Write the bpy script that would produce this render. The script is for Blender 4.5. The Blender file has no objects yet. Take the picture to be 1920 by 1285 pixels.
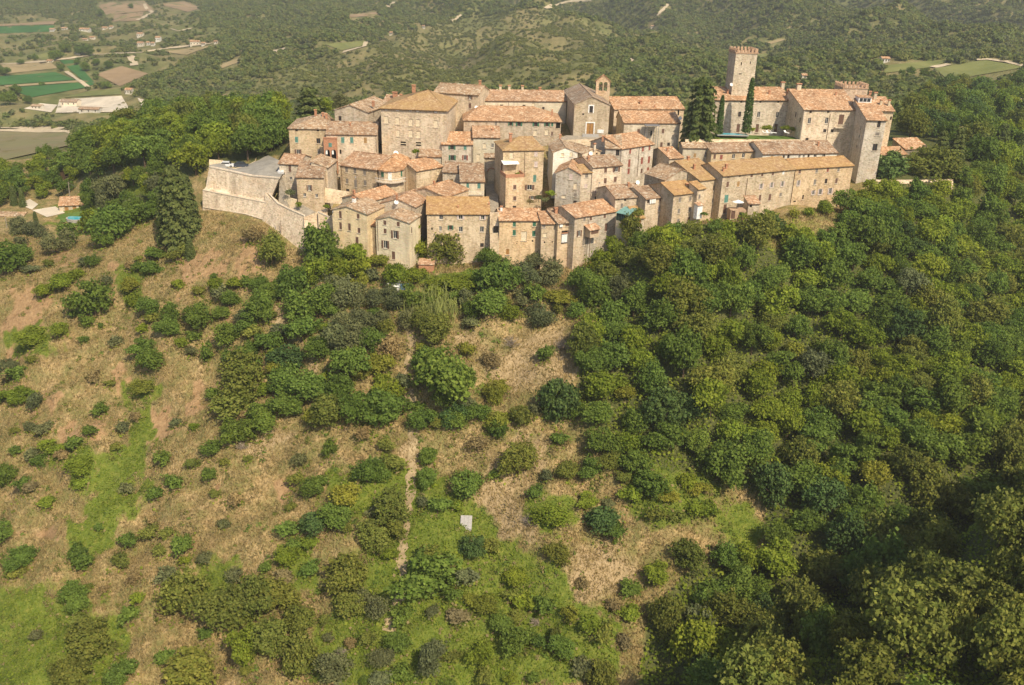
import bpy, bmesh, math, random
import numpy as np
from mathutils import Vector, Matrix

# ------------------------------------------------------------------ camera, world, sun, exposure
sc = bpy.context.scene
col = sc.collection
W, H, F = 1920.0, 1285.0, 1700.0
PITCH, ROLL = math.radians(23.2), math.radians(1.6)
CAM = Vector((0, 0, 120))
_f = Vector((0, math.cos(PITCH), -math.sin(PITCH)))
_r0 = Vector((1, 0, 0)); _u0 = Vector((0, math.sin(PITCH), math.cos(PITCH)))
RT = _r0 * math.cos(ROLL) + _u0 * math.sin(ROLL)
UP = _u0 * math.cos(ROLL) - _r0 * math.sin(ROLL)
cam_d = bpy.data.cameras.new('camera'); cam = bpy.data.objects.new('camera', cam_d); col.objects.link(cam)
m = Matrix((RT, UP, -_f)).transposed().to_4x4(); m.translation = CAM
cam.matrix_world = m
cam_d.sensor_width = 36; cam_d.lens = 36 * F / W; cam_d.clip_start = 1; cam_d.clip_end = 20000
sc.camera = cam

SUN_AZ, SUN_EL = math.radians(33), math.radians(47)      # azimuth measured from straight behind the camera to the right
to_sun = Vector((math.sin(SUN_AZ) * math.cos(SUN_EL), -math.cos(SUN_AZ) * math.cos(SUN_EL), math.sin(SUN_EL)))
wd = bpy.data.worlds.new('World'); sc.world = wd; wd.use_nodes = True
nt = wd.node_tree; nt.nodes.clear()
sky = nt.nodes.new('ShaderNodeTexSky'); sky.sky_type = 'NISHITA'; sky.sun_disc = False
sky.sun_elevation = SUN_EL; sky.sun_rotation = math.atan2(to_sun.x, to_sun.y)
sky.dust_density = 2.0
bg = nt.nodes.new('ShaderNodeBackground'); bg.inputs[1].default_value = 0.108
wo = nt.nodes.new('ShaderNodeOutputWorld')
nt.links.new(sky.outputs[0], bg.inputs[0]); nt.links.new(bg.outputs[0], wo.inputs[0])
sl = bpy.data.lights.new('sun', 'SUN'); sl.energy = 4.1; sl.angle = math.radians(0.53); sl.color = (1.0, 0.87, 0.66)
so = bpy.data.objects.new('sun', sl); col.objects.link(so)
so.rotation_euler = to_sun.to_track_quat('Z', 'Y').to_euler(); so.location = (100, -100, 400)
sc.view_settings.view_transform = 'Standard'; sc.view_settings.look = 'None'
sc.view_settings.exposure = 0.40; sc.view_settings.gamma = 1.0
sc.cycles.max_bounces = 6; sc.cycles.diffuse_bounces = 3; sc.cycles.glossy_bounces = 2
sc.cycles.transmission_bounces = 3; sc.cycles.volume_bounces = 0; sc.cycles.transparent_max_bounces = 6
sc.cycles.use_adaptive_sampling = True; sc.cycles.adaptive_threshold = 0.02
sc.cycles.use_denoising = True

random.seed(7); rng = np.random.default_rng(7)

# ------------------------------------------------------------------ picture <-> place
def ray(px, py):
    return _f + RT * ((px - W / 2) / F) + UP * ((H / 2 - py) / F)
def at(px, py, Y):
    d = ray(px, py); return CAM + d * (Y / d.y)
def proj(p):
    q = Vector(p) - CAM; z = q.dot(_f)
    return (W / 2 + F * q.dot(RT) / z, H / 2 - F * q.dot(UP) / z)
def on_z(px, py, z):
    d = ray(px, py); return CAM + d * ((z - CAM.z) / d.z)
def np_proj(P):
    q = P - np.array(CAM); z = q @ np.array(_f)
    return W / 2 + F * (q @ np.array(RT)) / z, H / 2 - F * (q @ np.array(UP)) / z
def np_rays(px, py):
    px = np.asarray(px, float)[:, None]; py = np.asarray(py, float)[:, None]
    return np.array(_f) + np.array(RT) * ((px - W / 2) / F) + np.array(UP) * ((H / 2 - py) / F)

# ------------------------------------------------------------------ terrain height
CTRL = [  # picture point and distance along Y of a place on the ground
 # foot of the village
 (300,462,226),(390,396,233),(430,401,230.4),(465,407,227.6),(499,420,224),(500,446,217),(540,478,213),(590,492,210.5),(660,478,211),(740,498,208.5),(860,500,211),(1000,505,209.5),(1120,497,208),(1200,446,211),
 (1250,430,213),(1330,416,217),(1400,416,220),(1490,392,227),(1570,392,232),(1620,372,241),(1640,400,237),(1720,405,240),(1850,405,258),(1930,405,270),
 # the dry slope, column by column
 (-80,505,232),(0,500,228),(0,600,210),(0,750,187),(0,900,167),(0,1050,149),(0,1285,126),(0,1500,108),(-200,1000,165),(-200,1400,125),(-200,650,215),
 (300,560,205),(300,750,180),(300,900,160),(300,1050,144),(300,1285,122),(300,1500,105),
 (600,600,190),(600,750,171),(600,900,154),(600,1050,139),(600,1285,118),(600,1500,102),
 (900,600,187),(900,750,169),(900,900,152),(900,1050,137),(900,1285,117),(900,1500,102),
 (1200,520,197),(1200,600,186),(1200,750,168),(1200,900,151),(1200,1050,138),
 (1500,500,207),(1500,600,193),(1500,750,173),(1500,900,157),
 (1800,450,243),(1800,600,203),(1800,750,176),(1930,600,208),(1930,750,182),(2100,700,200),
 # ravine and the near spur
 (1210,1210,124),(1330,1150,131),(1480,1080,137),(1600,1000,145),(1750,920,153),(1870,860,160),(2000,800,170),
 (1330,1300,109),(1450,1285,103),(1700,1285,95),(1920,1285,87),(1600,1180,112),(1750,1120,113),(1920,1120,104),(1820,1000,123),(1920,940,128),(2050,1000,115),(1700,1500,82),(1200,1500,100),(2050,880,133),
 # left flank, wood and villa terrace
 (200,455,234),(250,430,238),(130,470,238),(60,470,245),(20,440,262),(-60,430,268),(60,398,285),(130,398,285),(190,405,280),(40,382,294),(110,380,293.5),(120,362,303),(-60,380,298),(260,380,264),
 (300,340,262),(200,338,284),(120,330,318),(40,340,314),(430,270,282),(300,262,310),(520,235,300),(180,272,335),(380,225,345),(-80,320,330),
 (500,300,258),
 # right of the castle
 (1700,330,258),(1780,330,262),(1860,330,280),(1800,250,330),(1700,230,340),(1930,280,320),(1800,200,420),(1930,180,470),(1700,180,440),(2100,250,360),
 # valley and the hills behind
 (-60,280,480),(60,280,480),(120,250,560),(0,240,575),(100,205,630),(250,205,640),(100,150,766),(250,150,760),(0,150,770),(100,80,1070),(250,80,1060),(0,80,1080),(100,20,1500),(250,30,1400),(0,10,1600),
 (100,-30,2300),(400,-30,2200),(-200,150,780),(-200,30,1500),
 (330,195,645),(450,190,640),(450,130,790),(450,60,1050),(450,10,1400),(600,150,690),(600,100,850),(600,40,1120),(600,0,1400),(800,120,700),(800,60,960),(800,0,1350),
 (1100,150,620),(1100,90,860),(1100,30,1250),(1100,-20,1800),(1400,130,600),(1400,70,850),(1400,10,1250),(1400,-40,1900),(1650,130,580),(1800,140,560),(1800,100,690),(1800,60,900),(1800,10,1250),(1800,-40,1900),(2050,130,600),(2050,40,1100),
]
CXYZ = [
 (-71,238,58),(-78,241,59),(-62,233,57),(-68,246,61),  # x, y, z of ground nobody sees directly
 (-25,240,58),(-40,240,58),(10,240,61),(28,247,61),(40,245,64),(70,249,65),(-25,226,52),(10,222,52),(30,222,53),(45,228,57),(62,238,58),(-40,226,54),(85,244,58),(-8,246,60),
 (-50,262,66),(-28,262,66),(-10,254,64),(0,266,70),(22,262,72),(38,268,64),(75,270,71),(100,268,66),(-50,290,70),(0,295,70),(50,295,70),(95,295,64),
 (-40,330,58),(20,330,58),(80,330,60),(-40,420,30),(30,420,34),(110,430,50),(-40,520,18),(40,530,32),(120,520,50),
 (62,137,12),(45,125,9),(85,147,15),(30,118,6),(108,156,22),
 (-3000,2600,30),(-1200,3000,40),(0,3200,60),(1200,3000,70),(3000,2600,70),(0,5000,150),(-3000,5000,120),(3000,5000,150),(-150,60,-35),(0,60,-30),(120,60,10),(-300,120,0),(300,120,30),(-500,300,15),(500,300,60),(-900,800,10),(900,700,60),
]
cp = [tuple(at(a, b, y)) for a, b, y in CTRL] + CXYZ
cp = np.array(cp, float)
def _ab(x, y):
    y = np.maximum(y, 40.0); return np.stack([1.6 * x / y, np.log(y)], -1)
_ca = _ab(cp[:, 0], cp[:, 1])
def _k(r2): return 0.5 * r2 * np.log(r2 + 1e-9)
_n = len(cp)
_K = _k(((_ca[:, None] - _ca[None]) ** 2).sum(-1)) + np.eye(_n) * 2e-4
_P = np.concatenate([np.ones((_n, 1)), _ca], 1)
_A = np.zeros((_n + 3, _n + 3)); _A[:_n, :_n] = _K; _A[:_n, _n:] = _P; _A[_n:, :_n] = _P.T
_w = np.linalg.solve(_A, np.concatenate([cp[:, 2], np.zeros(3)]))
_ph = rng.uniform(0, 6.28, 40); _dr = rng.uniform(0, 6.28, 40)
def relief(x, y):
    z = np.zeros_like(x)
    near = np.clip((340 - y) / 60, 0, 1) * np.clip((214 - y) / 12, 0.0, 1) + np.clip((y - 350) / 200, 0, 1) * 4
    for i in range(24):
        wl = [26, 17, 11, 7.5, 5, 3.4][i % 6]; am = [.55, .4, .3, .22, .14, .09][i % 6]
        k = 6.283 / wl; wlf = np.where(y > 350, 9.0, 1.0)
        z += am * np.sin((x * math.cos(_dr[i]) + y * math.sin(_dr[i])) * k / wlf + _ph[i] + 1.3 * np.sin(x * .03 + _ph[i + 8] + y * .021))
    return z * near * 0.8
def folds(x, y):
    # spurs and gullies of the hills behind the village; the valley floor at the left stays flat
    g = np.clip((y - 560) / 250, 0, 1) * np.clip((x / y + .20) / .12, 0, 1)
    r1 = 1 - np.abs(np.sin(x * .0105 + y * .0034 + .9 * np.sin(y * .0042))) * 2; r2 = 1 - np.abs(np.sin(x * .023 - y * .0061 + 1.3 * np.sin(y * .009 + x * .004) + 1)) * 2
    return g * (17 * r1 + 8 * r2) * np.clip(y / 900, .6, 1.6)
def height(x, y):
    x = np.asarray(x, float); y = np.asarray(y, float)
    sh = x.shape; x = x.ravel(); y = y.ravel(); out = np.empty_like(x)
    for s in range(0, len(x), 20000):
        q = _ab(x[s:s + 20000], y[s:s + 20000])
        K = _k(((q[:, None] - _ca[None]) ** 2).sum(-1))
        out[s:s + 20000] = K @ _w[:_n] + _w[_n] + q @ _w[_n + 1:]
    out += relief(x, y) + folds(x, y)
    return out.reshape(sh)
_ts = np.concatenate([np.arange(78, 330, 1.0), 330 * 1.012 ** np.arange(1, 200)])
def ground(px, py, lo=78.0):
    """first place where the lines of sight meet the terrain"""
    d = np_rays(px, py); d = d / d[:, 1:2]
    ts = _ts[_ts >= lo]
    out = np.empty((len(d), 3))
    for s in range(0, len(d), 400):
        dd = d[s:s + 400]
        P = np.array(CAM) + dd[:, None, :] * ts[None, :, None]
        h = HF(P[..., 0], P[..., 1]); below = (P[..., 2] < h)
        i = np.argmax(below, 1); i = np.where(below.any(1), np.maximum(i, 1), len(ts) - 1)
        k = np.arange(len(dd)); a = P[k, i - 1]; b = P[k, i]
        fa = a[:, 2] - h[k, i - 1]; fb = b[:, 2] - h[k, i]; t = np.clip(fa / (fa - fb + 1e-9), 0, 1)[:, None]
        out[s:s + 400] = a + (b - a) * t
    return out
# gridded copy of the height for quick look-ups: x/y by ln(y)
_ga = np.linspace(-1.6, 1.6, 640); _gb = np.linspace(math.log(50), math.log(5200), 900)
_GX, _GB = np.meshgrid(_ga, _gb, indexing='ij'); _GY = np.exp(_GB)
_GZ = height(_GX * _GY, _GY)
def HF(x, y):
    y = np.maximum(y, 50.5); u = (x / y + 1.6) / 3.2 * 639; v = (np.log(y) - _gb[0]) / (_gb[-1] - _gb[0]) * 899
    u = np.clip(u, 0, 638.999); v = np.clip(v, 0, 898.999); i = u.astype(int); j = v.astype(int); u = u - i; v = v - j
    return (_GZ[i, j] * (1 - u) + _GZ[i + 1, j] * u) * (1 - v) + (_GZ[i, j + 1] * (1 - u) + _GZ[i + 1, j + 1] * u) * v
def gz(x, y): return float(HF(np.array([x]), np.array([y]))[0])
def gp(px, py, lo=78.0): return Vector(ground([px], [py], lo)[0])

# ------------------------------------------------------------------ materials
MATS = {}
class N:
    def __init__(s, name):
        s.m = bpy.data.materials.new(name); s.m.use_nodes = True; s.t = s.m.node_tree; s.t.nodes.clear(); MATS[name] = s.m
        s.out = s.n('OutputMaterial')
    def n(s, t, **kw):
        o = s.t.nodes.new('ShaderNode' + t)
        for k, v in kw.items(): setattr(o, k, v)
        return o
    def l(s, a, b): s.t.links.new(a, b)
    def pos(s, scale=1.0, stretch=None):
        g = s.n('NewGeometry')
        if stretch is None and scale == 1.0: return g.outputs['Position']
        v = s.n('VectorMath', operation='MULTIPLY'); s.l(g.outputs['Position'], v.inputs[0]); v.inputs[1].default_value = stretch or (scale,) * 3
        return v.outputs[0]
    def noise(s, vec, scale, detail=3, rough=.6):
        x = s.n('TexNoise'); s.l(vec, x.inputs['Vector']); x.inputs['Scale'].default_value = scale; x.inputs['Detail'].default_value = detail; x.inputs['Roughness'].default_value = rough
        return x.outputs['Fac']
    def voro(s, vec, scale, out='Color'):
        x = s.n('TexVoronoi'); s.l(vec, x.inputs['Vector']); x.inputs['Scale'].default_value = scale; return x.outputs[out]
    def ramp(s, fac, stops):
        r = s.n('ValToRGB'); s.l(fac, r.inputs[0]); e = r.color_ramp.elements
        while len(e) < len(stops): e.new(.5)
        for a, (p, c) in zip(e, stops): a.position = p; a.color = (c if len(c) == 4 else (*c, 1)) if hasattr(c, '__len__') else (c, c, c, 1)
        return r.outputs[0]
    def mix(s, a, b, fac=.5, mode='MIX'):
        x = s.n('MixRGB', blend_type=mode)
        for i, v in ((0, fac), (1, a), (2, b)):
            if hasattr(v, 'is_output'): s.l(v, x.inputs[i])
            else: x.inputs[i].default_value = v if i == 0 else (*v, 1)
        return x.outputs[0]
    def sep(s, c):
        x = s.n('SeparateColor'); s.l(c, x.inputs[0]); return x.outputs
    def bsdf(s, colr, rough=.9, spec=.2, bump=None, bdist=.05, bstr=.6):
        b = s.n('BsdfPrincipled')
        if hasattr(colr, 'is_output'): s.l(colr, b.inputs['Base Color'])
        else: b.inputs['Base Color'].default_value = (*colr, 1)
        b.inputs['Roughness'].default_value = rough; b.inputs['Specular IOR Level'].default_value = spec
        if bump is not None:
            x = s.n('Bump'); x.inputs['Distance'].default_value = bdist; x.inputs['Strength'].default_value = bstr
            s.l(bump, x.inputs['Height']); s.l(x.outputs[0], b.inputs['Normal'])
        s.l(b.outputs[0], s.out.inputs[0]); return b

def mk_stone(name, lo, hi, mort, tint=True):
    s = N(name); p = s.pos()
    v = s.voro(s.pos(stretch=(1, 1, 1.7)), 1.9); r = s.sep(v)[0]
    base = s.ramp(r, [(0, lo), (.45, tuple((a + b) / 2 for a, b in zip(lo, hi))), (1, hi)])
    v2 = s.voro(s.pos(stretch=(1, 1, 1.6)), 4.5); base = s.mix(base, v2, .10, 'OVERLAY')
    d = s.voro(s.pos(stretch=(1, 1, 1.7)), 1.9, 'Distance')
    base = s.mix(base, mort, s.ramp(d, [(.28, 0.0), (.6, .55)]))
    big = s.noise(p, .16, 4, .65); base = s.mix(base, s.ramp(big, [(.3, (.74, .72, .70)), (.5, (1, 1, 1)), (.72, (1.0, .90, .80))]), .85, 'MULTIPLY')
    pt = s.noise(p, .33, 4, .6); base = s.mix(base, tuple(min(.8, (a_ + b_) * .5 + .06) for a_, b_ in zip(hi, mort)), s.ramp(pt, [(.56, 0.0), (.62, .6)]))
    st = s.noise(s.pos(stretch=(1, 1, .12)), .9, 3); base = s.mix(base, s.ramp(st, [(.35, (.7, .68, .66)), (.55, (1, 1, 1))]), .6, 'MULTIPLY')
    if tint:
        oi = s.n('ObjectInfo'); base = s.mix(base, oi.outputs['Color'], 1.0, 'MULTIPLY')
    s.bsdf(base, .95, .1, d, .06, .8); return s.m
mk_stone('stone', (.39, .315, .22), (.70, .595, .455), (.62, .52, .385))
mk_stone('plaster', (.50, .42, .30), (.62, .54, .40), (.58, .50, .36))
mk_stone('pale_plaster', (.66, .62, .52), (.74, .70, .60), (.72, .68, .58))

s = N('roof_tile'); p = s.pos()
v = s.voro(p, 2.3); c = s.sep(v)
base = s.ramp(c[0], [(0, (.29, .18, .11)), (.3, (.42, .25, .148)), (.6, (.49, .31, .19)), (.85, (.57, .40, .265)), (1, (.67, .55, .41))])
big = s.noise(p, .22, 4, .7)
base = s.mix(base, s.ramp(big, [(.32, (.66, .62, .58)), (.5, (1, 1, 1)), (.7, (1.1, .98, .86))]), .8, 'MULTIPLY')
fine = s.noise(p, 5, 2); base = s.mix(base, s.ramp(fine, [(.35, (.62, .58, .55)), (.6, (1, 1, 1))]), .55, 'MULTIPLY')
oi = s.n('ObjectInfo'); base = s.mix(base, oi.outputs['Color'], 1.0, 'MULTIPLY')
s.bsdf(base, .95, .1, s.noise(p, 4.5, 2), .09, .9)

s = N('lichen_tile'); p = s.pos()
v = s.voro(p, 2.3); c = s.sep(v)
base = s.ramp(c[0], [(0, (.31, .185, .10)), (.4, (.41, .255, .135)), (.8, (.49, .325, .17)), (1, (.58, .43, .26))])
big = s.noise(p, .35, 4, .7); base = s.mix(base, (.44, .29, .11), s.ramp(big, [(.38, 0.0), (.65, .55)]))
fine = s.noise(p, 5, 2); base = s.mix(base, s.ramp(fine, [(.35, (.62, .58, .55)), (.6, (1, 1, 1))]), .6, 'MULTIPLY')
oi = s.n('ObjectInfo'); base = s.mix(base, oi.outputs['Color'], 1.0, 'MULTIPLY')
s.bsdf(base, .95, .1, s.noise(p, 4.5, 2), .09, .9)

def plain(name, c, rough=.7, spec=.3, var=.25, scale=3.0):
    s = N(name); n_ = s.noise(s.pos(), scale, 3)
    a = tuple(x * (1 - var) for x in c); b = tuple(min(1, x * (1 + var)) for x in c)
    s.bsdf(s.ramp(n_, [(.3, a), (.7, b)]), rough, spec); return s.m
plain('brick', (.42, .21, .12)); plain('old_brick', (.46, .30, .19)); plain('eave_wood', (.10, .065, .045)); plain('frame_white', (.66, .62, .55), .6)
plain('frame_wood', (.13, .07, .04)); plain('shutter_brown', (.15, .085, .06), .6); plain('shutter_green', (.05, .15, .09), .55)
plain('shutter_teal', (.10, .23, .19), .55); plain('shutter_red', (.27, .085, .06), .6); plain('shutter_tan', (.36, .22, .09), .6)
plain('shutter_grey', (.22, .19, .16), .6); plain('shutter_pale', (.56, .46, .42), .6); plain('door_wood', (.36, .19, .06), .6)
plain('blind_fill', (.66, .56, .40), .9, .1); plain('sill', (.56, .48, .37), .8); plain('white', (.78, .76, .72), .5)
plain('metal_grey', (.20, .20, .20), .4, .5); plain('pipe', (.17, .10, .06), .5); plain('teal_sheet', (.20, .36, .30), .4, .4)
plain('asphalt', (.32, .295, .25), .9, .1, .2, .6); plain('paving', (.34, .29, .22), .9, .1, .3, 1.2); plain('gravel', (.62, .54, .42), .95, .1, .2, .08)
plain('bark', (.12, .085, .055), .95, .05, .4); plain('dead_wood', (.33, .27, .21), .95, .05, .3); plain('pale_bark', (.30, .26, .20), .95, .05)
plain('water', (.05, .42, .52), .08, .5, .1); plain('clay', (.45, .22, .12)); plain('car_white', (.70, .70, .70), .25, .5, .03); plain('car_dark', (.05, .06, .08), .25, .5, .1)
plain('tyre', (.02, .02, .02), .8); plain('blue_plastic', (.12, .25, .42), .4); plain('concrete', (.38, .36, .33), .9, .1, .15)
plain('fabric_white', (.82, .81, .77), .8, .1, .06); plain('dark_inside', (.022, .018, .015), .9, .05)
plain('dirt_track', (.34, .26, .15), .95, .05, .3, .8); plain('dirt_road', (.50, .41, .28), .95, .05, .15, .3); plain('red_stuff', (.45, .10, .07), .7)
s = N('glass'); b = s.bsdf((.03, .035, .04), .12, .5)
def mk_field(name, a, b, sc_=.05):
    s = N(name); p = s.pos(); n_ = s.noise(p, sc_, 4, .6); st = s.noise(s.pos(stretch=(.02, .5, .02)), 1, 2)
    c = s.ramp(n_, [(.3, a), (.7, b)]); c = s.mix(c, s.ramp(st, [(.35, (.8, .8, .8)), (.6, (1, 1, 1))]), .5, 'MULTIPLY'); s.bsdf(c, 1, .05)
mk_field('field_green', (.045, .125, .035), (.065, .16, .05)); mk_field('field_tan', (.30, .235, .12), (.40, .31, .17)); mk_field('field_brown', (.27, .19, .11), (.35, .25, .15))
mk_field('field_meadow', (.15, .17, .055), (.22, .22, .08)); mk_field('field_mixed', (.25, .20, .12), (.18, .18, .08), .03); mk_field('lawn', (.09, .15, .03), (.13, .19, .05), .3)

def mk_leaf(name, a, b, trans=.35, nz=(.76, 1.18), var=.10):
    s = N(name); oi = s.n('ObjectInfo'); g = s.n('NewGeometry')
    rnd = s.n('Math', operation='FRACT'); ad = s.n('Math', operation='MULTIPLY_ADD')
    s.l(oi.outputs['Random'], ad.inputs[0]); ad.inputs[1].default_value = 7.13; ad.inputs[2].default_value = .0; s.l(ad.outputs[0], rnd.inputs[0])
    c = s.mix(a, b, g.outputs['Random Per Island'])
    big = s.noise(s.pos(), .45, 2); c = s.mix(c, s.ramp(big, [(.3, (nz[0],) * 3), (.7, (nz[1] * 1.02, nz[1], nz[1] * .92))]), 1.0, 'MULTIPLY')
    vr = s.ramp(rnd.outputs[0], [(0, (1 - var, 1 - var * .7, 1 - var)), (.5, (1, 1, 1)), (1, (1 + var * 1.1, 1 + var * .6, 1))])
    c = s.mix(c, vr, 1.0, 'MULTIPLY'); c = s.mix(c, oi.outputs['Color'], 1.0, 'MULTIPLY')
    d = s.n('BsdfDiffuse'); t = s.n('BsdfTranslucent'); s.l(c, d.inputs[0]); s.l(c, t.inputs[0])
    mx = s.n('MixShader'); mx.inputs[0].default_value = trans; s.l(d.outputs[0], mx.inputs[1]); s.l(t.outputs[0], mx.inputs[2]); s.l(mx.outputs[0], s.out.inputs[0])
mk_leaf('leaf_oak', (.115, .185, .036), (.215, .295, .066), .42); mk_leaf('leaf_lite', (.175, .245, .028), (.295, .345, .055), .42)
mk_leaf('leaf_olive', (.140, .165, .075), (.230, .245, .120), .4); mk_leaf('leaf_yellow', (.22, .25, .035), (.33, .33, .07), .4)
mk_leaf('leaf_gold', (.160, .200, .042), (.27, .28, .070), .4); mk_leaf('leaf_conifer', (.080, .115, .038), (.165, .195, .065), .25)
mk_leaf('leaf_cypress', (.060, .110, .035), (.12, .175, .055), .25); mk_leaf('leaf_dry', (.25, .20, .10), (.37, .295, .15)); mk_leaf('grass_dry', (.32, .235, .11), (.48, .37, .18)); mk_leaf('leaf_reed', (.25, .29, .085), (.39, .41, .14))
mk_leaf('leaf_far_dark', (.145, .190, .058), (.205, .245, .078), .42, (.9, 1.08), .08); mk_leaf('leaf_far_light', (.19, .215, .068), (.245, .255, .088), .42, (.9, 1.08), .08)

# ------------------------------------------------------------------ objects
def link(name, me, mat=None, parent=None, color=None):
    o = bpy.data.objects.new(name, me); col.objects.link(o)
    if mat: 
        me.materials.clear(); me.materials.append(MATS[mat])
    if parent is not None: o.parent = parent
    if color is not None: o.color = (*color, 1)
    return o
def tag(o, label=None, cat=None, group=None, kind=None):
    if label: o['label'] = label
    if cat: o['category'] = cat
    if group: o['group'] = group
    if kind: o['kind'] = kind
    return o
def empty(name, loc=(0, 0, 0)):
    o = bpy.data.objects.new(name, None); col.objects.link(o); o.location = loc; o.empty_display_size = .5; return o
class MB:
    def __init__(s): s.v = []; s.f = []
    def face(s, *pts):
        n_ = len(s.v); s.v += [tuple(p) for p in pts]; s.f.append(tuple(range(n_, n_ + len(pts)))); return s
    def prism(s, bot, top):
        n_ = len(bot); k = len(s.v); s.v += [tuple(p) for p in bot] + [tuple(p) for p in top]
        s.f.append(tuple(k + i for i in reversed(range(n_)))); s.f.append(tuple(k + n_ + i for i in range(n_)))
        for i in range(n_): j = (i + 1) % n_; s.f.append((k + i, k + j, k + n_ + j, k + n_ + i))
        return s
    def slab(s, top, th=.2):
        return s.prism([Vector(p) - Vector((0, 0, th)) for p in top], top)
    def obox(s, o, ax, ay, az):
        o = Vector(o); ax = Vector(ax); ay = Vector(ay); az = Vector(az)
        b = [o, o + ax, o + ax + ay, o + ay]; return s.prism(b, [p + az for p in b])
    def box(s, c, sx, sy, sz):
        c = Vector(c); return s.obox(c - Vector((sx / 2, sy / 2, 0)), (sx, 0, 0), (0, sy, 0), (0, 0, sz))
    def tube(s, pts, rad, n_=6):
        pts = [Vector(p) for p in pts]; rad = rad if hasattr(rad, '__len__') else [rad] * len(pts); k0 = len(s.v)
        for i, p in enumerate(pts):
            d = (pts[min(i + 1, len(pts) - 1)] - pts[max(i - 1, 0)]).normalized()
            a = d.orthogonal().normalized(); b = d.cross(a)
            for q in range(n_): t = 6.2832 * q / n_; s.v.append(tuple(p + (a * math.cos(t) + b * math.sin(t)) * rad[i]))
        for i in range(len(pts) - 1):
            for q in range(n_): r = (q + 1) % n_; s.f.append((k0 + i * n_ + q, k0 + i * n_ + r, k0 + (i + 1) * n_ + r, k0 + (i + 1) * n_ + q))
        s.f.append(tuple(k0 + q for q in reversed(range(n_)))); s.f.append(tuple(k0 + (len(pts) - 1) * n_ + q for q in range(n_)))
        return s
    def mesh(s, name='mesh'):
        me = bpy.data.meshes.new(name); me.from_pydata(s.v, [], s.f); me.update(); return me
    def build(s, name, mat, parent=None, color=None): return link(name, s.mesh(name), mat, parent, color)
def np_mesh(name, V, Q):
    me = bpy.data.meshes.new(name); n_ = Q.shape[1]
    me.vertices.add(len(V)); me.vertices.foreach_set('co', np.asarray(V, np.float32).ravel())
    me.loops.add(Q.size); me.loops.foreach_set('vertex_index', np.asarray(Q, np.int32).ravel())
    me.polygons.add(len(Q)); me.polygons.foreach_set('loop_start', np.arange(0, Q.size, n_, dtype=np.int32))
    me.update(calc_edges=True); return me

# ------------------------------------------------------------------ terrain sheet
ga = np.linspace(-1.45, 1.45, 460); gb = np.linspace(math.log(58), math.log(5000), 560)
GA, GB = np.meshgrid(ga, gb, indexing='ij'); TY = np.exp(GB); TX = GA * TY; TZ = height(TX, TY)
TV = np.stack([TX, TY, TZ], -1).reshape(-1, 3)
_i = np.arange(459 * 560).reshape(459, 560)[:, :-1].ravel()
TQ = np.stack([_i, _i + 560, _i + 561, _i + 1], 1)
terrain = link('terrain', np_mesh('terrain', TV, TQ), None); tag(terrain, kind='structure')
terrain.data.polygons.foreach_set('use_smooth', np.ones(len(TQ), bool))
tpx, tpy = np_proj(TV)
GREEN = [(266,800,22,26),(252,850,28,36),(228,915,34,36),(198,965,34,36),(172,1008,26,24),(60,1200,120,90),(20,1270,100,70),(150,1215,50,50),(62,640,45,26),(150,870,30,34),(271,730,30,24),(115,845,30,20),(246,545,26,40),
 (840,960,56,46),(900,1110,100,70),(720,1080,60,70),(850,1240,120,70),(690,1220,90,70),(560,1060,30,40),(650,930,46,34),(950,1150,55,50),(1000,1240,55,40),(1100,1230,55,40),(1090,1170,40,30),(830,1020,60,50),
 (870,530,80,24),(640,500,60,25),(1250,930,80,60),(1280,840,60,50),(1400,1000,40,40),(1290,740,60,50),(1040,960,40,40),(1180,560,60,40),(860,730,26,40),(130,400,40,12),(250,360,60,30),(230,390,60,25),(980,1080,45,30),(410,1110,30,60),(720,900,50,30)]
MEADOW = [(1490,440,55,45),(1440,520,50,50),(1390,520,40,40),(1330,560,50,30)]
SOIL = [(58,560,34,34),(45,612,36,30),(110,480,30,14),(440,588,22,18),(238,715,14,20),(370,750,22,18),(90,755,14,22),(540,920,14,36),(30,668,26,16),(190,806,14,16),(118,805,20,10),(305,800,16,26),(215,505,16,20),(355,505,26,20),(410,500,20,26),(75,1010,22,10),(420,930,14,16),(330,560,14,10),(475,500,18,24),(585,540,18,18),(690,575,22,12),(480,460,30,20)]
PATH = [(770,660,9,36),(765,720,9,30),(778,790,10,30),(775,850,16,30),(770,900,16,26),(768,950,12,26),(757,1005,9,30),(753,1060,9,26),(757,1090,10,26),(738,1140,9,16),(728,1180,13,16),(528,600,12,26),(590,690,16,24),(870,640,40,20),(1060,700,40,26),(1030,640,60,34),(950,700,60,40),(930,900,40,60),(950,990,50,50),(1140,1060,70,46),(1060,1110,60,40),(500,830,50,26),(990,850,26,60),(1390,990,26,36)]
def warp(P, px, py):
    x, y = P[:, 0], P[:, 1]
    u = np.sin(x * .55 + 1.3 * np.sin(y * .37)) + .7 * np.sin(x * 1.15 + y * .8) + .5 * np.sin(x * 2.1 - y * 1.7 + 1); v = np.sin(y * .5 + 1.1 * np.sin(x * .41 + 2)) + .7 * np.sin(y * 1.25 - x * .7 + 3) + .5 * np.sin(y * 2.3 + x * 1.9)
    return px + 13 * u, py + 11 * v
wpx, wpy = warp(TV, tpx, tpy)
def blobs(L):
    a = np.zeros(len(TV))
    for x, y, rx, ry in L: a += np.exp(-(((wpx - x) / rx) ** 2 + ((wpy - y) / ry) ** 2))
    return np.clip(a, 0, 1)
GREEN = [(x, y, rx * 1.3, ry * 1.2) for x, y, rx, ry in GREEN]
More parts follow.
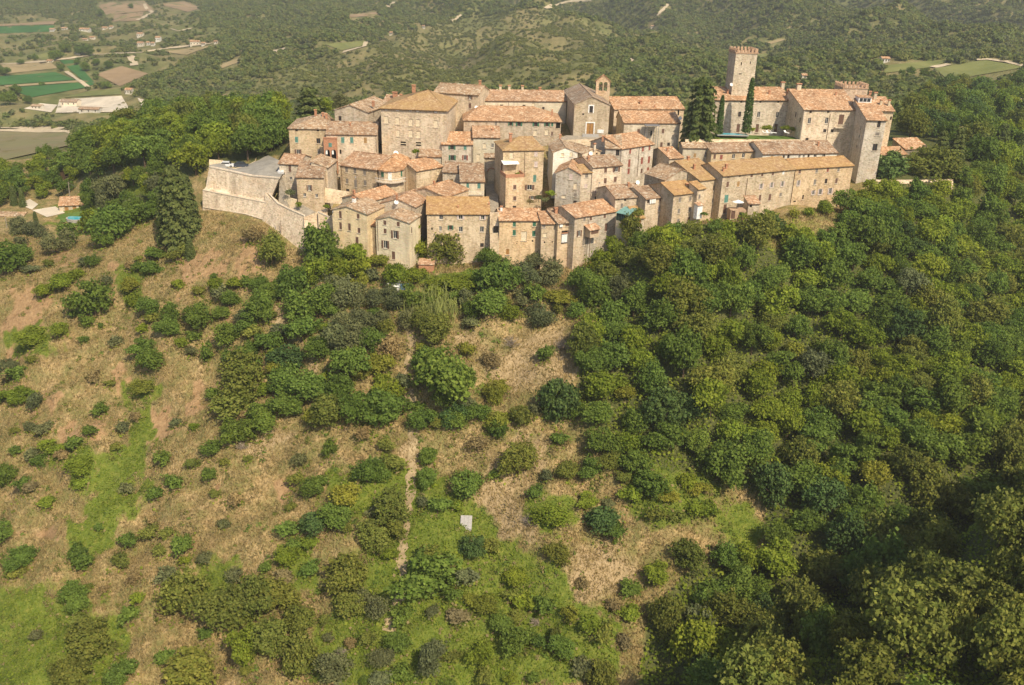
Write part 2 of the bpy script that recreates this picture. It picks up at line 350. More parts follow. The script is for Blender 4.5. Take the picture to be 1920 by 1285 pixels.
def inpoly(px, py, poly):
    r = np.zeros(px.shape, bool); n_ = len(poly)
    for i in range(n_):
        x0, y0 = poly[i]; x1, y1 = poly[(i + 1) % n_]
        c = ((y0 > py) != (y1 > py)) & (px < (x1 - x0) * (py - y0) / (y1 - y0 + 1e-9) + x0); r ^= c
    return r
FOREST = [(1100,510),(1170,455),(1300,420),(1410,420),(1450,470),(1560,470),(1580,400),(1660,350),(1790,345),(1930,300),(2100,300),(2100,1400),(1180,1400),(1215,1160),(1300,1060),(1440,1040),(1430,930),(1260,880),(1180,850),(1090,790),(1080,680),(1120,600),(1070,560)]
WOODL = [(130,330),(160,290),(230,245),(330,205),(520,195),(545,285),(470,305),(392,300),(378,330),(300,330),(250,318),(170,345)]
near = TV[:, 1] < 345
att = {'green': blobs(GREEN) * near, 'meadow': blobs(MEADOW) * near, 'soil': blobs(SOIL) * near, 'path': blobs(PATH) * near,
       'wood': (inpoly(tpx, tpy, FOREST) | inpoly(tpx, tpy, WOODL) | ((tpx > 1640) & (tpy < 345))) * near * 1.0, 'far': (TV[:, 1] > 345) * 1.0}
for k, a in att.items():
    t = terrain.data.attributes.new(k, 'FLOAT', 'POINT'); t.data.foreach_set('value', a.astype(np.float32))
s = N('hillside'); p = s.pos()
def A(k): x = s.n('Attribute'); x.attribute_name = k; return x.outputs['Fac']
n1 = s.noise(p, .12, 5, .65); n2 = s.noise(p, .9, 4, .7); n3 = s.noise(s.pos(stretch=(1, 1, .35)), 2.6, 4, .75)
base = s.ramp(n1, [(.28, (.22, .16, .07)), (.45, (.34, .245, .12)), (.6, (.42, .31, .16)), (.75, (.29, .205, .10))])
base = s.mix(base, s.ramp(n2, [(.3, (.5, .48, .40)), (.52, (1, 1, 1)), (.75, (1.25, 1.2, 1.1))]), .9, 'MULTIPLY')
base = s.mix(base, s.ramp(n3, [(.32, (.55, .55, .5)), (.5, (1, 1, 1)), (.68, (1.3, 1.26, 1.15))]), .8, 'MULTIPLY')
def fac(att_, noise, lo=.38, hi=.56):
    x = s.n('Math', operation='MULTIPLY'); s.l(att_, x.inputs[0]); y = s.n('Math', operation='ADD'); s.l(noise, y.inputs[0]); y.inputs[1].default_value = .5; s.l(y.outputs[0], x.inputs[1])
    return s.ramp(x.outputs[0], [(lo, 0.0), (hi, 1.0)])
olv = s.ramp(s.noise(p, .25, 4, .7), [(.40, 0.0), (.6, .85)]); base = s.mix(base, (.17, .165, .055), olv)
base = s.mix(base, s.ramp(n2, [(.3, (.27, .165, .08)), (.7, (.43, .285, .15))]), fac(A('soil'), n2, .22, .45))
base = s.mix(base, s.ramp(n2, [(.3, (.30, .22, .115)), (.7, (.44, .33, .19))]), fac(A('path'), n2, .3, .7))
base = s.mix(base, s.ramp(n2, [(.3, (.080, .120, .018)), (.5, (.135, .170, .028)), (.75, (.225, .225, .05))]), fac(A('green'), n2))
base = s.mix(base, s.ramp(n2, [(.3, (.16, .17, .035)), (.7, (.30, .26, .08))]), fac(A('meadow'), n2))
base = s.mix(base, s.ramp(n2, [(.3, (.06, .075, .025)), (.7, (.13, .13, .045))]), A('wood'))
f1 = s.noise(p, .012, 5, .7); f2 = s.noise(p, .06, 4, .7)
far = s.ramp(f1, [(.32, (.13, .15, .055)), (.45, (.18, .18, .075)), (.55, (.235, .20, .10)), (.66, (.155, .165, .06))])
far = s.mix(far, s.ramp(f2, [(.35, (.55, .6, .5)), (.6, (1.15, 1.1, 1.05))]), .9, 'MULTIPLY')
base = s.mix(base, far, A('far'))
base = s.mix(base, s.ramp(n3, [(.32, (.72, .72, .7)), (.55, (1.08, 1.08, 1.08))]), .7, 'MULTIPLY')
s.bsdf(base, 1.0, .05, n2, .6, 1.0)
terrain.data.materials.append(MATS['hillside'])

# ------------------------------------------------------------------ draped sheets, roads
def patch(name, q, mat, nx=10, ny=6, lift=.25, lo=78, kind='structure'):
    (x0, y0), (x1, y1), (x2, y2), (x3, y3) = q          # picture corners going round
    U, Vv = np.meshgrid(np.linspace(0, 1, nx + 1), np.linspace(0, 1, ny + 1), indexing='ij'); U = U.ravel(); Vv = Vv.ravel()
    px = (x0 * (1 - U) + x1 * U) * (1 - Vv) + (x3 * (1 - U) + x2 * U) * Vv; py = (y0 * (1 - U) + y1 * U) * (1 - Vv) + (y3 * (1 - U) + y2 * U) * Vv
    P = ground(px, py, lo); P[:, 2] += lift
    i = np.arange(nx * (ny + 1)).reshape(nx, ny + 1)[:, :-1].ravel()
    o = link(name, np_mesh(name, P, np.stack([i, i + ny + 1, i + ny + 2, i + 1], 1)), mat)
    return tag(o, kind=kind)
def ribbon(name, pts, width, mat, lift=.2, lo=78, sub=6, jag=0.0):
    pts = np.array(pts, float); t = np.linspace(0, len(pts) - 1, (len(pts) - 1) * sub + 1)
    P = ground(np.interp(t, range(len(pts)), pts[:, 0]), np.interp(t, range(len(pts)), pts[:, 1]), lo)
    d = np.gradient(P[:, :2], axis=0); d /= np.linalg.norm(d, axis=1)[:, None] + 1e-9
    n_ = np.stack([-d[:, 1], d[:, 0]], 1) * width / 2; j1 = 1 + jag * rng.uniform(-1, 1, (len(P), 1)); j2 = 1 + jag * rng.uniform(-1, 1, (len(P), 1))
    L = P.copy(); R = P.copy(); L[:, :2] += n_ * j1; R[:, :2] -= n_ * j2
    L[:, 2] = HF(L[:, 0], L[:, 1]) + lift; R[:, 2] = HF(R[:, 0], R[:, 1]) + lift
    k = len(P); i = np.arange(k - 1)
    o = link(name, np_mesh(name, np.concatenate([L, R]), np.stack([i, i + 1, i + 1 + k, i + k], 1)), mat); return tag(o, kind='structure')

# ------------------------------------------------------------------ houses
ROOFC = {'red': (.96, .97, .97), 'tan': (.93, 1.04, 1.08), 'brown': (.80, .87, .92), 'orange': (1.04, 1.0, .93), 'grey': (.76, .88, 1.0)}
WIN = {  # kind: width, height, leaf material, frame material, open?
 'd': (.9, 1.25, None, 'frame_wood'), 'w': (.95, 1.3, None, 'frame_white'), 's': (.55, .6, None, None), 'a': (.7, .65, None, 'frame_wood'),
 'b': (.85, 1.45, 'shutter_brown', None), 'g': (.95, 1.5, 'shutter_green', None), 't': (.95, 1.6, 'shutter_teal', None), 'r': (.9, 1.6, 'shutter_red', None),
 'n': (.9, 1.35, 'shutter_grey', None), 'p': (1.0, 1.5, 'shutter_pale', None), 'y': (.9, 1.6, 'shutter_tan', None),
 'go': (.95, 1.45, 'shutter_green', 'frame_wood'), 'bo': (.95, 1.5, 'shutter_brown', 'frame_white'), 'ro': (.9, 1.6, 'shutter_red', 'frame_white'), 'po': (.9, 1.3, 'shutter_pale', 'frame_white'),
 'x': (1.15, 1.9, None, None), 'D': (1.1, 2.2, 'door_wood', None), 'DB': (1.0, 2.2, 'shutter_brown', None), 'k': (1.3, .8, None, None), 'q': (.8, .7, 'white', None)}
class House:
    def __init__(s, name, label, cat, A, B, Ya, Yb=None, base=None, dz=None, run=None, ridge=None, pitch=17, back=None, kind='gable', apex=None, depth=8.0,
                 wall='stone', wc=(1, 1, 1), roof='roof_tile', rc='red', wins=(), over=.35, group=None, hipl=None, hipr=None, bury=6.0, gx=None, th=.2):
        s.root = empty(name); tag(s.root, label, cat, group); s.wall = wall; j_ = random.Random(label); v_ = j_.uniform(.86, 1.1); h_ = j_.uniform(-.05, .055); s.wc = (wc[0] * v_ * (1 + h_), wc[1] * v_, wc[2] * v_ * (1 - h_ * 1.6)); s.over = over; s.parts = []
        a = at(A[0], A[1], Ya)
        if Yb is None: b = on_z(B[0], B[1], a.z)
        else: b = at(B[0], B[1], Yb); b.z = a.z
        if b.y - a.y > 25: b = at(B[0], B[1], Ya + 25); b.z = a.z
        if a.y - b.y > 25: b = at(B[0], B[1], Ya - 25); b.z = a.z
        s.a, s.b, s.ze = a, b, a.z
        s.x = (b - a); s.x.z = 0; s.w = s.x.length; s.x.normalize(); s.n = Vector((-s.x.y, s.x.x, 0)); s.up = Vector((0, 0, 1))
        s.zb = at(A[0], base, Ya).z - bury if base is not None else s.ze - dz - bury
        t = math.tan(math.radians(pitch)); s.kind = kind; mid = (a + b) / 2
        if kind in ('gable', 'shed', 'hip') and ridge is not None:
            lo, hi = .5, 22
            gx0 = gx
            for _ in range(40):
                r = (lo + hi) / 2; q = mid + s.n * r + s.up * (r * t)
                if proj(q)[1] > ridge: lo = r
                else: hi = r
            run = r
        s.run = run; s.t = t
        if kind == 'front':
            d = ray(*apex); u = (a - CAM).dot(s.n) / d.dot(s.n); pa = CAM + d * u
            s.au = (pa - a).dot(s.x); s.rise = max(.3, pa.z - s.ze); s.d = depth
        elif kind == 'shed': s.d = run; s.rise = run * t
        elif kind == 'flat': s.d = depth; s.rise = 0
        else: s.d = run + (back if back is not None else min(run, 5.0)); s.rise = run * t
        s.root.location = (a + b) / 2 + s.n * (s.d / 2) - s.up * (s.ze - s.zb)
        s.o = s.root.location.copy()
        s.edges = [(a, b), (b, b + s.n * s.d), (b + s.n * s.d, a + s.n * s.d), (a + s.n * s.d, a)]
        s.windows = [[], [], [], []]; s.specs = []
        for w_ in wins: s.win(*w_)
        s.make_walls(); s.make_roof(roof, rc, hipl, hipr, th); s.make_windows()
    def L(s, p): return Vector(p) - s.o
    def add(s, name, mb, mat, parent=None, color=None):
        """mesh given in world coordinates, linked under the house"""
        par = parent or s.root; off = s.o
        mb.v = [tuple(Vector(v) - off) for v in mb.v]
        return mb.build(name, mat, par, color)
    def win(s, px, py, k, w=None, h=None, e=0):
        d0 = WIN[k]; w = w or d0[0]; h = h or d0[1]
        p, q = s.edges[e]; ex = (q - p).normalized(); en = Vector((-ex.y, ex.x, 0)); L = (q - p).length
        d = ray(px, py); den = d.dot(en)
        if abs(den) < 1e-6: return
        P = CAM + d * ((p - CAM).dot(en) / den); u = (P - p).dot(ex); z = P.z
        u = min(max(u, w / 2 + .15), L - w / 2 - .15)
        z = min(z, s.ze - h / 2 - .12)
        r = [u - w / 2, u + w / 2, z - h / 2, z + h / 2]
        for o in s.windows[e]:
            if r[0] < o[1] + .1 and r[1] > o[0] - .1 and r[2] < o[3] + .1 and r[3] > o[2] - .1: return
        s.windows[e].append(r); s.specs.append((e, r, k))
    def make_walls(s):
        mb = MB(); RV = .22
        for e, (p, q) in enumerate(s.edges):
            ex = (q - p).normalized(); en = Vector((-ex.y, ex.x, 0)); L = (q - p).length
            def P(u, z, d=0): return p + ex * u + en * d + Vector((0, 0, z - p.z))
            W_ = s.windows[e]
            us = sorted(set([0, L] + [x for r in W_ for x in r[:2]])); zs = sorted(set([s.zb, s.ze] + [x for r in W_ for x in r[2:]]))
            for i in range(len(us) - 1):
                j = 0
                while j < len(zs) - 1:
                    def hole(j): 
                        cu, cz = (us[i] + us[i + 1]) / 2, (zs[j] + zs[j + 1]) / 2
                        return any(r[0] < cu < r[1] and r[2] < cz < r[3] for r in W_)
                    if hole(j): j += 1; continue
                    k = j
                    while k + 1 < len(zs) - 1 and not hole(k + 1): k += 1
                    mb.face(P(us[i], zs[j]), P(us[i + 1], zs[j]), P(us[i + 1], zs[k + 1]), P(us[i], zs[k + 1])); j = k + 1
            for r in W_:
                c = [(r[0], r[2]), (r[1], r[2]), (r[1], r[3]), (r[0], r[3])]
                for i in range(4):
                    (u0, z0), (u1, z1) = c[i], c[(i + 1) % 4]; mb.face(P(u0, z0), P(u0, z0, RV), P(u1, z1, RV), P(u1, z1))
        a, b, n_, up = s.a, s.b, s.n, s.up
        if s.kind == 'gable':
            for p in (a, b):
                mb.face(p, p + n_ * s.d, p + n_ * s.run + up * s.rise)
        elif s.kind == 'shed':
            for p in (a, b): mb.face(p, p + n_ * s.d, p + n_ * s.d + up * s.rise)
            mb.face(a + n_ * s.d, b + n_ * s.d, b + n_ * s.d + up * s.rise, a + n_ * s.d + up * s.rise)
        elif s.kind == 'front':
            ap = a + s.x * s.au + up * s.rise
            mb.face(a, b, ap); mb.face(a + n_ * s.d, b + n_ * s.d, ap + n_ * s.d)
        elif s.kind == 'flat': mb.face(a, b, b + n_ * s.d, a + n_ * s.d)
        s.wallo = s.add('wall', mb, s.wall, color=s.wc)
    def make_roof(s, mat, rc, hipl, hipr, th):
        a, b, n_, up, x, ov = s.a, s.b, s.n, s.up, s.x, s.over; rc = ROOFC[rc]; mb = MB(); lift = up * .06
        if s.kind == 'flat': s.roofo = s.wallo; return
        if s.kind == 'front':
            ap = a + x * s.au + up * s.rise; sl_ = s.rise / s.au; sr = s.rise / max(.3, s.w - s.au)
            for p, sl, sg in ((a, sl_, -1), (b, sr, 1)):
                e = p + x * (sg * ov) - up * (sl * ov) + lift; t = ap + lift + up * .02
                mb.slab([e - n_ * .25, e + n_ * (s.d + .25), t + n_ * (s.d + .25), t - n_ * .25] if sg < 0 else [e + n_ * (s.d + .25), e - n_ * .25, t - n_ * .25, t + n_ * (s.d + .25)], th)
            cap = (ap + lift - n_ * .25, ap + lift + n_ * (s.d + .25))
        elif s.kind == 'hip':
            hl = hipl if hipl is not None else s.run; hr = hipr if hipr is not None else s.run
            rl = a + x * hl + n_ * s.run + up * s.rise + lift; rr = b - x * hr + n_ * s.run + up * s.rise + lift
            dz = up * (-s.t * ov); e = [a - x * ov - n_ * ov, b + x * ov - n_ * ov, b + x * ov + n_ * (s.d + ov), a - x * ov + n_ * (s.d + ov)]
            e = [p + dz + lift for p in e]
            mb.slab([e[0], e[1], rr, rl], th); mb.slab([e[1], e[2], rr], th); mb.slab([e[2], e[3], rl, rr], th); mb.slab([e[3], e[0], rl], th); cap = (rl, rr)
        else:
            r = n_ * s.run + up * s.rise + lift + up * .02; f = -n_ * ov - up * (s.t * ov) + lift; sd = x * .22
            mb.slab([a - sd + f, b + sd + f, b + sd + r, a - sd + r], th); cap = (a - sd + r, b + sd + r)
            if s.kind == 'gable':
                br = s.d - s.run; tb = s.rise / max(br, .5); f2 = n_ * (s.d + ov) - up * (tb * ov) + lift
                mb.slab([b + sd + f2, a - sd + f2, a - sd + r, b + sd + r], th)
        s.cap = cap
        if (cap[1] - cap[0]).length > .6: mb.tube([cap[0] + up * .02, cap[1] + up * .02], .13, 6)
        s.roofo = s.add('roof', mb, mat, color=rc)
        # dark timber edge under the eaves
        if s.kind in ('gable', 'shed', 'hip'):
            q = MB(); q.obox(a - x * .2 - n_ * (ov * .75) - up * (.36 + s.t * ov * .75), x * (s.w + .4), n_ * (ov * .75 - .01), up * .16); s.add('eave_board', q, 'eave_wood')
    def make_windows(s):
        for e, r, k in s.specs:
            p, q = s.edges[e]; ex = (q - p).normalized(); en = Vector((-ex.y, ex.x, 0)); up = s.up
            def P(u, z, d=0): return p + ex * u + en * d + Vector((0, 0, z - p.z))
            u0, u1, z0, z1 = r; w = u1 - u0; h = z1 - z0; _, _, leaf, fr = WIN[k]
            def bx(mb, ua, ub, za, zb, d0, d1): mb.obox(P(ua, za, d0), ex * (ub - ua), en * (d1 - d0), up * (zb - za))
            if k in ('D', 'DB'):
                mb = MB(); bx(mb, u0 + .005, u1 - .005, z0 + .005, z1 - .005, .12, .2); d_ = s.add('door', mb, leaf)
                mb = MB(); bx(mb, u0 + w * .46, u0 + w * .54, z0 + .05, z1 - .05, .09, .119); s.add('middle_rail', mb, 'frame_wood', d_)
                mb = MB(); bx(mb, u0 - .16, u1 + .16, z0 - .14, z0 - .005, -.22, .1); s.add('doorstep', mb, 'sill', d_)
                continue
            wo = None
            mb = MB()
            if k == 'x':      # walled-up window: fill set back a hand's breadth behind its stone surround
                bx(mb, u0 + .005, u1 - .005, z0 + .005, z1 - .005, .16, .21); wo = s.add('window', mb, 'blind_fill')
            elif k in ('s', 'k'):
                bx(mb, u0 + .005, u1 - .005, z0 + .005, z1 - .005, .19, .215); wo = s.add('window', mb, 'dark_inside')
                if k == 'k':
                    mb = MB(); bx(mb, u0, u1, z0 + h * .42, z0 + h * .58, .05, .18); s.add('bar', mb, 'blind_fill', wo)
            elif fr is None:  # closed shutters
                mb = MB(); f_ = .05
                bx(mb, u0 + .005, u0 + f_, z0 + .005, z1 - .005, .03, .2); bx(mb, u1 - f_, u1 - .005, z0 + .005, z1 - .005, .03, .2)
                bx(mb, u0 + f_, u1 - f_, z1 - f_, z1 - .005, .03, .2); wo = s.add('window', mb, 'sill')
                for i in (0, 1):
                    ua = u0 + f_ + .005 + i * (w / 2 - f_); mb = MB(); bx(mb, ua, ua + w / 2 - f_ - .012, z0 + .01, z1 - f_ - .005, .02, .07)
                    for q_ in range(1, 5): zz = z0 + h * q_ / 5; bx(mb, ua + .05, ua + w / 2 - f_ - .06, zz, zz + .05, .0, .019)
                    s.add('shutter', mb, leaf, wo)
            else:
                f_ = .07
                bx(mb, u0 + .005, u0 + f_, z0 + .005, z1 - .005, .1, .17); bx(mb, u1 - f_, u1 - .005, z0 + .005, z1 - .005, .1, .17)
                bx(mb, u0 + f_, u1 - f_, z1 - f_, z1 - .005, .1, .17); bx(mb, u0 + f_, u1 - f_, z0 + .005, z0 + f_, .1, .17)
                bx(mb, (u0 + u1) / 2 - .04, (u0 + u1) / 2 + .04, z0 + f_, z1 - f_, .1, .17)
                wo = s.add('window', mb, fr)
                for i in (0, 1):
                    ua = u0 + f_ + i * (w / 2 - f_ / 2 + .005); mb = MB(); bx(mb, ua, ua + w / 2 - f_ * 1.1 - .04, z0 + f_, z1 - f_, .15, .165); s.add('pane', mb, 'glass', wo)
                if k in ('go', 'bo', 'ro', 'po'):
                    for i in (0, 1):
                        ua = u0 - w * .47 if i == 0 else u1 + .03; mb = MB(); bx(mb, ua, ua + w * .44, z0, z1, -.07, -.02)
                        for q_ in range(1, 5): zz = z0 + h * q_ / 5; bx(mb, ua + .06, ua + w * .44 - .06, zz, zz + .05, -.085, -.071)
                        s.add('shutter', mb, leaf, wo)
            if k not in ('s', 'k', 'a', 'q'):
                mb = MB(); bx(mb, u0 - .12, u1 + .12, z0 - .12, z0 - .004, -.14, .06); s.add('sill', mb, 'sill', wo)
    # --- fittings
    def plane_pt(s, px, py, e=0, off=0.0):
        p, q = s.edges[e]; ex = (q - p).normalized(); en = Vector((-ex.y, ex.x, 0)); d = ray(px, py)
        return CAM + d * ((p + en * off - CAM).dot(en) / d.dot(en))
    def roof_pt(s, px, py):
        nrm = (s.up - s.n * s.t).normalized(); d = ray(px, py); return CAM + d * ((s.a - CAM).dot(nrm) / d.dot(nrm))
    def chimney(s, px, py, h=1.3, w=.6, mat='brick', ridge=False):
        p = s.roof_pt(px, py) if not ridge else None
        if ridge:
            c0, c1 = s.cap; best = min((abs(proj(c0 + (c1 - c0) * (i / 40))[0] - px), i) for i in range(41))[1]; p = c0 + (c1 - c0) * (best / 40)
        mb = MB(); mb.obox(p - s.x * w / 2 - s.n * w / 2 - s.up * .5, s.x * w, s.n * w, s.up * (h + .5)); c = s.add('chimney', mb, mat if mat != 'stone' else 'plaster', s.roofo)
        mb = MB()
        for i in (0, 1): mb.obox(p - s.x * w / 2 - s.n * w / 2 + s.x * (i * (w - .14)) + s.up * h, s.x * .14, s.n * w, s.up * .28)
        t0 = p + s.up * (h + .28); e = w * .68
        mb.slab([t0 - s.x * e - s.n * e, t0 + s.x * e - s.n * e, t0 + s.x * e + s.up * .16, t0 - s.x * e + s.up * .16], .06); mb.slab([t0 + s.x * e + s.n * e, t0 - s.x * e + s.n * e, t0 - s.x * e + s.up * .16, t0 + s.x * e + s.up * .16], .06)
        s.add('chimney_cap', mb, 'clay', s.roofo); return s
    def pipe(s, px, py0, py1, e=0):
        a = s.plane_pt(px[0], py0, e, -.1); b = s.plane_pt(px[1], py1, e, -.1)
        b = Vector((a.x, a.y, b.z)); mb = MB(); mb.tube([a, b], .055, 6); s.add('downpipe', mb, 'pipe'); return s
    def dish(s, px, py, on='wall', e=0, r=.55):
        p = s.plane_pt(px, py, e, -.5) if on == 'wall' else s.roof_pt(px, py) + s.up * .5
        mb = MB(); d = Vector((.25, -.85, .45)).normalized(); a = d.orthogonal().normalized(); b = d.cross(a)
        rings = [(0, 0.0)] + [(r * k / 3, .16 * r * (k / 3) ** 2) for k in (1, 2, 3)]
        V0 = len(mb.v)
        for rr, hh in rings:
            for i in range(12): t = i * 6.2832 / 12; mb.v.append(tuple(p + (a * math.cos(t) + b * math.sin(t)) * max(rr, .01) + d * (hh * 2)))
        for k in range(3):
            for i in range(12): j = (i + 1) % 12; mb.f.append((V0 + k * 12 + i, V0 + k * 12 + j, V0 + k * 12 + 12 + j, V0 + k * 12 + 12 + i))
        o = s.add('satellite_dish', mb, 'white')
        mb = MB(); q = p + s.n * .5 if on == 'wall' else p - s.up * .6; mb.tube([p, q], .04, 5); mb.tube([p, p + d * .4 + s.up * -.1], .02, 5); s.add('dish_arm', mb, 'metal_grey', o); return s
    def balcony(s, px0, px1, py, depth=1.1, h=.95, rail='white', e=0, solid=False):
        a = s.plane_pt(px0, py, e); b = s.plane_pt(px1, py, e); b.z = a.z; d = (b - a).normalized(); n_ = Vector((-d.y, d.x, 0)); L = (b - a).length
        mb = MB(); mb.obox(a - n_ * depth - s.up * .2, d * L, n_ * (depth - .003), s.up * .2); o = s.add('balcony', mb, 'sill')
        mb = MB(); mb.obox(a - n_ * depth + s.up * (h - .07), d * L, n_ * .07, s.up * .07)
        for i in (0, 1): mb.obox(a - n_ * depth + d * (i * (L - .07)) + s.up * (h - .07), d * .07, n_ * depth, s.up * .07)
        nb = max(4, int(L / .28))
        for i in range(nb + 1): mb.obox(a - n_ * (depth - .02) + d * (i * (L - .04) / nb) + s.up * .0, d * .04, n_ * .04, s.up * (h - .07))
        s.add('railing', mb, rail, o)
        if solid: mb = MB(); mb.obox(a - n_ * (depth - .01) + d * .05 + s.up * .02, d * (L - .1), n_ * .05, s.up * (h - .12)); s.add('parapet', mb, rail, o)
        return s
HS = {}
def house(key, *a, **k): h = House(*a, **k); HS[key] = h; return h
G0 = 'stone houses of the hill village'
def hs(key, label, A, B, Ya, Yb=None, **k): k.setdefault('group', G0); return house(key, 'stone_house', label, 'house', A, B, Ya, Yb, **k)

# ---- upper row
h = hs('H1', 'tan stone house with hipped roof at the upper left edge, green shutters', (541,239.5), (611,240.8), 250, base=298, ridge=211, kind='hip', hipr=1.0, wc=(1.02,1.0,.93), rc='tan',
  wins=[(556,262,'t'),(597,264.5,'d',1.1,1.4),(559,285.5,'bo'),(598,284,'n'),(556,244.5,'a'),(596,244.5,'a')]); h.chimney(592,215,1.0).chimney(606,219,.8).chimney(612,222,.9)
h = hs('H2', 'stone house with double arched porch under its lower brown roof, upper left', (611.5,250.5), (706,251.8), 248, base=292, ridge=229, kind='shed', rc='brown',
  wins=[(642.5,263,'t'),(659.5,263,'t'),(685,263.5,'y'),(638.5,285,'s',.5,1.2),(709,258,'b',.5,1.8,1),(719,255.5,'b',.5,1.8,1),(716,277,'DB',.8,1.9,1)]); h.chimney(657,236,.5,.4).pipe((705,703.5),256,285)
# arched porch standing forward of it
p0 = h.plane_pt(608, 292, 0, -1.3); p1 = h.plane_pt(632.5, 292, 0, -1.3); zt = h.plane_pt(620, 260, 0, -1.3).z
ex = (p1 - p0); ex.z = 0; Lp = ex.length; ex.normalize(); pn = h.n; zb_ = p0.z - 5
mb = MB(); zs = p0.z + .1; ar = zt - 3.0
def wallP(u, z, d=0): return Vector((p0.x, p0.y, 0)) + ex * u + pn * d + Vector((0, 0, z))
segs = []; cw = Lp / 2 - .35
for i in (0, 1):
    c = .22 + cw / 2 + i * (cw + .26); r = cw / 2 - .08; arc = [(c - r * math.cos(math.pi * k / 8), ar - r + r * math.sin(math.pi * k / 8)) for k in range(9)]
    segs.append(arc)
mb.face(wallP(0, zb_), wallP(segs[0][0][0], zb_), wallP(*segs[0][0]), wallP(0, segs[0][0][1]))
for i, arc in enumerate(segs):
    for k in range(8): mb.face(wallP(*arc[k]), wallP(*arc[k + 1]), wallP(arc[k + 1][0], ar + .1), wallP(arc[k][0], ar + .1))
    for k in range(8): mb.face(wallP(*arc[k]), wallP(*arc[k + 1]), wallP(arc[k + 1][0], arc[k + 1][1], .3), wallP(arc[k][0], arc[k][1], .3))
zsr = segs[0][0][1]
mb.face(wallP(0, zsr), wallP(segs[0][0][0], zsr), wallP(segs[0][0][0], ar + .1), wallP(0, ar + .1))
mb.face(wallP(segs[0][8][0], zb_), wallP(segs[1][0][0], zb_), wallP(segs[1][0][0], ar + .1), wallP(segs[0][8][0], ar + .1))
mb.face(wallP(segs[1][8][0], zb_), wallP(Lp, zb_), wallP(Lp, ar + .1), wallP(segs[1][8][0], ar + .1))
mb.face(wallP(0, ar + .1), wallP(Lp, ar + .1), wallP(Lp, zt), wallP(0, zt))
for u in (0, Lp): mb.face(wallP(u, zb_), wallP(u, zb_, 1.29), wallP(u, zt, 1.29), wallP(u, zt))
mb.slab([wallP(-.15, zt + .12, -.15), wallP(Lp + .15, zt + .12, -.15), wallP(Lp + .15, zt + .12, 1.29), wallP(-.15, zt + .12, 1.29)], .12)
po = h.add('porch', mb, 'brick', color=(1, 1, 1))
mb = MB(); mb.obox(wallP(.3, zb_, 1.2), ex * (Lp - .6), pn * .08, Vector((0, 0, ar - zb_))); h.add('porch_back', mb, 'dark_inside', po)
for i in (0, 1): mb = MB(); mb.obox(wallP(segs[i][0][0] + .1, p0.z + .3, .25), ex * .5, pn * .05, Vector((0, 0, 1.7))); h.add('curtain', mb, 'fabric_white', po)
mb = MB(); mb.obox(wallP(Lp / 2 - .45, ar + .7, -.05), ex * .9, pn * .08, Vector((0, 0, 1.1))); h.add('shutter', mb, 'shutter_teal', po)
hs('HG', 'stone gabled building behind the porch house, upper left', (627,205.5), (689,209.5), 258, 255.5, base=236, kind='front', apex=(656,196.5), depth=17, wc=(.9,.9,.9), rc='tan', wins=[(637.3,222.4,'d',.9,1.3),(701,215,'b',.6,1.5,1)]).chimney(700,196,.6)
hs('HB', 'small red roof with a big chimney behind the palazzo', (716,196), (760,198), 274, base=210, ridge=179, rc='red').chimney(741,185,1.6,1.2).chimney(752,184,.8)
h = hs('H3', 'big stone palazzo with pyramid roof and walled-up windows', (714,201), (837,206), 252, base=284, ridge=167.8, pitch=20, kind='hip', hipl=11.5, hipr=7, back=9.0, wc=(.92,.92,.93), roof='lichen_tile', rc='red', over=.6,
  wins=[(724,225,'x'),(745,227,'x'),(770,230,'x'),(783.5,230.5,'x'),(817.3,232.8,'x'),(746,250,'x',1,1.8),(770,251,'x'),(784.6,252.6,'x'),(724,205.5,'q',.9,.6),(745,206.5,'q',.9,.6),(770,207,'q',.9,.6),(783,208,'q',.9,.6),(817,210,'q',.9,.6),
        (756,269.6,'k',1.5,1.1),(784.6,270.5,'k',1.5,1.1),(846,231,'s',.5,.8,1),(857.6,231,'s',.5,.8,1),(851.7,242,'s',.5,1.6,1),(846,244,'s',.4,1,1),(858,243,'s',.5,1.6,1),(850,222,'s',.4,.8,1)]); h.chimney(776,170,1.2,.9)
hs('H4', 'stone house with two stacked windows behind the palazzo', (814,172), (897,177.5), 270, base=222, ridge=158.5, rc='tan', wins=[(881.5,183,'bo',.7,1.1),(881,198.6,'b')]).chimney(900,160,1.0).dish(893,202)
h = hs('H5', 'long cream walled building on the skyline beside the church', (897,187.5), (1062,189), 273, base=226, ridge=169.5, wall='plaster', wc=(1.12,1.14,1.15), rc='red',
  wins=[(908,197,'s',.9,.35),(940.5,197.5,'s',.9,.35),(982.5,198,'s',.9,.35),(1000,197,'x',.8,1),(1018.7,204,'d',.7,1)]); h.chimney(937.6,0,1.0,.7,'plaster',True).chimney(955,0,1.0,.7,'plaster',True).chimney(978,0,1.0,.7,'plaster',True).chimney(1012,0,.5,.7,'brick',True).pipe((954,953),190,215)
h = hs('H6', 'long stone house with open green shutters below the church', (869.5,224.3), (1052,227.5), 258, base=266, ridge=200, kind='hip', hipl=4.5, hipr=7, rc='orange', wc=(.96,.92,.88),
  wins=[(957.5,230,'go',.7,1.4),(973.2,231,'go'),(1004.7,231,'go'),(1025.7,231.3,'go',.8,1.4),(1035.5,231,'g',.7,1.4),(1046.5,233,'s',1.2,1.9),(1003.5,249.5,'x',1,1.5),(1025,248.5,'x',1,1.5),(1035,251,'b',.6,1.2),(930,232,'n',.7,1.2)])
h.chimney(1035,214,.9,.4)
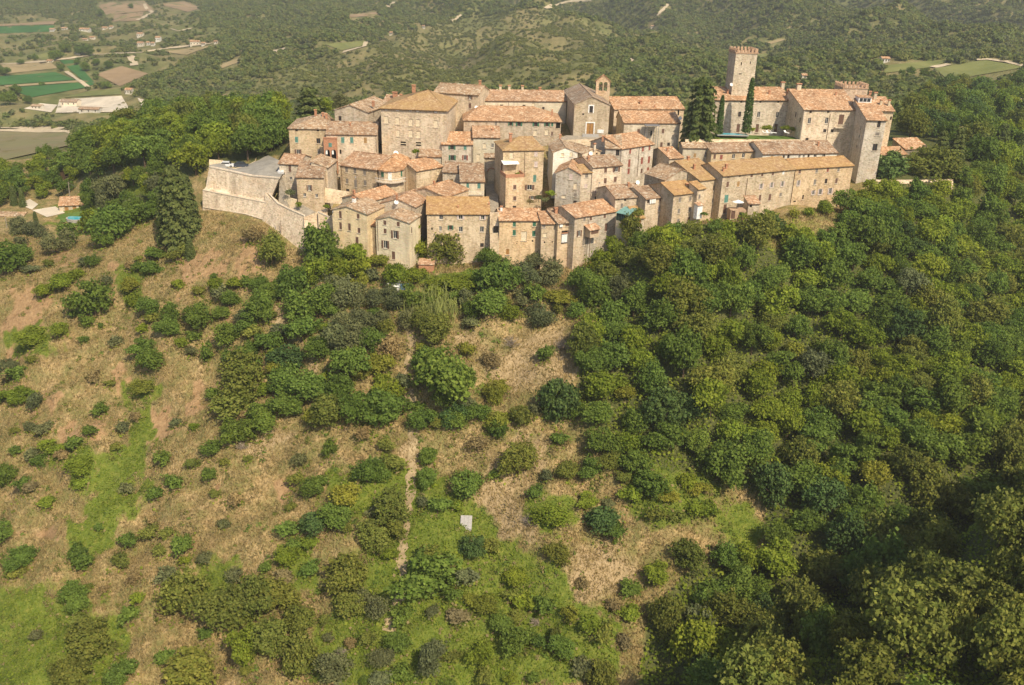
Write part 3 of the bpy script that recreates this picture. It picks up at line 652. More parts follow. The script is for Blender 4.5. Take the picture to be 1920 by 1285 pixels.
# ---- church
h = house('CH', 'stone_church', 'stone church with plain gabled facade, bell gable and pale framed door', 'church', (1077.5,195), (1143.5,198.5), 259, 259.7, base=252, kind='front', apex=(1110,181), depth=27, wc=(.88,.87,.83), rc='grey', over=.3,
  wins=[(1108.4,205.5,'d',1.0,1.9),(1106.2,242.6,'D',2.0,3.4),(1093.5,214.5,'s',.5,.5)])
for z0, z1, w_, px, py in ((0, 1.9, 1.0, 1108.4, 205.5), (0, 3.4, 2.0, 1106.2, 242.6)):
    c = h.plane_pt(px, py); mb = MB()
    for sg in (-1, 1): mb.obox(c + h.x * (sg * (w_ / 2 + .16) - .15) - h.up * (z1 / 2 + .05) - h.n * .07, h.x * .3, h.n * .067, h.up * (z1 + .4))
    mb.obox(c - h.x * (w_ / 2 + .008) + h.up * (z1 / 2 + .01) - h.n * .06, h.x * (w_ + .016), h.n * .057, h.up * .32); h.add('door_surround' if z1 > 3 else 'window_surround', mb, 'white')
c = h.plane_pt(1107, 222.5, 0, -.06); mb = MB(); mb.tube([c, c + h.n * .055], .55, 14); h.add('round_emblem', mb, 'sill')
c = h.plane_pt(1126, 246.5, 0, -.08); mb = MB(); mb.obox(c - h.x * .9 - h.up * .5, h.x * 1.8, h.n * .06, h.up * 1.0); h.add('notice_panel', mb, 'white')
# bell gable
c0 = at(1116.5, 182, 274); c1 = at(1142.5, 182, 274); zt = at(1129, 152, 274).z; za = at(1129.4, 140.5, 274).z; w_ = c1.x - c0.x; zb_ = c0.z - 9
def bp(u, z, d=0): return Vector((c0.x + u, c0.y + d, z))
mb = MB(); TH = 1.3; za1 = at(1129, 171, 274).z; za2 = at(1129, 157.5, 274).z
def arch(c, hw):
    return [(c - hw, za1)] + [(c - hw * math.cos(math.pi * k / 6), za2 + hw * math.sin(math.pi * k / 6)) for k in range(7)] + [(c + hw, za1)]
hw = .55; cs = (w_ * .34, w_ * .68)
mb.obox(bp(0, zb_), (w_, 0, 0), (0, TH, 0), (0, 0, za1 - zb_))
for u0, u1 in ((0, cs[0] - hw), (cs[0] + hw, cs[1] - hw), (cs[1] + hw, w_)): mb.obox(bp(u0, za1), (u1 - u0, 0, 0), (0, TH, 0), (0, 0, za2 + hw + .1 - za1))
for c in cs:
    A_ = arch(c, hw)[1:-1]
    for k in range(6): mb.prism([bp(A_[k][0], A_[k][1]), bp(A_[k + 1][0], A_[k + 1][1]), bp(A_[k + 1][0], A_[k + 1][1], TH), bp(A_[k][0], A_[k][1], TH)], [bp(A_[k][0], za2 + hw + .1), bp(A_[k + 1][0], za2 + hw + .1), bp(A_[k + 1][0], za2 + hw + .1, TH), bp(A_[k][0], za2 + hw + .1, TH)])
zz = za2 + hw + .1
mb.obox(bp(0, zz), (w_, 0, 0), (0, TH, 0), (0, 0, zt - zz))
mb.prism([bp(0, zt), bp(w_, zt), bp(w_ / 2, za)], [bp(0, zt, TH), bp(w_, zt, TH), bp(w_ / 2, za, TH)])
bgb = h.add('bell_gable', mb, 'stone', color=(1.0, .9, .8))
mb = MB()
for sg in (0, 1):
    e = bp(-.25 if sg == 0 else w_ + .25, zt - .15, -.2); t = bp(w_ / 2, za + .12, -.2); mb.slab([e, e + Vector((0, TH + .4, 0)), t + Vector((0, TH + .4, 0)), t], .12)
h.add('gable_tiles', mb, 'roof_tile', bgb, (1.1, .95, .8))
for c in cs:
    mb = MB(); k0 = len(mb.v); z0 = za2 - .5
    mb.tube([bp(c, z0 - .5, TH / 2), bp(c, z0 - .35, TH / 2), bp(c, z0, TH / 2), bp(c, z0 + .25, TH / 2)], [.38, .30, .24, .06], 10); h.add('bell', mb, 'eave_wood', bgb)
h7 = hs('H7', 'long stone building with plain red roof right of the church', (1152,204), (1283,203.5), 276, base=236, ridge=182, rc='orange', wins=[(1272,212,'s',.5,1.6)]); h7.chimney(1201,195,.7).chimney(1227,202,.4,.3)
h8 = hs('H8', 'tall stone building with red framed windows right of the church', (1170.5,229.5), (1275.5,230), 264, base=300, ridge=208.7, rc='orange', back=2.5, wc=(.98,.97,.93),
  wins=[(1197.4,246,'b',.9,1.2),(1243.2,246,'b',.8,1.3),(1240,272.5,'b',.8,1.7),(1253.6,271,'d',.8,1.0),(1231.4,289,'r',.8,2.6),(1221,250,'s',.5,1.5)]); h8.pipe((1166.5,1166),214,250).dish(1275,222)
c = h8.plane_pt(1212, 254, 0, -3.2); mb = MB()
for dx in (0, 3.4):
    for dy in (0, 2.2): mb.obox(c + h8.x * dx + h8.n * dy - h8.up * 4, h8.x * .12, h8.n * .12, h8.up * 6.6)
mb.obox(c - h8.x * .3 - h8.n * .2 + h8.up * 2.6, h8.x * 4.1, h8.n * 2.7, h8.up * .12)
pg = mb.build('roof_pergola', 'metal_grey'); tag(pg, 'grey metal pergola on a roof terrace below the church', 'pergola')
# ---- castle
CG = 'castle buildings'
W9 = house('W9', 'castle_wing', 'long castle wing with rows of small windows and pool garden in front', 'castle', (1353,186.3), (1484.5,186.5), 270, None, base=252, ridge=164, rc='orange', over=.5, group=CG,
  wins=[(1386.8,214.5,'d',.9,1.5),(1422.5,215,'w',.9,1.6),(1457.5,215.6,'w',.9,1.6),(1384,240.8,'DB',1.0,2.4),(1419.7,240.8,'DB',1.0,2.4),(1454.7,240.4,'DB',1.0,2.4),(1390,191,'a'),(1426,191,'a'),(1459.6,191,'a')])
W9.chimney(1363.7,176,.8,.5).chimney(1442,177,.8,.5).chimney(1476.5,176,1.0,.6).chimney(1473,0,1.2,1.0,'plaster',True).pipe((1412.5,1409),190,222)
house('W9b', 'castle_wing', 'short castle wing end half hidden behind the big conifer', 'castle', (1338,186), (1352.6,186.2), 270.3, 270, base=252, ridge=164, rc='orange', group=CG)
# tower
tA = at(1375, 150, 273); tw = 6.0
T = house('TW', 'castle_tower', 'tall square crenellated stone tower rising behind the castle wing', 'tower', (1380.2,100.5), (1420.2,102.5), 273, 273.6, base=175, kind='flat', depth=6.6, wc=(.97,.95,.90), group=CG,
  wins=[(1390,120,'s',.35,.9),(1407,118,'s',.3,.7),(1388,139,'s',.9,.3)])
def merlons(H_, count, wfrac, mh, mat='brick', swallow=False, corn=.35, col_=(1,1,1)):
    z = H_.ze; ed = H_.edges; mb = MB()
    for p, q in ed:
        ex = (q - p).normalized(); en = Vector((-ex.y, ex.x, 0)); mb.obox(p - ex * .2 - en * .2 + Vector((0, 0, .003)), ex * ((q - p).length + .2), en * .5, Vector((0, 0, corn)))
    cr = H_.add('cornice', mb, mat)
    for p, q in ed:
        ex = (q - p).normalized(); en = Vector((-ex.y, ex.x, 0)); L = (q - p).length; st = L / count; w = st * wfrac
        for i in range(count):
            o = p + ex * (i * st + (st - w) / 2) - en * .18 + Vector((0, 0, corn + .004)); mb = MB()
            if swallow:
                pr = [(0, 0), (w, 0), (w, mh), (w / 2, mh * .68), (0, mh)]
                mb.prism([o + ex * a_ + Vector((0, 0, b_)) for a_, b_ in pr], [o + ex * a_ + en * .4 + Vector((0, 0, b_)) for a_, b_ in pr])
            else: mb.obox(o, ex * w, en * .4, Vector((0, 0, mh)))
            H_.add('merlon', mb, mat, cr)
merlons(T, 6, .55, 1.0, 'old_brick')
T.dish(1371,159,e=3,r=.5)
H10 = house('H10', 'castle_block', 'main castle block with dormer, stone balcony and dark side wall', 'castle', (1507,204), (1611,205), 262, None, base=300, ridge=168.5, rc='orange', over=.5, back=3, group=CG,
  wins=[(1517.6,226.8,'w',.9,1.6),(1550,226.4,'w',.95,1.7),(1577,225,'DB',1.5,2.9),(1520,210.5,'a'),(1553,210,'a'),(1546.4,245.5,'d',.9,.9),(1560.4,245.5,'d',.9,.9),(1513,261.7,'d',.9,.9),(1500,225,'d',.8,1.3,3),(1492,215,'d',.8,1.3,3)])
H10.chimney(1496,0,1.3,1.2,'plaster',True).chimney(1567,179,.6,.4).balcony(1564,1584,238.5,1.0,.95,'sill').pipe((1557,1553),214,262)
mb = MB(); p = H10.a - H10.n * .12; mb.tube([p + H10.x * .25 - H10.up * .4, p + H10.x * .25 - H10.up * 14], .16, 8); H10.add('drain_pipe', mb, 'sill')
H11 = house('H11', 'castle_block', 'tall castle block jutting forward with its left side in deep shade', 'castle', (1625.5,223.5), (1662,224.5), 254, None, base=318, ridge=186, rc='orange', kind='shed', over=.5, group=CG, bury=8,
  wins=[(1648,233,'d',.9,1.9),(1645,251.6,'n',1.2,.9),(1640.5,276.6,'d',1.3,1.9),(1614,240,'s',.5,1.2,3),(1606,275,'s',.5,.9,3),(1611,256,'s',.5,.9,3)])
# dormer
HD = H11; dp = HD.roof_pt(1609, 193); dq = HD.roof_pt(1633, 193); dx = H11.x; wL = (dq - dp).dot(dx)
mb = MB(); mb.prism([dp, dp + dx * wL, dp + dx * wL + H11.n * 3.2, dp + H11.n * 3.2], [dp + H11.up * 1.5, dp + dx * wL + H11.up * 1.5, dp + dx * wL + H11.n * 3.2 + H11.up * 1.7, dp + H11.n * 3.2 + H11.up * 1.7]); dm = H11.add('dormer', mb, 'white', H11.roofo)
for i in range(3): mb = MB(); mb.obox(dp + dx * (wL * (.08 + .29 * i)) + H11.up * .3 - H11.n * .02, dx * wL * .25, H11.n * .018, H11.up * .95); H11.add('dormer_pane', mb, 'glass', H11.roofo)
mb = MB(); mb.slab([dp - dx * .2 - H11.n * .25 + H11.up * 1.6, dp + dx * (wL + .2) - H11.n * .25 + H11.up * 1.6, dp + dx * (wL + .2) + H11.n * 3.3 + H11.up * 1.8, dp - dx * .2 + H11.n * 3.3 + H11.up * 1.8], .09); H11.add('dormer_roof', mb, 'roof_tile', H11.roofo, ROOFC['orange'])
house('H12', 'castle_block', 'rear castle block with several chimneys at the right end', 'castle', (1640,205.5), (1676,206.5), 268, None, base=288, ridge=182, rc='orange', over=.7, back=4, group=CG, wins=[(1672,222,'s',.5,1)]).chimney(1640,186,1.6,.8,'plaster').chimney(1651,197,1.2,.6,'plaster').chimney(1666,199,1.4,.6,'plaster').chimney(1630,182,1.3,.7)
H13 = house('H13', 'castle_turret', 'low crenellated turret with swallow-tail merlons behind the main castle roof', 'tower', (1581,166), (1627.5,167), 284, None, base=185, kind='flat', depth=7, wc=(1.05,.92,.85), group=CG)
merlons(H13, 6, .5, 1.15, 'old_brick', True, .25)
# ---- second and third rows, left
h = hs('P9a', 'stone house with a tall brown shutter beside the piazza', (523,305.5), (561.5,307.5), 237, None, base=350, ridge=289.5, rc='red', wins=[(543.3,316,'b',.8,1.9),(545.4,334.8,'w',.8,.9)])
hs('P9b', 'stone house with worn roof jutting towards the ramp below the piazza', (555.5,331), (606,331.8), 227, None, base=388, ridge=303, rc='brown', wc=(.98,.95,.9), wins=[(580,352.6,'bo',.7,1.5),(571.3,366,'w',.7,.9),(593.8,367.2,'w',.7,.9)])
hs('P9c', 'narrow stone house facing right with arched side wall above the ramp', (613.5,313.5), (631,299.5), 232, None, base=352, ridge=296, rc='tan', kind='shed', wins=[(619,330,'s',.6,2.0),(626,325,'s',.5,1.5)])
hs('P8', 'stone house with six dark shuttered windows below the porch house', (637,308.5), (706,317.6), 239, None, base=362, ridge=288.5, rc='red', wc=(.98,.94,.85), wins=[(649.5,318.5,'n'),(665.2,320.2,'n'),(683.5,323.6,'n'),(650.6,339.8,'n'),(666.4,344.4,'n',.9,2.0),(684.5,343.2,'n'),(651.8,357,'d',1.1,.7)]).pipe((640,641),312,352)
# rounded corner house
Yr = 233
ctr = [(709.5,317.3),(720,319.5),(733.5,320.2),(746,319.3),(756,316.5),(768,301.5)]
ze = at(*ctr[2], Yr).z; pts = [on_z(x_, y_, ze) for x_, y_ in ctr]; c_back = pts[0] + Vector((1.0, 12, 0)); pts_all = pts + [pts[-1] + Vector((0, 3, 0)), c_back]
root = empty('stone_house', tuple(sum(pts_all, Vector()) / len(pts_all) - Vector((0, 0, 14)))); tag(root, 'rounded stone corner house with curved white balcony', 'house', G0); HR = root.location.copy()
def radd(name, mb, mat, parent=None, color=None):
    mb.v = [tuple(Vector(v) - HR) for v in mb.v]; return mb.build(name, mat, parent or root, color)
mb = MB(); dn = Vector((0, 0, -14)); n_ = len(pts_all)
for i in range(n_): q = (i + 1) % n_; mb.face(pts_all[i] + dn, pts_all[q] + dn, pts_all[q], pts_all[i])
radd('wall', mb, 'stone', None, (1.02, .97, .88))
cen = sum(pts_all, Vector()) / n_; apx = on_z(742, 285, ze + 2.2); ov = [p + (p - cen).normalized() * .45 - Vector((0, 0, .12)) for p in pts_all]
mb = MB()
for i in range(n_): q = (i + 1) % n_; mb.slab([ov[i] + Vector((0, 0, .1)), ov[q] + Vector((0, 0, .1)), apx + Vector((0, 0, .1))], .2)
radd('roof', mb, 'roof_tile', None, (1.1, 1.0, .85))
for i, (px, py, k, w_, hh) in enumerate([(717,327.5,'shutter_green',.9,1.3),(731,331,'white',1.0,2.1),(753,326,'shutter_green',.6,1.5)]):
    seg = 0 if i == 0 else (1 if i == 1 else 3); a_, b_ = pts[seg], pts[seg + 1]; ex = (b_ - a_).normalized(); en = Vector((-ex.y, ex.x, 0)); d = ray(px, py); P_ = CAM + d * ((a_ - en * .06 - CAM).dot(en) / d.dot(en))
    mb = MB(); mb.obox(P_ - ex * w_ / 2 - Vector((0, 0, hh / 2)), ex * w_, en * .05, (0, 0, hh)); w0 = radd('window' if k != 'white' else 'door', mb, k)
    mb = MB(); mb.obox(P_ - ex * (w_ / 2 + .1) - Vector((0, 0, hh / 2 + .1)) - en * .04, ex * (w_ + .2), en * .12, (0, 0, .095)); radd('sill', mb, 'sill', w0)
zbal = at(731, 341, Yr).z; outer = [p + (p - cen).normalized() * 1.2 for p in pts[:5]]
mb = MB()
for i in range(4):
    q = [pts[i], outer[i], outer[i + 1], pts[i + 1]]; q = [Vector((v.x, v.y, zbal)) for v in q]; mb.slab(q, .22)
bal = radd('balcony', mb, 'sill'); mb = MB()
for i in range(4):
    a_, b_ = [Vector((v.x, v.y, zbal)) for v in (outer[i], outer[i + 1])]; mb.tube([a_ + Vector((0, 0, .85)), b_ + Vector((0, 0, .85))], .05, 5)
    for k in range(5): q = a_ + (b_ - a_) * (k / 5); mb.tube([q, q + Vector((0, 0, .85))], .02, 4)
radd('railing', mb, 'white', bal)
mb = MB(); a_ = pts[4]; b_ = pts[5]
for k in range(3): q = a_ + (b_ - a_) * (.25 + .25 * k) + Vector((.12, -.05, 0)); mb = MB(); mb.tube([q - Vector((0, 0, .4)), q - Vector((0, 0, 9))], .06, 5); radd('downpipe', mb, 'sill' if k % 2 else 'pipe')
mb = MB(); q = on_z(742, 288, ze + 1.9); mb.tube([q, q + Vector((.1, -.2, .12))], [.6, .7], 14); dso = radd('satellite_dish', mb, 'white'); mb = MB(); mb.tube([q, q - Vector((0, 0, 1))], .04, 5); radd('dish_arm', mb, 'metal_grey', dso)
hs('P6', 'low red-roofed annex in front of the palazzo', (786,292.5), (827,293), 247, None, base=302, ridge=266, rc='brown', kind='shed', wall='plaster')
hs('P3', 'stone house with open green shutters beside the pale house', (828.5,269.5), (886,270.3), 250, None, base=306, ridge=248, rc='orange', wins=[(847.5,276,'go',1.0,1.4),(872,276.5,'t',.9,1.4),(848,296,'go',1.0,1.4),(871.9,296,'ro',.8,1.4)]).pipe((884.5,884.5),272,305)
hs('P1', 'pale cream house with red roof and tiny upper windows', (887.5,256.5), (937,257.2), 252, None, base=306, ridge=237, rc='red', wall='pale_plaster', wc=(.90,.90,.86), wins=[(908.6,260,'s',.6,.5),(924,259.8,'s',.6,.5),(923.5,273,'w',.7,1.1),(908.6,274,'x',.9,1.3),(896.7,296,'x',.9,2.0)]).chimney(924,245,.3,.5)
h = hs('P2', 'narrow house with an arched passage beside the steep street', (908.5,294.3), (932,294.8), 246, None, base=346, ridge=289, rc='brown', kind='shed', wc=(1.04,1,.9), wins=[(916,297.5,'s',.4,.4),(927.5,298,'s',.4,.4)])
c = h.plane_pt(921.5, 330, 0, -.03); mb = MB(); hwp = .95; pr = [(-hwp, -2.4)] + [(-hwp * math.cos(math.pi * k / 8), 1.1 + hwp * math.sin(math.pi * k / 8)) for k in range(9)] + [(hwp, -2.4)]
mb.prism([c + h.x * a_ + h.up * b_ for a_, b_ in pr], [c + h.x * a_ + h.up * b_ + h.n * .02 for a_, b_ in pr]); ao = h.add('arch_recess', mb, 'blind_fill')
mb = MB()
for k in range(8):
    a_, b_ = pr[1 + k], pr[2 + k]; mb.prism([c + h.x * (q_[0] * f_) + h.up * (1.1 + (q_[1] - 1.1) * f_) - h.n * .3 for q_, f_ in ((a_, 1), (b_, 1), (b_, 1.25), (a_, 1.25))], [c + h.x * (q_[0] * f_) + h.up * (1.1 + (q_[1] - 1.1) * f_) - h.n * .003 for q_, f_ in ((a_, 1), (b_, 1), (b_, 1.25), (a_, 1.25))])
h.add('arch_hood', mb, 'brick', ao); mb = MB()
for k in range(9): mb.obox(c + h.x * (-.9 + .22 * k) - h.up * 2.3 - h.n * .12, h.x * .05, h.n * .05, h.up * .9)
h.add('gate', mb, 'metal_grey', ao)
hs('P4b', 'plain stone house with sloping red roof left of the orange shutter', (780.5,320), (829.5,311.5), 238, None, base=362, ridge=299, rc='orange', wc=(.96,.95,.92), wins=[(821,324.5,'x',.7,1.0),(820.6,340.5,'w',.8,.9)])
hs('P4', 'small stone house with a tall orange shutter', (830,321.3), (862.5,323), 239, None, base=364, ridge=305, rc='brown', wins=[(842.5,325.6,'x',.7,.8),(846.9,344,'D',.85,2.2),(831,347,'s',.4,.5)])
hs('P5', 'house with a long white balcony and teal shutters above the street', (863.5,339.5), (908.3,339.8), 232, None, base=374, ridge=307, rc='brown', wall='plaster', wc=(1.05,1.03,.98), wins=[(876.9,350.5,'t',.75,2.0),(898,347.8,'t',.9,1.7)]).balcony(867,906.5,363.5,1.1,.8,'white')
# ---- the tall house and its terrace
h = hs('T1', 'tallest house, square stone tower-like with shaded left wall', (943.5,281.5), (1020,277.3), 229, 231.2, base=380, ridge=257, kind='hip', hipl=5.2, hipr=1.5, roof='lichen_tile', rc='red', wc=(.96,.92,.84), over=.3,
  wins=[(959,291.5,'x',1.0,1.5),(1005,288,'p',.9,1.4),(1005,308,'p',.9,1.4),(1002.6,335,'t',.9,1.8),(993,351.6,'bo',1.3,1.3),(998,371,'bo',.9,.9),(990,357,'s',.3,.4),(938,330,'s',.5,1.6,3),(940,350,'s',.5,1.2,3)]); h.chimney(957,263,1.4,.7).pipe((984.5,983.5),284,330)
h2 = hs('T1b', 'lower terrace wing with white awning in front of the tallest house', (948.5,334), (983.5,332.5), 224.5, None, base=392, kind='flat', depth=5.2, wc=(1.02,.94,.84), wins=[(965.2,351,'b',.9,1.1),(965.2,372.2,'b',.9,1.1),(964.6,388.3,'d',.9,.6)])
mb = MB()
for p, q in [h2.edges[0], h2.edges[1], h2.edges[3]]:
    ex = (q - p).normalized(); en = Vector((-ex.y, ex.x, 0)); mb.obox(p - ex * .03 - en * .03 + Vector((0, 0, .004)), ex * ((q - p).length + .05), en * .22, (0, 0, .85))
h2.add('parapet', mb, 'brick')
aw0 = h2.a + h2.n * 4.9 + h2.up * 3.4; mb = MB(); mb.slab([aw0 - h2.n * 2.3 - h2.up * .6 + h2.x * .1, aw0 - h2.n * 2.3 - h2.up * .6 + h2.x * (h2.w - .6), aw0 + h2.x * (h2.w - .6), aw0 + h2.x * .1], .05); awn = h2.add('awning', mb, 'fabric_white')
mb = MB()
for u in (.2, h2.w - .7): mb.tube([h2.a + h2.n * 2.7 + h2.x * u, aw0 - h2.n * 2.2 + h2.x * u - h2.up * .65], .04, 5)
h2.add('awning_post', mb, 'metal_grey', awn)
mb = MB(); mb.obox(h2.a + h2.n * 5.0 + h2.x * .2, h2.x * (h2.w - 1), h2.n * .1, h2.up * 2.6); h2.add('terrace_door', mb, 'frame_wood')
# ---- right of the tall house
h = hs('R10', 'grey stone gabled house with pinkish blind window, centre', (1042.5,323), (1088.5,326), 226, None, base=386, kind='front', apex=(1066,313), depth=9, wc=(.80,.82,.84), rc='orange', wins=[(1070.6,332,'p',.9,1.4),(1078.7,349.5,'x',.9,1.5),(1057,369,'x',1.1,.8),(1078.7,366,'n',.8,.9),(1078,379,'d',.9,.7)])
hs('R9', 'small yellow-roofed lean-to between grey house and brown-roofed house', (1089.5,323), (1110.5,322.2), 226.5, None, base=384, ridge=309, rc='red', roof='lichen_tile', kind='shed', wc=(.95,.92,.88), wins=[(1100,329.5,'n',.9,1.1),(1098.7,349,'p',.9,1.0)])
h = hs('R8', 'house with two rows of brown shutters, brown roof, right of centre', (1111.5,313), (1166.5,308.3), 227, None, base=388, ridge=292, rc='brown', wins=[(1135.6,319.5,'b',.9,1.3),(1155.6,318,'bo',1.1,1.3),(1135,339,'b',.9,1.4),(1153.7,336.5,'b',.9,1.4),(1118.7,359,'po',.7,1.2),(1118,373,'d',.7,1.2)]); h.chimney(1103,300,.6,.4)
hs('R11', 'white plastered gabled house among the stone ones', (1037.5,284.5), (1083.3,285), 236, None, base=330, kind='front', apex=(1060,276), depth=11, wall='pale_plaster', wc=(1.08,1.1,1.12), rc='tan', wins=[(1055,291,'x',.8,1.0),(1071,290,'x',.8,1.0),(1074.4,308.5,'w',.7,.9)]).chimney(1040,0,.8,.5,'brick',True)
hs('R12', 'small gabled stone house behind the white one', (1092,287.5), (1126,283), 237, None, base=320, kind='front', apex=(1113,278), depth=9.5, rc='tan', wins=[(1119,288.5,'s',.6,.5)]).chimney(1119,0,.9,.6,'plaster',True).dish(1107.5,288)
hs('R7a', 'narrow stone house with one dark window below the church steps', (1135.5,276.8), (1165,278), 240, None, base=348, ridge=254, rc='tan', wins=[(1158,286.5,'d',.9,1.7)]).chimney(1130,262,.7,.5)
h = hs('R7b', 'tall stone house with many red shutters, right of centre', (1165.8,278.2), (1226,269), 239.5, None, base=352, ridge=252, rc='orange', wins=[(1181.9,284,'r',.8,1.3),(1205.6,279.5,'r',.9,1.4),(1218,277,'r',.8,1.4),(1180,306.2,'r',.9,2.1),(1203.7,301.5,'r',.9,1.9),(1216.9,299.6,'r',.9,1.9),(1178.7,321.5,'r',.9,1.5),(1203,320.8,'b',.8,1.3),(1215,318.9,'r',.9,1.5)]); h.pipe((1199,1198),276,330)
h = hs('G1', 'stone house with brown patched roof and grey gable side behind the front row', (1154,371), (1209.5,367), 216.5, None, base=432, ridge=347, rc='brown', wins=[(1172.5,372,'s',.6,.9),(1197.5,374,'b',.7,1.2),(1166,386,'n',.7,1.2),(1160,374,'s',.4,.4)]); h.dish(1195,346,'roof').chimney(1178,350,.7,.4)
h = hs('G2', 'small house with washing on its wall below the grey gable', (1211,372.3), (1242,368.5), 216, None, base=436, ridge=350, rc='brown', wins=[(1215.6,376.5,'d',.6,1.2),(1238,374,'b',.7,1.1),(1238,391,'po',.6,1.2)])
for i, (dx, wq) in enumerate(((0, .5), (.6, .6), (1.3, .45))):
    c = h.plane_pt(1219 , 374, 0, -.3) + h.x * dx; mb = MB(); mb.obox(c - h.up * 1.1, h.x * wq, h.n * .03, h.up * 1.0); o = mb.build('hanging_laundry', 'fabric_white'); tag(o, ['white sheet hanging leftmost below the roof of the small house', 'white sheet hanging in the middle of the washing line', 'white sheet hanging rightmost on the washing line'][i], 'laundry', 'washing on the wall')
hs('G3', 'tiny yellow-roofed annex beside the teal veranda', (1193.5,408.3), (1208,407.3), 209.5, None, base=446, ridge=388, roof='lichen_tile', rc='orange', kind='shed', wins=[(1200,414,'r',.7,1.2)])
hs('R6', 'grey stone gabled house above the orange lichen roof', (1247,337), (1309,329.5), 222, None, base=392, kind='front', apex=(1278.4,318), depth=8, rc='tan', wc=(.82,.83,.83))
h = hs('R5', 'stone house with bright orange lichen roof and broad shaded left wall', (1263.5,364.5), (1308,359.5), 214, None, base=430, ridge=341, roof='lichen_tile', rc='orange', wc=(.92,.86,.78), wins=[(1275,374.5,'n',.8,1.2),(1294.7,372.3,'n',.8,1.2),(1273,396,'n',.8,1.2),(1293,392.6,'n',.8,1.2),(1291.3,411,'b',.9,1),(1272,414,'n',.8,1)]); h.chimney(1288,349,.3,.6,'plaster')
h = hs('R5b', 'narrow white bay house with tiled hood beside the orange lichen roof', (1308.6,354), (1322,352), 215.5, None, base=432, ridge=341, roof='lichen_tile', rc='orange', kind='shed', wins=[(1311.6,369,'n',.7,1.1)])
c0 = h.plane_pt(1306.5, 404, 0, -1.2); c1 = h.plane_pt(1316, 404, 0, -1.2); mb = MB(); L_ = (c1 - c0).dot(h.x); mb.obox(c0 - h.up * 1.0, h.x * L_, h.n * 1.19, h.up * 3.4); bo = h.add('bay', mb, 'white'); mb = MB(); t0 = c0 + h.up * 2.45; mb.slab([t0 - h.x * .2 - h.n * .3, t0 + h.x * (L_ + .2) - h.n * .3, t0 + h.x * (L_ + .2) + h.n * 1.19 + h.up * .5, t0 - h.x * .2 + h.n * 1.19 + h.up * .5], .1); h.add('bay_roof', mb, 'roof_tile', bo, (1, 1, 1))
h = hs('R4', 'stone house under a wide yellow lichen roof left of the long row', (1312,338), (1355,332.3), 222, None, base=416, ridge=300, roof='lichen_tile', rc='red', wins=[(1338.7,353.3,'d',.6,1.2),(1337,376,'n',.8,1.1),(1320,358,'s',.4,.6)]); h.chimney(1301,318,1.0,.5).chimney(1290,300,.6,.6).pipe((1352,1350.5),336,400)
R1 = hs('R1', 'left house of the long front row with yellow lichen roof', (1355.5,329), (1492,316), 222.5, None, base=414, ridge=300, roof='lichen_tile', rc='red', wc=(1.0,.93,.82),
  wins=[(1366,331,'a'),(1387.3,329.5,'a'),(1409.5,329.5,'b',.8,.9),(1429.4,327.8,'b',.8,.9),(1449.4,325.6,'b',.8,.9),(1469,324,'q',.8,.95),(1364.4,346,'b'),(1384.4,345.2,'y',.9,1.4),(1427.2,349.6,'po',.7,1.4),(1446.7,347.4,'po',.7,1.4),(1466.8,345.2,'po',.7,1.4),(1361.9,372.8,'t',1.3,2.0),(1425,371,'b',.8,1.6),(1443.5,370.2,'b',.9,1.8),(1463.9,365.2,'n',.9,1.0),(1359,392.5,'DB',1.0,2.4)])
R1.chimney(1361,317,.9,.5).chimney(1356,322,.7,.4).pipe((1402,1398),334,372)
R2 = hs('R2', 'right house of the long front row reaching the castle foot', (1492.6,315.8), (1600,309.5), R1.b.y, None, base=394, ridge=296, roof='lichen_tile', rc='orange', wc=(.98,.92,.84),
  wins=[(1499.7,322,'b',.8,1.0),(1531.5,320.5,'n',.8,1.0),(1552.2,319,'r',.7,1.1),(1572.4,318.2,'n',.8,1.0),(1497,343.7,'po',.6,1.5),(1528,341.5,'n',.8,1.4),(1548.8,340,'d',.8,1.3),(1568.4,339.2,'b',.8,1.4),(1524.8,361.4,'po',.7,1.2),(1538,359.9,'po',.8,1.6),(1556.6,358.5,'po',.8,1.6),(1505.6,370,'d',.5,1.2),(1490,378,'s',.8,.4)]); R2.pipe((1491.5,1487),318,380)
hs('R3a', 'low house with pale wall above the long front row, left part', (1334.5,285), (1424.5,282), 247, None, base=312, ridge=268, rc='brown', wall='plaster', wc=(.98,.92,.84), wins=[(1352.6,294.9,'r',.9,1.3),(1375.5,293.4,'w',.9,1.2),(1394,292,'w',.9,1.2),(1418.4,291.2,'w',.9,1.3),(1340,294,'b',.8,1.3)]).chimney(1413,274,.8,.4)
hs('R3b', 'long low house with white window band above the long front row', (1430.5,287.8), (1570,285.6), 246, None, base=310, ridge=265, rc='brown', wall='pale_plaster', wc=(.92,.90,.85), wins=[(1447,295,'y',.8,.9),(1469.4,294.5,'d',.6,.8),(1478.2,294,'d',.7,.9),(1499,293.6,'w',.6,.9),(1507,293.4,'w',.6,.9),(1516,293,'d',.6,.9),(1528.5,293,'w',.9,1.0),(1544.8,292.3,'w',.9,1.0)]).chimney(1534,274,.8,.4)
hs('R3c', 'small pale house with two windows below the tall red-framed building', (1281,276), (1329.5,276.6), 249, None, base=308, ridge=268.5, rc='tan', wall='plaster', wins=[(1302.8,291.7,'y',.8,1.2),(1324.5,290.2,'n',.9,1.4)])
hs('R3d', 'little stone shed with orange roof beside the tall red shuttered house', (1255,296.5), (1280.5,294.5), 243, None, base=316, ridge=277, rc='orange', wc=(.95,.92,.86)).chimney(1251,284,.6,.4)
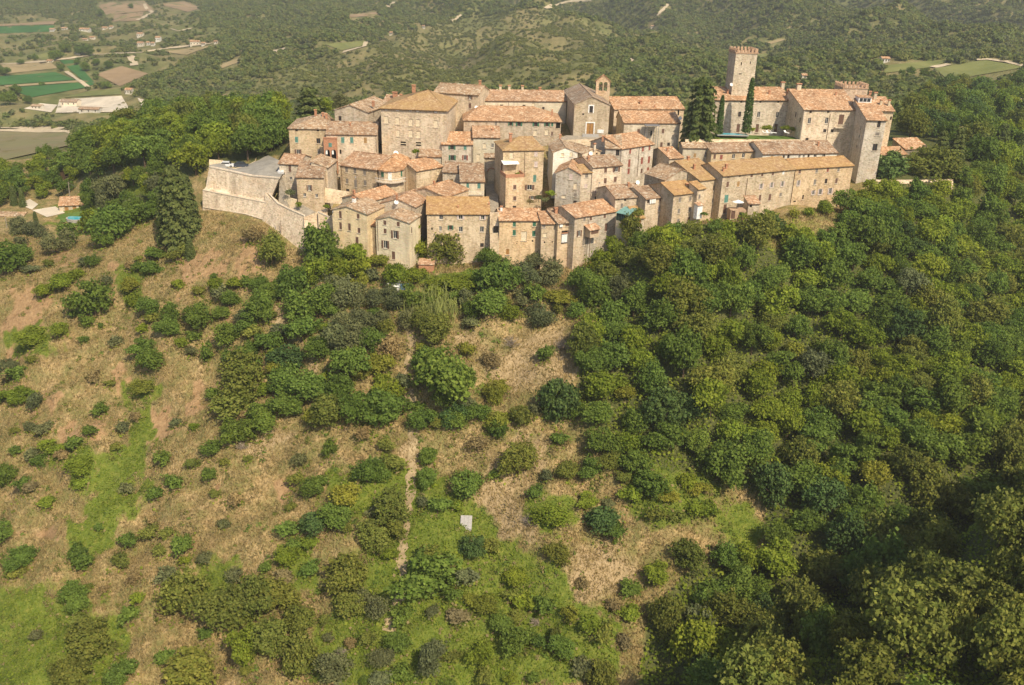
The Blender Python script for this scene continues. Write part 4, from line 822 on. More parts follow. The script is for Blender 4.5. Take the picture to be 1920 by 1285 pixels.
# ---- lower left white-ish gabled houses
hs('W4', 'gabled house with green side shutter above the cream gabled pair', (641,370), (685.8,379.3), 224, None, base=402, kind='front', apex=(663.6,365), depth=12, rc='orange', wc=(1.12,1.08,1.0), wall='plaster', wins=[(662,370.5,'s',.3,.5),(700.4,379.4,'g',.7,1.1,1),(717.9,370.4,'n',.7,1.2,1)]).chimney(664,0,.7,.5,'brick',True)
hs('W5', 'stone gabled house with long red roof slope in the middle of the left cluster', (773,357), (836,368.5), 225, None, base=412, kind='front', apex=(797.5,352), depth=10, rc='orange', wins=[(803,363,'x',.6,.8)]).chimney(814,0,.6,.4,'brick',True)
hs('W3', 'gabled stone house with a satellite dish on its front gable', (713,380), (778.5,387.5), 218, None, base=432, kind='front', apex=(744.7,372.3), depth=9.5, rc='red', wins=[(783.8,409,'go',.6,1.6,1)]).dish(743,379.5).chimney(729,0,.7,.4,'brick',True).pipe((772,772.5),384,402)
hs('W1', 'cream gabled house with tall brown shutters, left of the pair', (622.5,392.3), (687.5,401), 213, None, base=470, kind='front', apex=(650,386.6), depth=9, wall='plaster', wc=(1.34,1.31,1.22), rc='tan', wins=[(638,403,'b',.75,1.8),(671.4,405.8,'b',.75,1.2),(638.5,423.7,'b',.75,1.8),(655,426,'b',.75,1.8),(673,432.4,'b',.8,1.3),(669.4,451.7,'b',.85,1.9),(650,393.5,'s',.3,.3)]).chimney(664,0,1.0,.7,'white',True)
hs('W1b', 'narrow link house with small red roof between the cream gabled pair', (687.8,420.5), (703.5,423), 212, None, base=478, ridge=408, kind='shed', wall='plaster', wc=(1.32,1.28,1.18), rc='orange', wins=[(692.8,428.3,'n',.8,1.0),(694.3,451.7,'b',.9,2.3)]).pipe((703,706),426,470)
hs('W2', 'cream gabled house with open brown shutters, right of the pair', (704.3,410.8), (766.5,417.3), 209.5, None, base=496, kind='front', apex=(730.7,405.3), depth=7.5, wall='plaster', wc=(1.34,1.32,1.24), rc='tan', wins=[(721.4,416.6,'b',.8,1.1),(746.5,418.4,'b',.8,1.1),(722,433.6,'b',.8,1.2),(740.6,440,'bo',1.0,1.9),(722.6,458.7,'bo',1.0,1.9),(737.7,479.2,'b',.9,2.0),(772,432,'d',.7,1.6,1)]).pipe((707.5,709),414,470)
# ---- the front row
F1 = hs('F1', 'wide front row house under a yellow-orange lichen roof', (800.5,400), (918,400.5), 212, None, base=500, ridge=370, roof='lichen_tile', rc='orange', wc=(1.0,.92,.80), wins=[(827,407.6,'w',.9,1.2),(863.6,407,'po',.9,1.2),(904.9,407.6,'po',.8,1.2),(810,429.5,'s',.35,.6),(825.8,429,'w',.6,1.2),(844.7,427,'go',.7,1.1),(864,430.2,'w',.95,1.3),(903.5,430.2,'w',.95,1.4),(903.7,460,'d',.9,1.0)]); F1.chimney(859,390,.3,.3).chimney(917,385,.4,.3)
F2 = hs('F2', 'front row house with four green shutters and a walled-up doorway', (936.5,412.3), (1015,412.4), 210.5, None, base=506, ridge=391.5, rc='orange', wc=(.98,.90,.78), wins=[(964.4,419.9,'g',.8,1.4),(1002,418.8,'g',.9,1.5),(964.3,436.5,'g',.85,1.4),(1000.8,438.2,'g',.85,1.4),(982.3,443.2,'x',1.4,2.3),(951.8,472.5,'D',.8,1.4),(998.5,452.3,'s',.4,.5),(969,456.8,'s',.25,.25)]).chimney(940,396,.9,.5,'white')
hs('F3', 'narrow front row house with grey blind windows', (1015.7,418.5), (1046,418), 209.3, None, base=506, ridge=397, rc='orange', wc=(.95,.87,.76), wins=[(1018.8,424,'n',.8,.9),(1022,441.2,'x',.8,.9),(1020.9,454.8,'s',.35,.5),(1035.5,454.2,'s',.35,.35)])
h = hs('F4', 'front row house with a recessed white loggia', (1046.3,418), (1077.5,414.8), 208.8, None, base=502, ridge=392, rc='brown', wc=(.98,.90,.80), wins=[(1064.6,421,'b',1.3,1.0),(1061.5,445,'s',2.6,3.3),(1072.3,463.6,'bo',.8,1.4),(1073.7,485,'DB',.9,1.7)]); h.dish(1081,476).chimney(1042,400,1.0,.7)
c = h.plane_pt(1058.5, 445, 0, .12); mb = MB(); mb.obox(c - h.x * .75 - h.up * 1.3, h.x * 1.5, h.n * .05, h.up * 2.2); lo_ = h.add('loggia_panel', mb, 'white'); mb = MB(); mb.obox(c - h.x * .95 + h.up * 1.0 - h.n * .35, h.x * 1.7, h.n * .5, h.up * .14); h.add('loggia_hood', mb, 'clay', lo_)
c = h.plane_pt(1052.7, 424, 0, -.35); mb = MB(); mb.obox(c - h.x * .4 - h.up * .3, h.x * .8, h.n * .34, h.up * .55); h.add('air_conditioner', mb, 'white')
h = hs('F5', 'front row house with one open brown-shuttered window', (1078,407.4), (1101.8,403), 208.3, None, base=500, ridge=385, rc='red', wins=[(1096,411.5,'n',.8,1.0),(1085.9,438,'bo',.8,1.5),(1093.7,454.3,'n',.6,1.7)]); h.pipe((1104,1103),412,480)
F6 = hs('F6', 'right end house of the front row with a tiled bay window', (1102.2,403.6), (1155,394.8), h.b.y, None, base=500, ridge=378, rc='orange', wins=[(1108,409.2,'b',.8,1.2),(1134,404.2,'b',.8,1.3),(1136.7,426.3,'b',1.0,2.0),(1115.7,453.2,'x',.6,.8)])
c0 = F6.plane_pt(1106, 447, 0, -2.0); c1 = F6.plane_pt(1123, 447, 0, -2.0); L_ = (c1 - c0).dot(F6.x); zt = F6.plane_pt(1114, 430, 0, -2.0).z; hh = zt - c0.z
mb = MB(); mb.obox(c0, F6.x * L_, F6.n * 1.99, F6.up * hh); bo = F6.add('bay', mb, 'plaster', color=(.9, .8, .75)); mb = MB(); mb.obox(c0 + F6.x * .3 + F6.up * .9 - F6.n * .02, F6.x * (L_ - .6), F6.n * .018, F6.up * (hh - 1.1)); F6.add('bay_window', mb, 'shutter_brown', bo)
mb = MB(); t0 = c0 + F6.up * hh; mb.slab([t0 - F6.x * .5 - F6.n * .4, t0 + F6.x * (L_ + .3) - F6.n * .4, t0 + F6.x * (L_ + .3) + F6.n * 1.99 + F6.up * .8, t0 - F6.x * .5 + F6.n * 1.99 + F6.up * .8], .15); F6.add('bay_roof', mb, 'roof_tile', bo, (1, 1, 1))
mb = MB(); mb.tube([c0 + F6.x * .1, c0 + F6.x * .1 - F6.up * 7], .07, 6); F6.add('downpipe', mb, 'pipe')
# ---- terrace annex at the long row
h = hs('AN', 'little red-roofed annex against the long front row', (1404,381), (1424,380.6), R1.a.y - 1.6, None, base=418, ridge=368, rc='red', kind='shed', wins=[(1408,386,'s',.6,.8)])
h = house('AT', 'terrace_block', 'pinkish terrace block with dark doorway below the long front row', 'terrace', (1370.5,394.5), (1399.5,395), R1.a.y - 3.2, None, base=418, kind='flat', depth=3.0, wall='plaster', wc=(.95,.75,.66), wins=[(1374.3,403,'DB',1.0,2.1),(1388,400,'s',.5,.5)])
tp = h.a + h.n * 1.6 + h.x * 2.0; mb = MB(); mb.tube([tp, tp + h.up * 2.2], .04, 6); rr = mb.build('parasol', 'metal_grey'); tag(rr, 'white sun sail on a post on the terrace block', 'parasol')
mb = MB(); t0 = tp + h.up * 2.2; k = [t0 + Vector((1.5 * math.cos(a_), 1.2 * math.sin(a_), -.5)) for a_ in [i * math.pi / 4 for i in range(8)]]
for i in range(8): mb.slab([k[i], k[(i + 1) % 8], t0 + Vector((0, 0, .1))], .03)
mb.build('canopy', 'fabric_white', rr)
# right of the castle
hs('RB1', 'low orange-roofed outbuilding right of the castle', (1652,289.5), (1700,288.5), 262, None, base=302, ridge=276, rc='orange', wall='plaster', wins=[(1668,293,'s',.5,.8),(1690,293,'s',.5,.8)])
hs('RB2', 'grey-walled shed with tilted orange roof behind the chestnut trees', (1697,279), (1741,277.5), 272, None, base=305, kind='shed', run=6, rc='orange', wall='plaster', wc=(.55, .52, .5), wins=[(1733,281,'w',.6,.7)])

# ------------------------------------------------------------------ retaining walls, ramp, streets
def wallsheet(name, rows, back, mat, color=None, label=None, cat=None):
    """solid wall whose face runs through rows of (px, py, Y) points, back metres thick"""
    P = [[at(*c) for c in r] for r in rows]; nr, nc = len(P), len(P[0]); mb = MB()
    for d in (0, 1):
        for r in P:
            for p in r: mb.v.append(tuple(p + Vector((0, back * d, 0))))
    def I(d, i, j): return d * nr * nc + i * nc + j
    for i in range(nr - 1):
        for j in range(nc - 1):
            mb.f.append((I(0, i + 1, j), I(0, i + 1, j + 1), I(0, i, j + 1), I(0, i, j))); mb.f.append((I(1, i, j), I(1, i, j + 1), I(1, i + 1, j + 1), I(1, i + 1, j)))
    for j in range(nc - 1):
        mb.f.append((I(0, 0, j), I(0, 0, j + 1), I(1, 0, j + 1), I(1, 0, j))); mb.f.append((I(0, nr - 1, j + 1), I(0, nr - 1, j), I(1, nr - 1, j), I(1, nr - 1, j + 1)))
    for i in range(nr - 1):
        mb.f.append((I(0, i + 1, 0), I(0, i, 0), I(1, i, 0), I(1, i + 1, 0))); mb.f.append((I(0, i, nc - 1), I(0, i + 1, nc - 1), I(1, i + 1, nc - 1), I(1, i, nc - 1)))
    o = mb.build(name, mat, None, color)
    if label: tag(o, label, cat)
    return o
def coping(parent, pts, w=.5, h=.22, mat='sill', name='coping'):
    P = [at(*c) for c in pts]; mb = MB()
    for a_, b_ in zip(P[:-1], P[1:]):
        d = (b_ - a_); n_ = Vector((-d.y, d.x, 0)).normalized() * w; lo = Vector((0, -.12, -.02)); mb.prism([a_ + lo, b_ + lo, b_ + lo + n_, a_ + lo + n_], [a_ + lo + Vector((0, 0, h)), b_ + lo + Vector((0, 0, h)), b_ + lo + n_ + Vector((0, 0, h)), a_ + lo + n_ + Vector((0, 0, h))])
    return mb.build(name, mat, parent)
PW = (1.14, 1.13, 1.13)
rw = wallsheet('retaining_wall', [[(392,314,238),(430,322,236),(470,331,233),(523,335.5,229)], [(386,351,237),(430,362,235),(470,370,232.3),(508,373,229.2)], [(380,357,234.5),(430,367,232.6),(470,375,230),(500,381,227.5)], [(380,389,234),(430,397,231.6),(460,402,229),(500,416,225.3)], [(380,410,233.6),(430,425,230.6),(460,432,228),(500,445,224)]], 2.0, 'stone', PW, 'tall pale stone retaining wall below the piazza, in two tiers', 'wall')
coping(rw, [(392,314,238),(430,322,236),(470,331,233),(523,335.5,229)]); coping(rw, [(380,357,234.5),(430,367,232.6),(470,375,230),(500,381,227.5)], .35, .15); coping(rw, [(380,389,233.9),(430,397,231.5),(460,402,228.9),(496,413,225.3)], .3, .12)
rw2 = wallsheet('retaining_wall', [[(497,364,229.5),(520,383,225),(545,395,221.5),(570,406,218.5)], [(492,414,225.5),(515,440,221),(542,466,217.3),(572,490,213.6)], [(490,440,224),(512,480,219),(540,505,215),(572,520,212)]], 2.2, 'stone', (1.1, 1.08, 1.06), 'pale stone wall of the sloping ramp, dropping towards the trees', 'wall')
coping(rw2, [(503,364,229.3),(520,383,225),(545,395,221.5),(570,406,218.5)], .4, .25)
for x0, y0, y1 in ((517,416,441),(526,414,440)):
    mb = MB(); a_ = at(x0, y0, 221.5 if x0 < 520 else 220.2); b_ = at(x0 + 1, y1, 220 if x0 < 520 else 218.8); mb.tube([a_, Vector((a_.x, a_.y - .3, b_.z))], .07, 5); mb.build('downpipe', 'sill' if x0 < 520 else 'pipe', rw2)
# fine walls right of the ramp
w3 = wallsheet('garden_wall', [[(570,408,217.8),(595,398,219),(612,392,220)], [(572,490,213),(600,490,214),(624,480,214.5)]], .8, 'stone', (1.0, .93, .85), 'stone garden wall with pointed top below the ramp', 'wall')
w4 = wallsheet('garden_wall', [[(596,398.5,218),(618,408,216.3),(627,402,216.6)], [(600,470,213.6),(618,470,213.3),(630,462,213.8)]], .7, 'stone', (1.05, .98, .88), 'low wall joining the cream gabled house on its left', 'wall')
coping(w4, [(596,398.5,218),(618,408,216.3),(627,402,216.6)], .3, .2)
wallsheet('garden_wall', [[(609,353,229),(655,361,228)], [(609,380,227.5),(655,385,226.5)]], .5, 'stone', (1.05, .98, .88), 'low stone wall below the six-window house', 'wall')
wallsheet('garden_wall', [[(533,367,226.5),(545,372,225),(556,375,224)], [(533,392,225.5),(545,396,224),(556,398,223)]], .5, 'plaster', (1.2, 1.15, 1.05), 'pale garden wall below the jutting stone house by the ramp', 'wall')
# paved sheets
def sheet(name, pts, mat, kind='structure', th=.3):
    P = [at(*c) for c in pts]; mb = MB(); mb.slab(P, th); return tag(mb.build(name, mat), kind=kind)
sheet('piazza', [(393,303,247),(393,316,238.6),(430,322.5,236.6),(470,331.5,233.6),(523,336,229.6),(530,325,237),(522,300,249),(500,290,263),(486,300,258),(462,310,250),(440,316,246.5),(425,313,248),(418,303,250)], 'asphalt')
sheet('ramp', [(524,338,231),(531,331,236),(545,372,228),(575,392,224),(596,400,219.5),(570,407,219.2),(546,396,222.5),(522,384.5,226)], 'paving')
sheet('street', [(909,346,246),(933,346,246),(936,412,212.5),(919,412,212.5)], 'paving', th=.6)
sheet('church_square', [(1062,254,257),(1150,256,257),(1160,262,254),(1040,262,252)], 'paving')
sw = wallsheet('retaining_wall', [[(918.6,401,212.4),(936,401,212)], [(918.6,505,209.2),(936,505,208.9)]], 1.5, 'stone', (1.02, .95, .86), 'plain stone wall closing the street end between two front row houses', 'wall')
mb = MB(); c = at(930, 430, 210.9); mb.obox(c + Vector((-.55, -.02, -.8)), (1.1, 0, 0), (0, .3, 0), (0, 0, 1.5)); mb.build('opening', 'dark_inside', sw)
tw_ = wallsheet('retaining_wall', [[(1040,262,252.5),(1130,262,252.5)], [(1040,282,250),(1130,282,250)]], .8, 'stone', (.9, .86, .78), 'rough stone terrace wall below the church door', 'wall')
# church steps
mb = MB()
for k in range(3): c = at(1092, 255.2 + k * 1.1, 256.6 - k * .45); mb.obox(c, (4.6, 0, 0), (0, .5, 0), (0, 0, .18 * (3 - k)))
tag(mb.build('church_steps', 'concrete'), 'grey stone steps in front of the church door', 'steps')
# piazza side wall, parked cars
wallsheet('low_wall', [[(392,299.5,244),(418,301.5,249)], [(392,315,242),(418,317,247)]], .4, 'plaster', (1.15, 1.1, 1.0), 'low pale wall at the left end of the piazza', 'wall')
wallsheet('low_wall', [[(418,312,248),(440,316,246),(462,311,249),(478,302,256),(480,296,260)], [(418,320,246),(440,324,244.5),(462,320,247),(478,312,254),(480,306,258)]], .4, 'plaster', (1.1, 1.05, .95), 'low curved stone wall along the trees behind the piazza', 'wall')
def car(p, rz, mat, label):
    r = empty('parked_car', p); r.rotation_euler = (0, 0, rz); tag(r, label, 'car', 'cars parked at the village')
    pr = [(-2.0, .25), (2.0, .25), (2.05, .75), (1.25, .9), (.75, 1.42), (-1.0, 1.45), (-1.75, .95), (-2.05, .85)]
    mb = MB(); mb.prism([(x_, -.82, z_) for x_, z_ in pr], [(x_, .82, z_) for x_, z_ in pr]); mb.build('body', mat, r)
    mb = MB(); g = [(1.12, .95), (.7, 1.36), (-.95, 1.38), (-1.55, .98)]; mb.prism([(x_, -.835, z_) for x_, z_ in g], [(x_, .835, z_) for x_, z_ in g]); mb.build('side_window', 'glass', r)
    mb = MB(); mb.prism([(1.27, -.7, .93), (1.27, .7, .93), (.8, .62, 1.42), (.8, -.62, 1.42)], [(1.30, -.7, .95), (1.30, .7, .95), (.82, .62, 1.45), (.82, -.62, 1.45)]); mb.build('windscreen', 'glass', r)
    for x_ in (-1.3, 1.3):
        for y_ in (-.84, .84): mb = MB(); mb.tube([(x_, y_ - .1, .31), (x_, y_ + .1, .31)], .31, 12); w = mb.build('wheel', 'tyre', r); mb = MB(); mb.tube([(x_, y_ - .105, .31), (x_, y_ + .105, .31)], .18, 10); mb.build('rim', 'metal_grey', w)
    return r
car(at(534, 325, 238.5), 1.2, 'car_white', 'white car parked against the house at the piazza edge')
car(at(449, 316, 246.8) + Vector((0, 1.5, .0)), .2, 'car_dark', 'dark car in tree shade at the piazza')
car(at(424, 314, 247) + Vector((0, .6, 0)), .1, 'car_white', 'pale car under the leaning tree at the piazza left end')
# teal veranda
vb = at(1155, 413, 211.5); vr = at(1178, 416, 209.5); d = vr - vb; d.z = 0; L_ = d.length; d.normalize(); n_ = Vector((-d.y, d.x, 0))
rt = empty('garden_veranda', vb); tag(rt, 'green glazed veranda with teal sheet roof on a plastered base', 'veranda')
def vadd(name, mb, mat): mb.v = [tuple(Vector(v) - vb) for v in mb.v]; return mb.build(name, mat, rt)
mb = MB(); mb.obox(vb - Vector((0, 0, 9)), d * L_, n_ * 4.5, (0, 0, 9)); vadd('base', mb, 'plaster')
mb = MB(); mb.slab([vb + Vector((0, 0, 1.9)) - n_ * .2 - d * .1, vb + d * (L_ + .1) + Vector((0, 0, 1.9)) - n_ * .2, vb + d * (L_ + .1) + n_ * 4 + Vector((0, 0, 2.6)), vb - d * .1 + n_ * 4 + Vector((0, 0, 2.6))], .08); vadd('sheet_roof', mb, 'teal_sheet')
for k in range(6): mb = MB(); mb.obox(vb + d * (k * (L_ - .08) / 5), d * .08, n_ * .08, (0, 0, 1.85)); vadd('post', mb, 'shutter_green')
for k in range(5): mb = MB(); mb.obox(vb + d * (k * (L_ - .08) / 5 + .09) + n_ * .03, d * (L_ / 5 - .12), n_ * .02, (0, 0, 1.8)); vadd('pane', mb, 'glass')
# castle garden: lawn terrace, pool, loungers
gt = sheet('castle_garden', [(1335,252,267),(1490,256,267),(1500,266,259.5),(1288,266,259.5)], 'lawn', th=4)
gz_ = at(1400, 256, 264).z
cw_ = wallsheet('retaining_wall', [[(1285,262,259.4),(1500,262.5,259.4)], [(1285,284,256.5),(1500,284,256.5)]], .8, 'stone', (1.05, 1, .9), 'stone wall holding up the castle pool garden', 'wall')
pa = at(1345, 254.5, 262.6); mb = MB(); mb.obox(pa + Vector((0, 0, .0)), (9.0, 0, 0), (0, 3.4, 0), (0, 0, .25)); pl = mb.build('swimming_pool', 'concrete'); tag(pl, 'small pale rimmed swimming pool beside the castle cypress', 'pool')
mb = MB(); mb.obox(pa + Vector((.4, .4, .252)), (8.2, 0, 0), (0, 2.6, 0), (0, 0, .02)); mb.build('water', 'water', pl)
def lounger(p, rz, i):
    r = empty('pool_lounger', p); r.rotation_euler = (0, 0, rz); tag(r, ['leftmost', 'second', 'third', 'fourth', 'rightmost'][i] + ' white lounger on the castle pool terrace, counted from the left', 'lounger', 'loungers at the castle pool')
    mb = MB(); mb.obox((-.35, -1, .3), (.7, 0, 0), (0, 1.3, 0), (0, 0, .08)); mb.build('seat', 'fabric_white', r)
    mb = MB(); mb.prism([(-.35, .31, .3), (.35, .31, .3), (.35, .31, .38), (-.35, .31, .38)], [(-.35, .85, .75), (.35, .85, .75), (.35, .82, .83), (-.35, .82, .83)]); mb.build('backrest', 'fabric_white', r)
    for x_ in (-.3, .26):
        for y_ in (-.9, .2): mb = MB(); mb.box((x_ + .02, y_, 0), .05, .05, .3); mb.build('leg', 'white', r)
for i, (x_, rz) in enumerate(((1402, .9), (1434, 1.2), (1441, .7), (1449, 1.4), (1474, .5))): lounger(at(x_, 251, 263.8), rz, i)
# right-hand terrace with wall
wallsheet('retaining_wall', [[(1627,338,251),(1700,338.5,254),(1787,337,259)], [(1627,400,247),(1700,400,249),(1787,385,254)]], .8, 'stone', (1.12, 1.05, 1.0), 'pale wall of the tree terrace right of the castle', 'wall')
sheet('tree_terrace', [(1627,340,251.4),(1700,340.5,254.4),(1787,339,259.4),(1800,318,275),(1650,318,272)], 'paving', th=2)
car(at(1774, 332, 263), .2, 'car_white', 'pale van-like car at the end of the tree terrace'); 
# villa with pool far down at the left
vb = gp(130, 398); vz = vb.z
hv = house('VL', 'villa', 'small villa with orange roof beside the turquoise pool, far left', 'house', (110,385), (156,380.5), vb.y + .5, vb.y + 2.5, base=400, ridge=369, rc='orange', wc=(.95,.9,.8), wins=[(125,393,'D',1.2,1.8),(140,391,'D',1.2,1.8),(150,389.5,'s',.7,1.2)], bury=2)
def disc(name, px, py, rx, ry, mat, lift, kind=None):
    c = gp(px, py); mb = MB(); k = [c + Vector((rx * math.cos(i * 6.2832 / 20), ry * math.sin(i * 6.2832 / 20), lift)) for i in range(20)]; k = [Vector((v.x, v.y, c.z + lift)) for v in k]; mb.slab(k, .5 + lift); return mb.build(name, mat)
pl2 = disc('swimming_pool', 146, 411, 3.6, 3.0, 'concrete', .5); tag(pl2, 'round turquoise swimming pool on the lawn below the villa', 'pool')
c = gp(146, 411); mb = MB(); mb.slab([Vector((c.x + 3.1 * math.cos(i * 6.2832 / 20), c.y + 2.5 * math.sin(i * 6.2832 / 20), c.z + .53)) for i in range(20)], .02); mb.build('water', 'water', pl2)
patch('villa_lawn', [(108,404),(175,394),(185,408),(115,418)], 'lawn', lift=.12); patch('villa_terrace', [(60,395),(104,388),(122,400),(88,408)], 'gravel', lift=.15); patch('villa_drive', [(36,384),(56,374),(72,384),(60,394)], 'gravel', lift=.15)
hl = house('VS', 'garden_pavilion', 'low white arched outbuilding at the far left edge', 'outbuilding', (-10,404), (44,405), gp(20, 408).y + 1, None, base=410, ridge=398, rc='tan', wall='pale_plaster', wins=[(5,407,'s',1.6,1.4),(18,407.5,'s',1.6,1.4),(31,408,'s',1.6,1.4)], bury=2)
house('RU', 'ruined_house', 'roofless reddish ruin among the trees, far left', 'ruin', (112,320), (140,318.5), gp(126, 334).y, None, base=333, ridge=309, rc='tan', kind='shed', wc=(1, .8, .65), wins=[(124,327,'s',1,1.4)], bury=2)
def pole(px, py0, py1, label):
    b_ = gp(px, py1); t = at(px - 3, py0, b_.y); r = empty('utility_pole', b_); tag(r, label, 'pole', 'utility poles')
    mb = MB(); hh = t.z - b_.z; mb.tube([(0, 0, -1), (t.x - b_.x, 0, hh)], [.16, .11], 7); mb.build('post', 'pale_bark', r); mb = MB(); mb.obox((t.x - b_.x - .7, -.06, hh - .5), (1.4, 0, 0), (0, .12, 0), (0, 0, .12)); mb.build('crossarm', 'bark', r); return Vector((t.x, b_.y, t.z - .4))
q0 = pole(131, 341, 374, 'tall wooden utility pole behind the villa, far left'); q1 = pole(13, 408, 428, 'short wooden pole at the far left edge')
mb = MB(); e = Vector((q0.x + 26, q0.y - 8, q0.z - 6)); mb.tube([q0 + (e - q0) * (k / 8) - Vector((0, 0, 1.6 * (k / 8) * (1 - k / 8) * 4)) for k in range(9)], .03, 4); tag(mb.build('power_cable', 'metal_grey'), 'thin power cable running right from the tall pole', 'cable')
# concrete slab lying on the slope
c = gp(874, 985); o = empty('concrete_slab', c); mb = MB(); mb.obox((-1.0, -1.3, -.5), (2.0, 0, 0), (0, 2.6, 1.1), (0, 0, .5)); mb.build('tank', 'concrete', o)
for k in range(3): mb = MB(); mb.obox((-1.08 + .73 * k, -1.4, -.03), (.70, 0, 0), (0, 2.8, 1.19), (0, 0, .09)); mb.build('cover_plank', 'concrete', o)
tag(o, 'pale concrete tank cover lying on the lower slope', 'slab')
# clutter in the gardens below the houses
for i, (px, py, w_, hh, mt, nm, lb) in enumerate([(800,508,3.6,2.0,'clay','garden_shed','small clay coloured shed beside the lone tree at the front row'),(738,545,2.6,1.4,'white','garden_shed','white plastic garden shed among the olive trees'),(954,530,3.0,2.0,'clay','garden_shed','low clay walled hut left of the silvery olives')]):
    c = gp(px, py); r = empty(nm, c); tag(r, lb, 'shed'); mb = MB(); mb.obox((-w_ / 2, -1, -1), (w_, 0, 0), (0, 2.4, 0), (0, 0, hh + 1)); mb.build('wall', mt, r); mb = MB(); mb.slab([(-w_ / 2 - .2, -1.25, hh + .02), (w_ / 2 + .2, -1.25, hh + .02), (w_ / 2 + .2, 1.6, hh + .7), (-w_ / 2 - .2, 1.6, hh + .7)], .1); mb.build('roof', mt if mt == 'white' else 'roof_tile', r)
c = gp(757, 540); mb = MB(); mb.slab([(-1.1, -.8, .5), (1.1, -.8, .5), (1.1, .8, .8), (-1.1, .8, .8)], .7); o = mb.build('tarpaulin', 'blue_plastic'); o.location = c; tag(o, 'blue tarpaulin beside the white garden shed', 'tarpaulin')
# street lamps
def lamp(p, lb):
    r = empty('street_lamp', p); tag(r, lb, 'lamp', 'wall and street lamps'); mb = MB(); mb.tube([(0, 0, -.5), (0, 0, 4.2), (.1, -.3, 4.5), (.1, -.7, 4.5)], .05, 6); mb.build('post', 'metal_grey', r); mb = MB(); mb.tube([(.1, -.75, 4.48), (.1, -.75, 4.25)], [.1, .22], 8); mb.build('lamp_shade', 'metal_grey', r)
lamp(at(626, 428, 213.4), 'dark street lamp beside the low wall left of the cream house'); lamp(at(668, 362, 232), 'street lamp below the six-window house')
lamp(at(1121, 374, 225.5), 'street lamp in front of the house with brown shutters')

# ------------------------------------------------------------------ vegetation
def quads_from(C, Nn, S, r, aspect=1.0):
    """leaf-clump quads: centres, normals, half sizes"""
    n_ = len(C); a = r.normal(size=(n_, 3)); a -= (a * Nn).sum(1, keepdims=True) * Nn; a /= np.linalg.norm(a, axis=1, keepdims=True) + 1e-9
    b = np.cross(Nn, a); S = S[:, None]; j = 1 + .35 * r.uniform(-1, 1, (n_, 4))
    V = np.stack([C - a * S * j[:, :1] - b * S * aspect * .6, C + a * S * .5 * j[:, 1:2] - b * S * aspect, C + a * S * j[:, 2:3] + b * S * aspect * .6, C - a * S * .5 + b * S * aspect * j[:, 3:4]], 1)
    return V.reshape(-1, 3), np.arange(n_ * 4).reshape(-1, 4)
def rdir(r, n_): d = r.normal(size=(n_, 3)); return d / np.linalg.norm(d, axis=1, keepdims=True)
def crown_mesh(name, seed, mat, lobes=30, leaves=4200, size=.060, hz=.85, lob=(.12, .36), spread=.70, low=-.8, aspect=.75, rough=.5):
    r = np.random.default_rng(seed); d = rdir(r, lobes * 3); d = d[d[:, 2] > low][:lobes]; n_ = len(d)
    c = d * spread * r.uniform(.75, 1.12, (n_, 1)); c[:, 2] *= hz; rad = r.uniform(*lob, n_)
    k = r.choice(n_, leaves, p=rad ** 2 / (rad ** 2).sum()); dd = rdir(r, leaves); dd[:, 2] = np.where(dd[:, 2] < -.3, -dd[:, 2], dd[:, 2])
    C = c[k] + dd * rad[k][:, None] * (1 - .45 * r.random((leaves, 1)) ** 2) * np.array([1, 1, .85])
    # the rest of the leaves sit on an uneven shell, so the crown is not a heap of balls
    h_ = r.random(leaves) < .72; e = rdir(r, leaves); e[:, 2] = np.where(e[:, 2] < low, -e[:, 2], e[:, 2]); K = r.normal(0, 1, (14, 3)) * np.array([2.2] * 5 + [4.5] * 5 + [9] * 4)[:, None]; ph = r.uniform(0, 6.28, 14); am = np.array([.10] * 5 + [.065] * 5 + [.04] * 4) * (.75 + rough)
    rad2 = .80 + (np.sin(e @ K.T + ph) * am).sum(1); rad2 = rad2 * (1 - .38 * r.random(leaves) ** 1.6); K3 = r.normal(0, 5.5, (6, 3)); gap = np.sin(e @ K3.T + ph[:6]).sum(1) < -2.2; rad2 = np.where(gap, rad2 * r.uniform(.35, .8, leaves), rad2); nb = 5; bc = r.normal(0, .34, (nb, 3)) * np.array([1, 1, .7]); br = r.uniform(.42, .74, nb); bk = r.choice(nb, leaves, p=br ** 2 / (br ** 2).sum()); C2 = bc[bk] * np.array([1, 1, hz]) + e * (rad2 * br[bk])[:, None] * np.array([1, 1, hz]) * 1.12; C[h_] = C2[h_]; dd[h_] = e[h_]
    st = r.random(leaves) < .05 + .12 * rough; C[st] *= r.uniform(1.02, 1.14 + .2 * rough, (st.sum(), 1))
    Nn = dd * .45 + rdir(r, leaves) * .95 + C * .35 + np.array([0, 0, .3]); Nn /= np.linalg.norm(Nn, axis=1, keepdims=True)
    V, Q = quads_from(C, Nn, size * r.uniform(.6, 1.35, leaves), r, aspect)
    me = np_mesh(name, V, Q); me.materials.append(MATS[mat]); return me
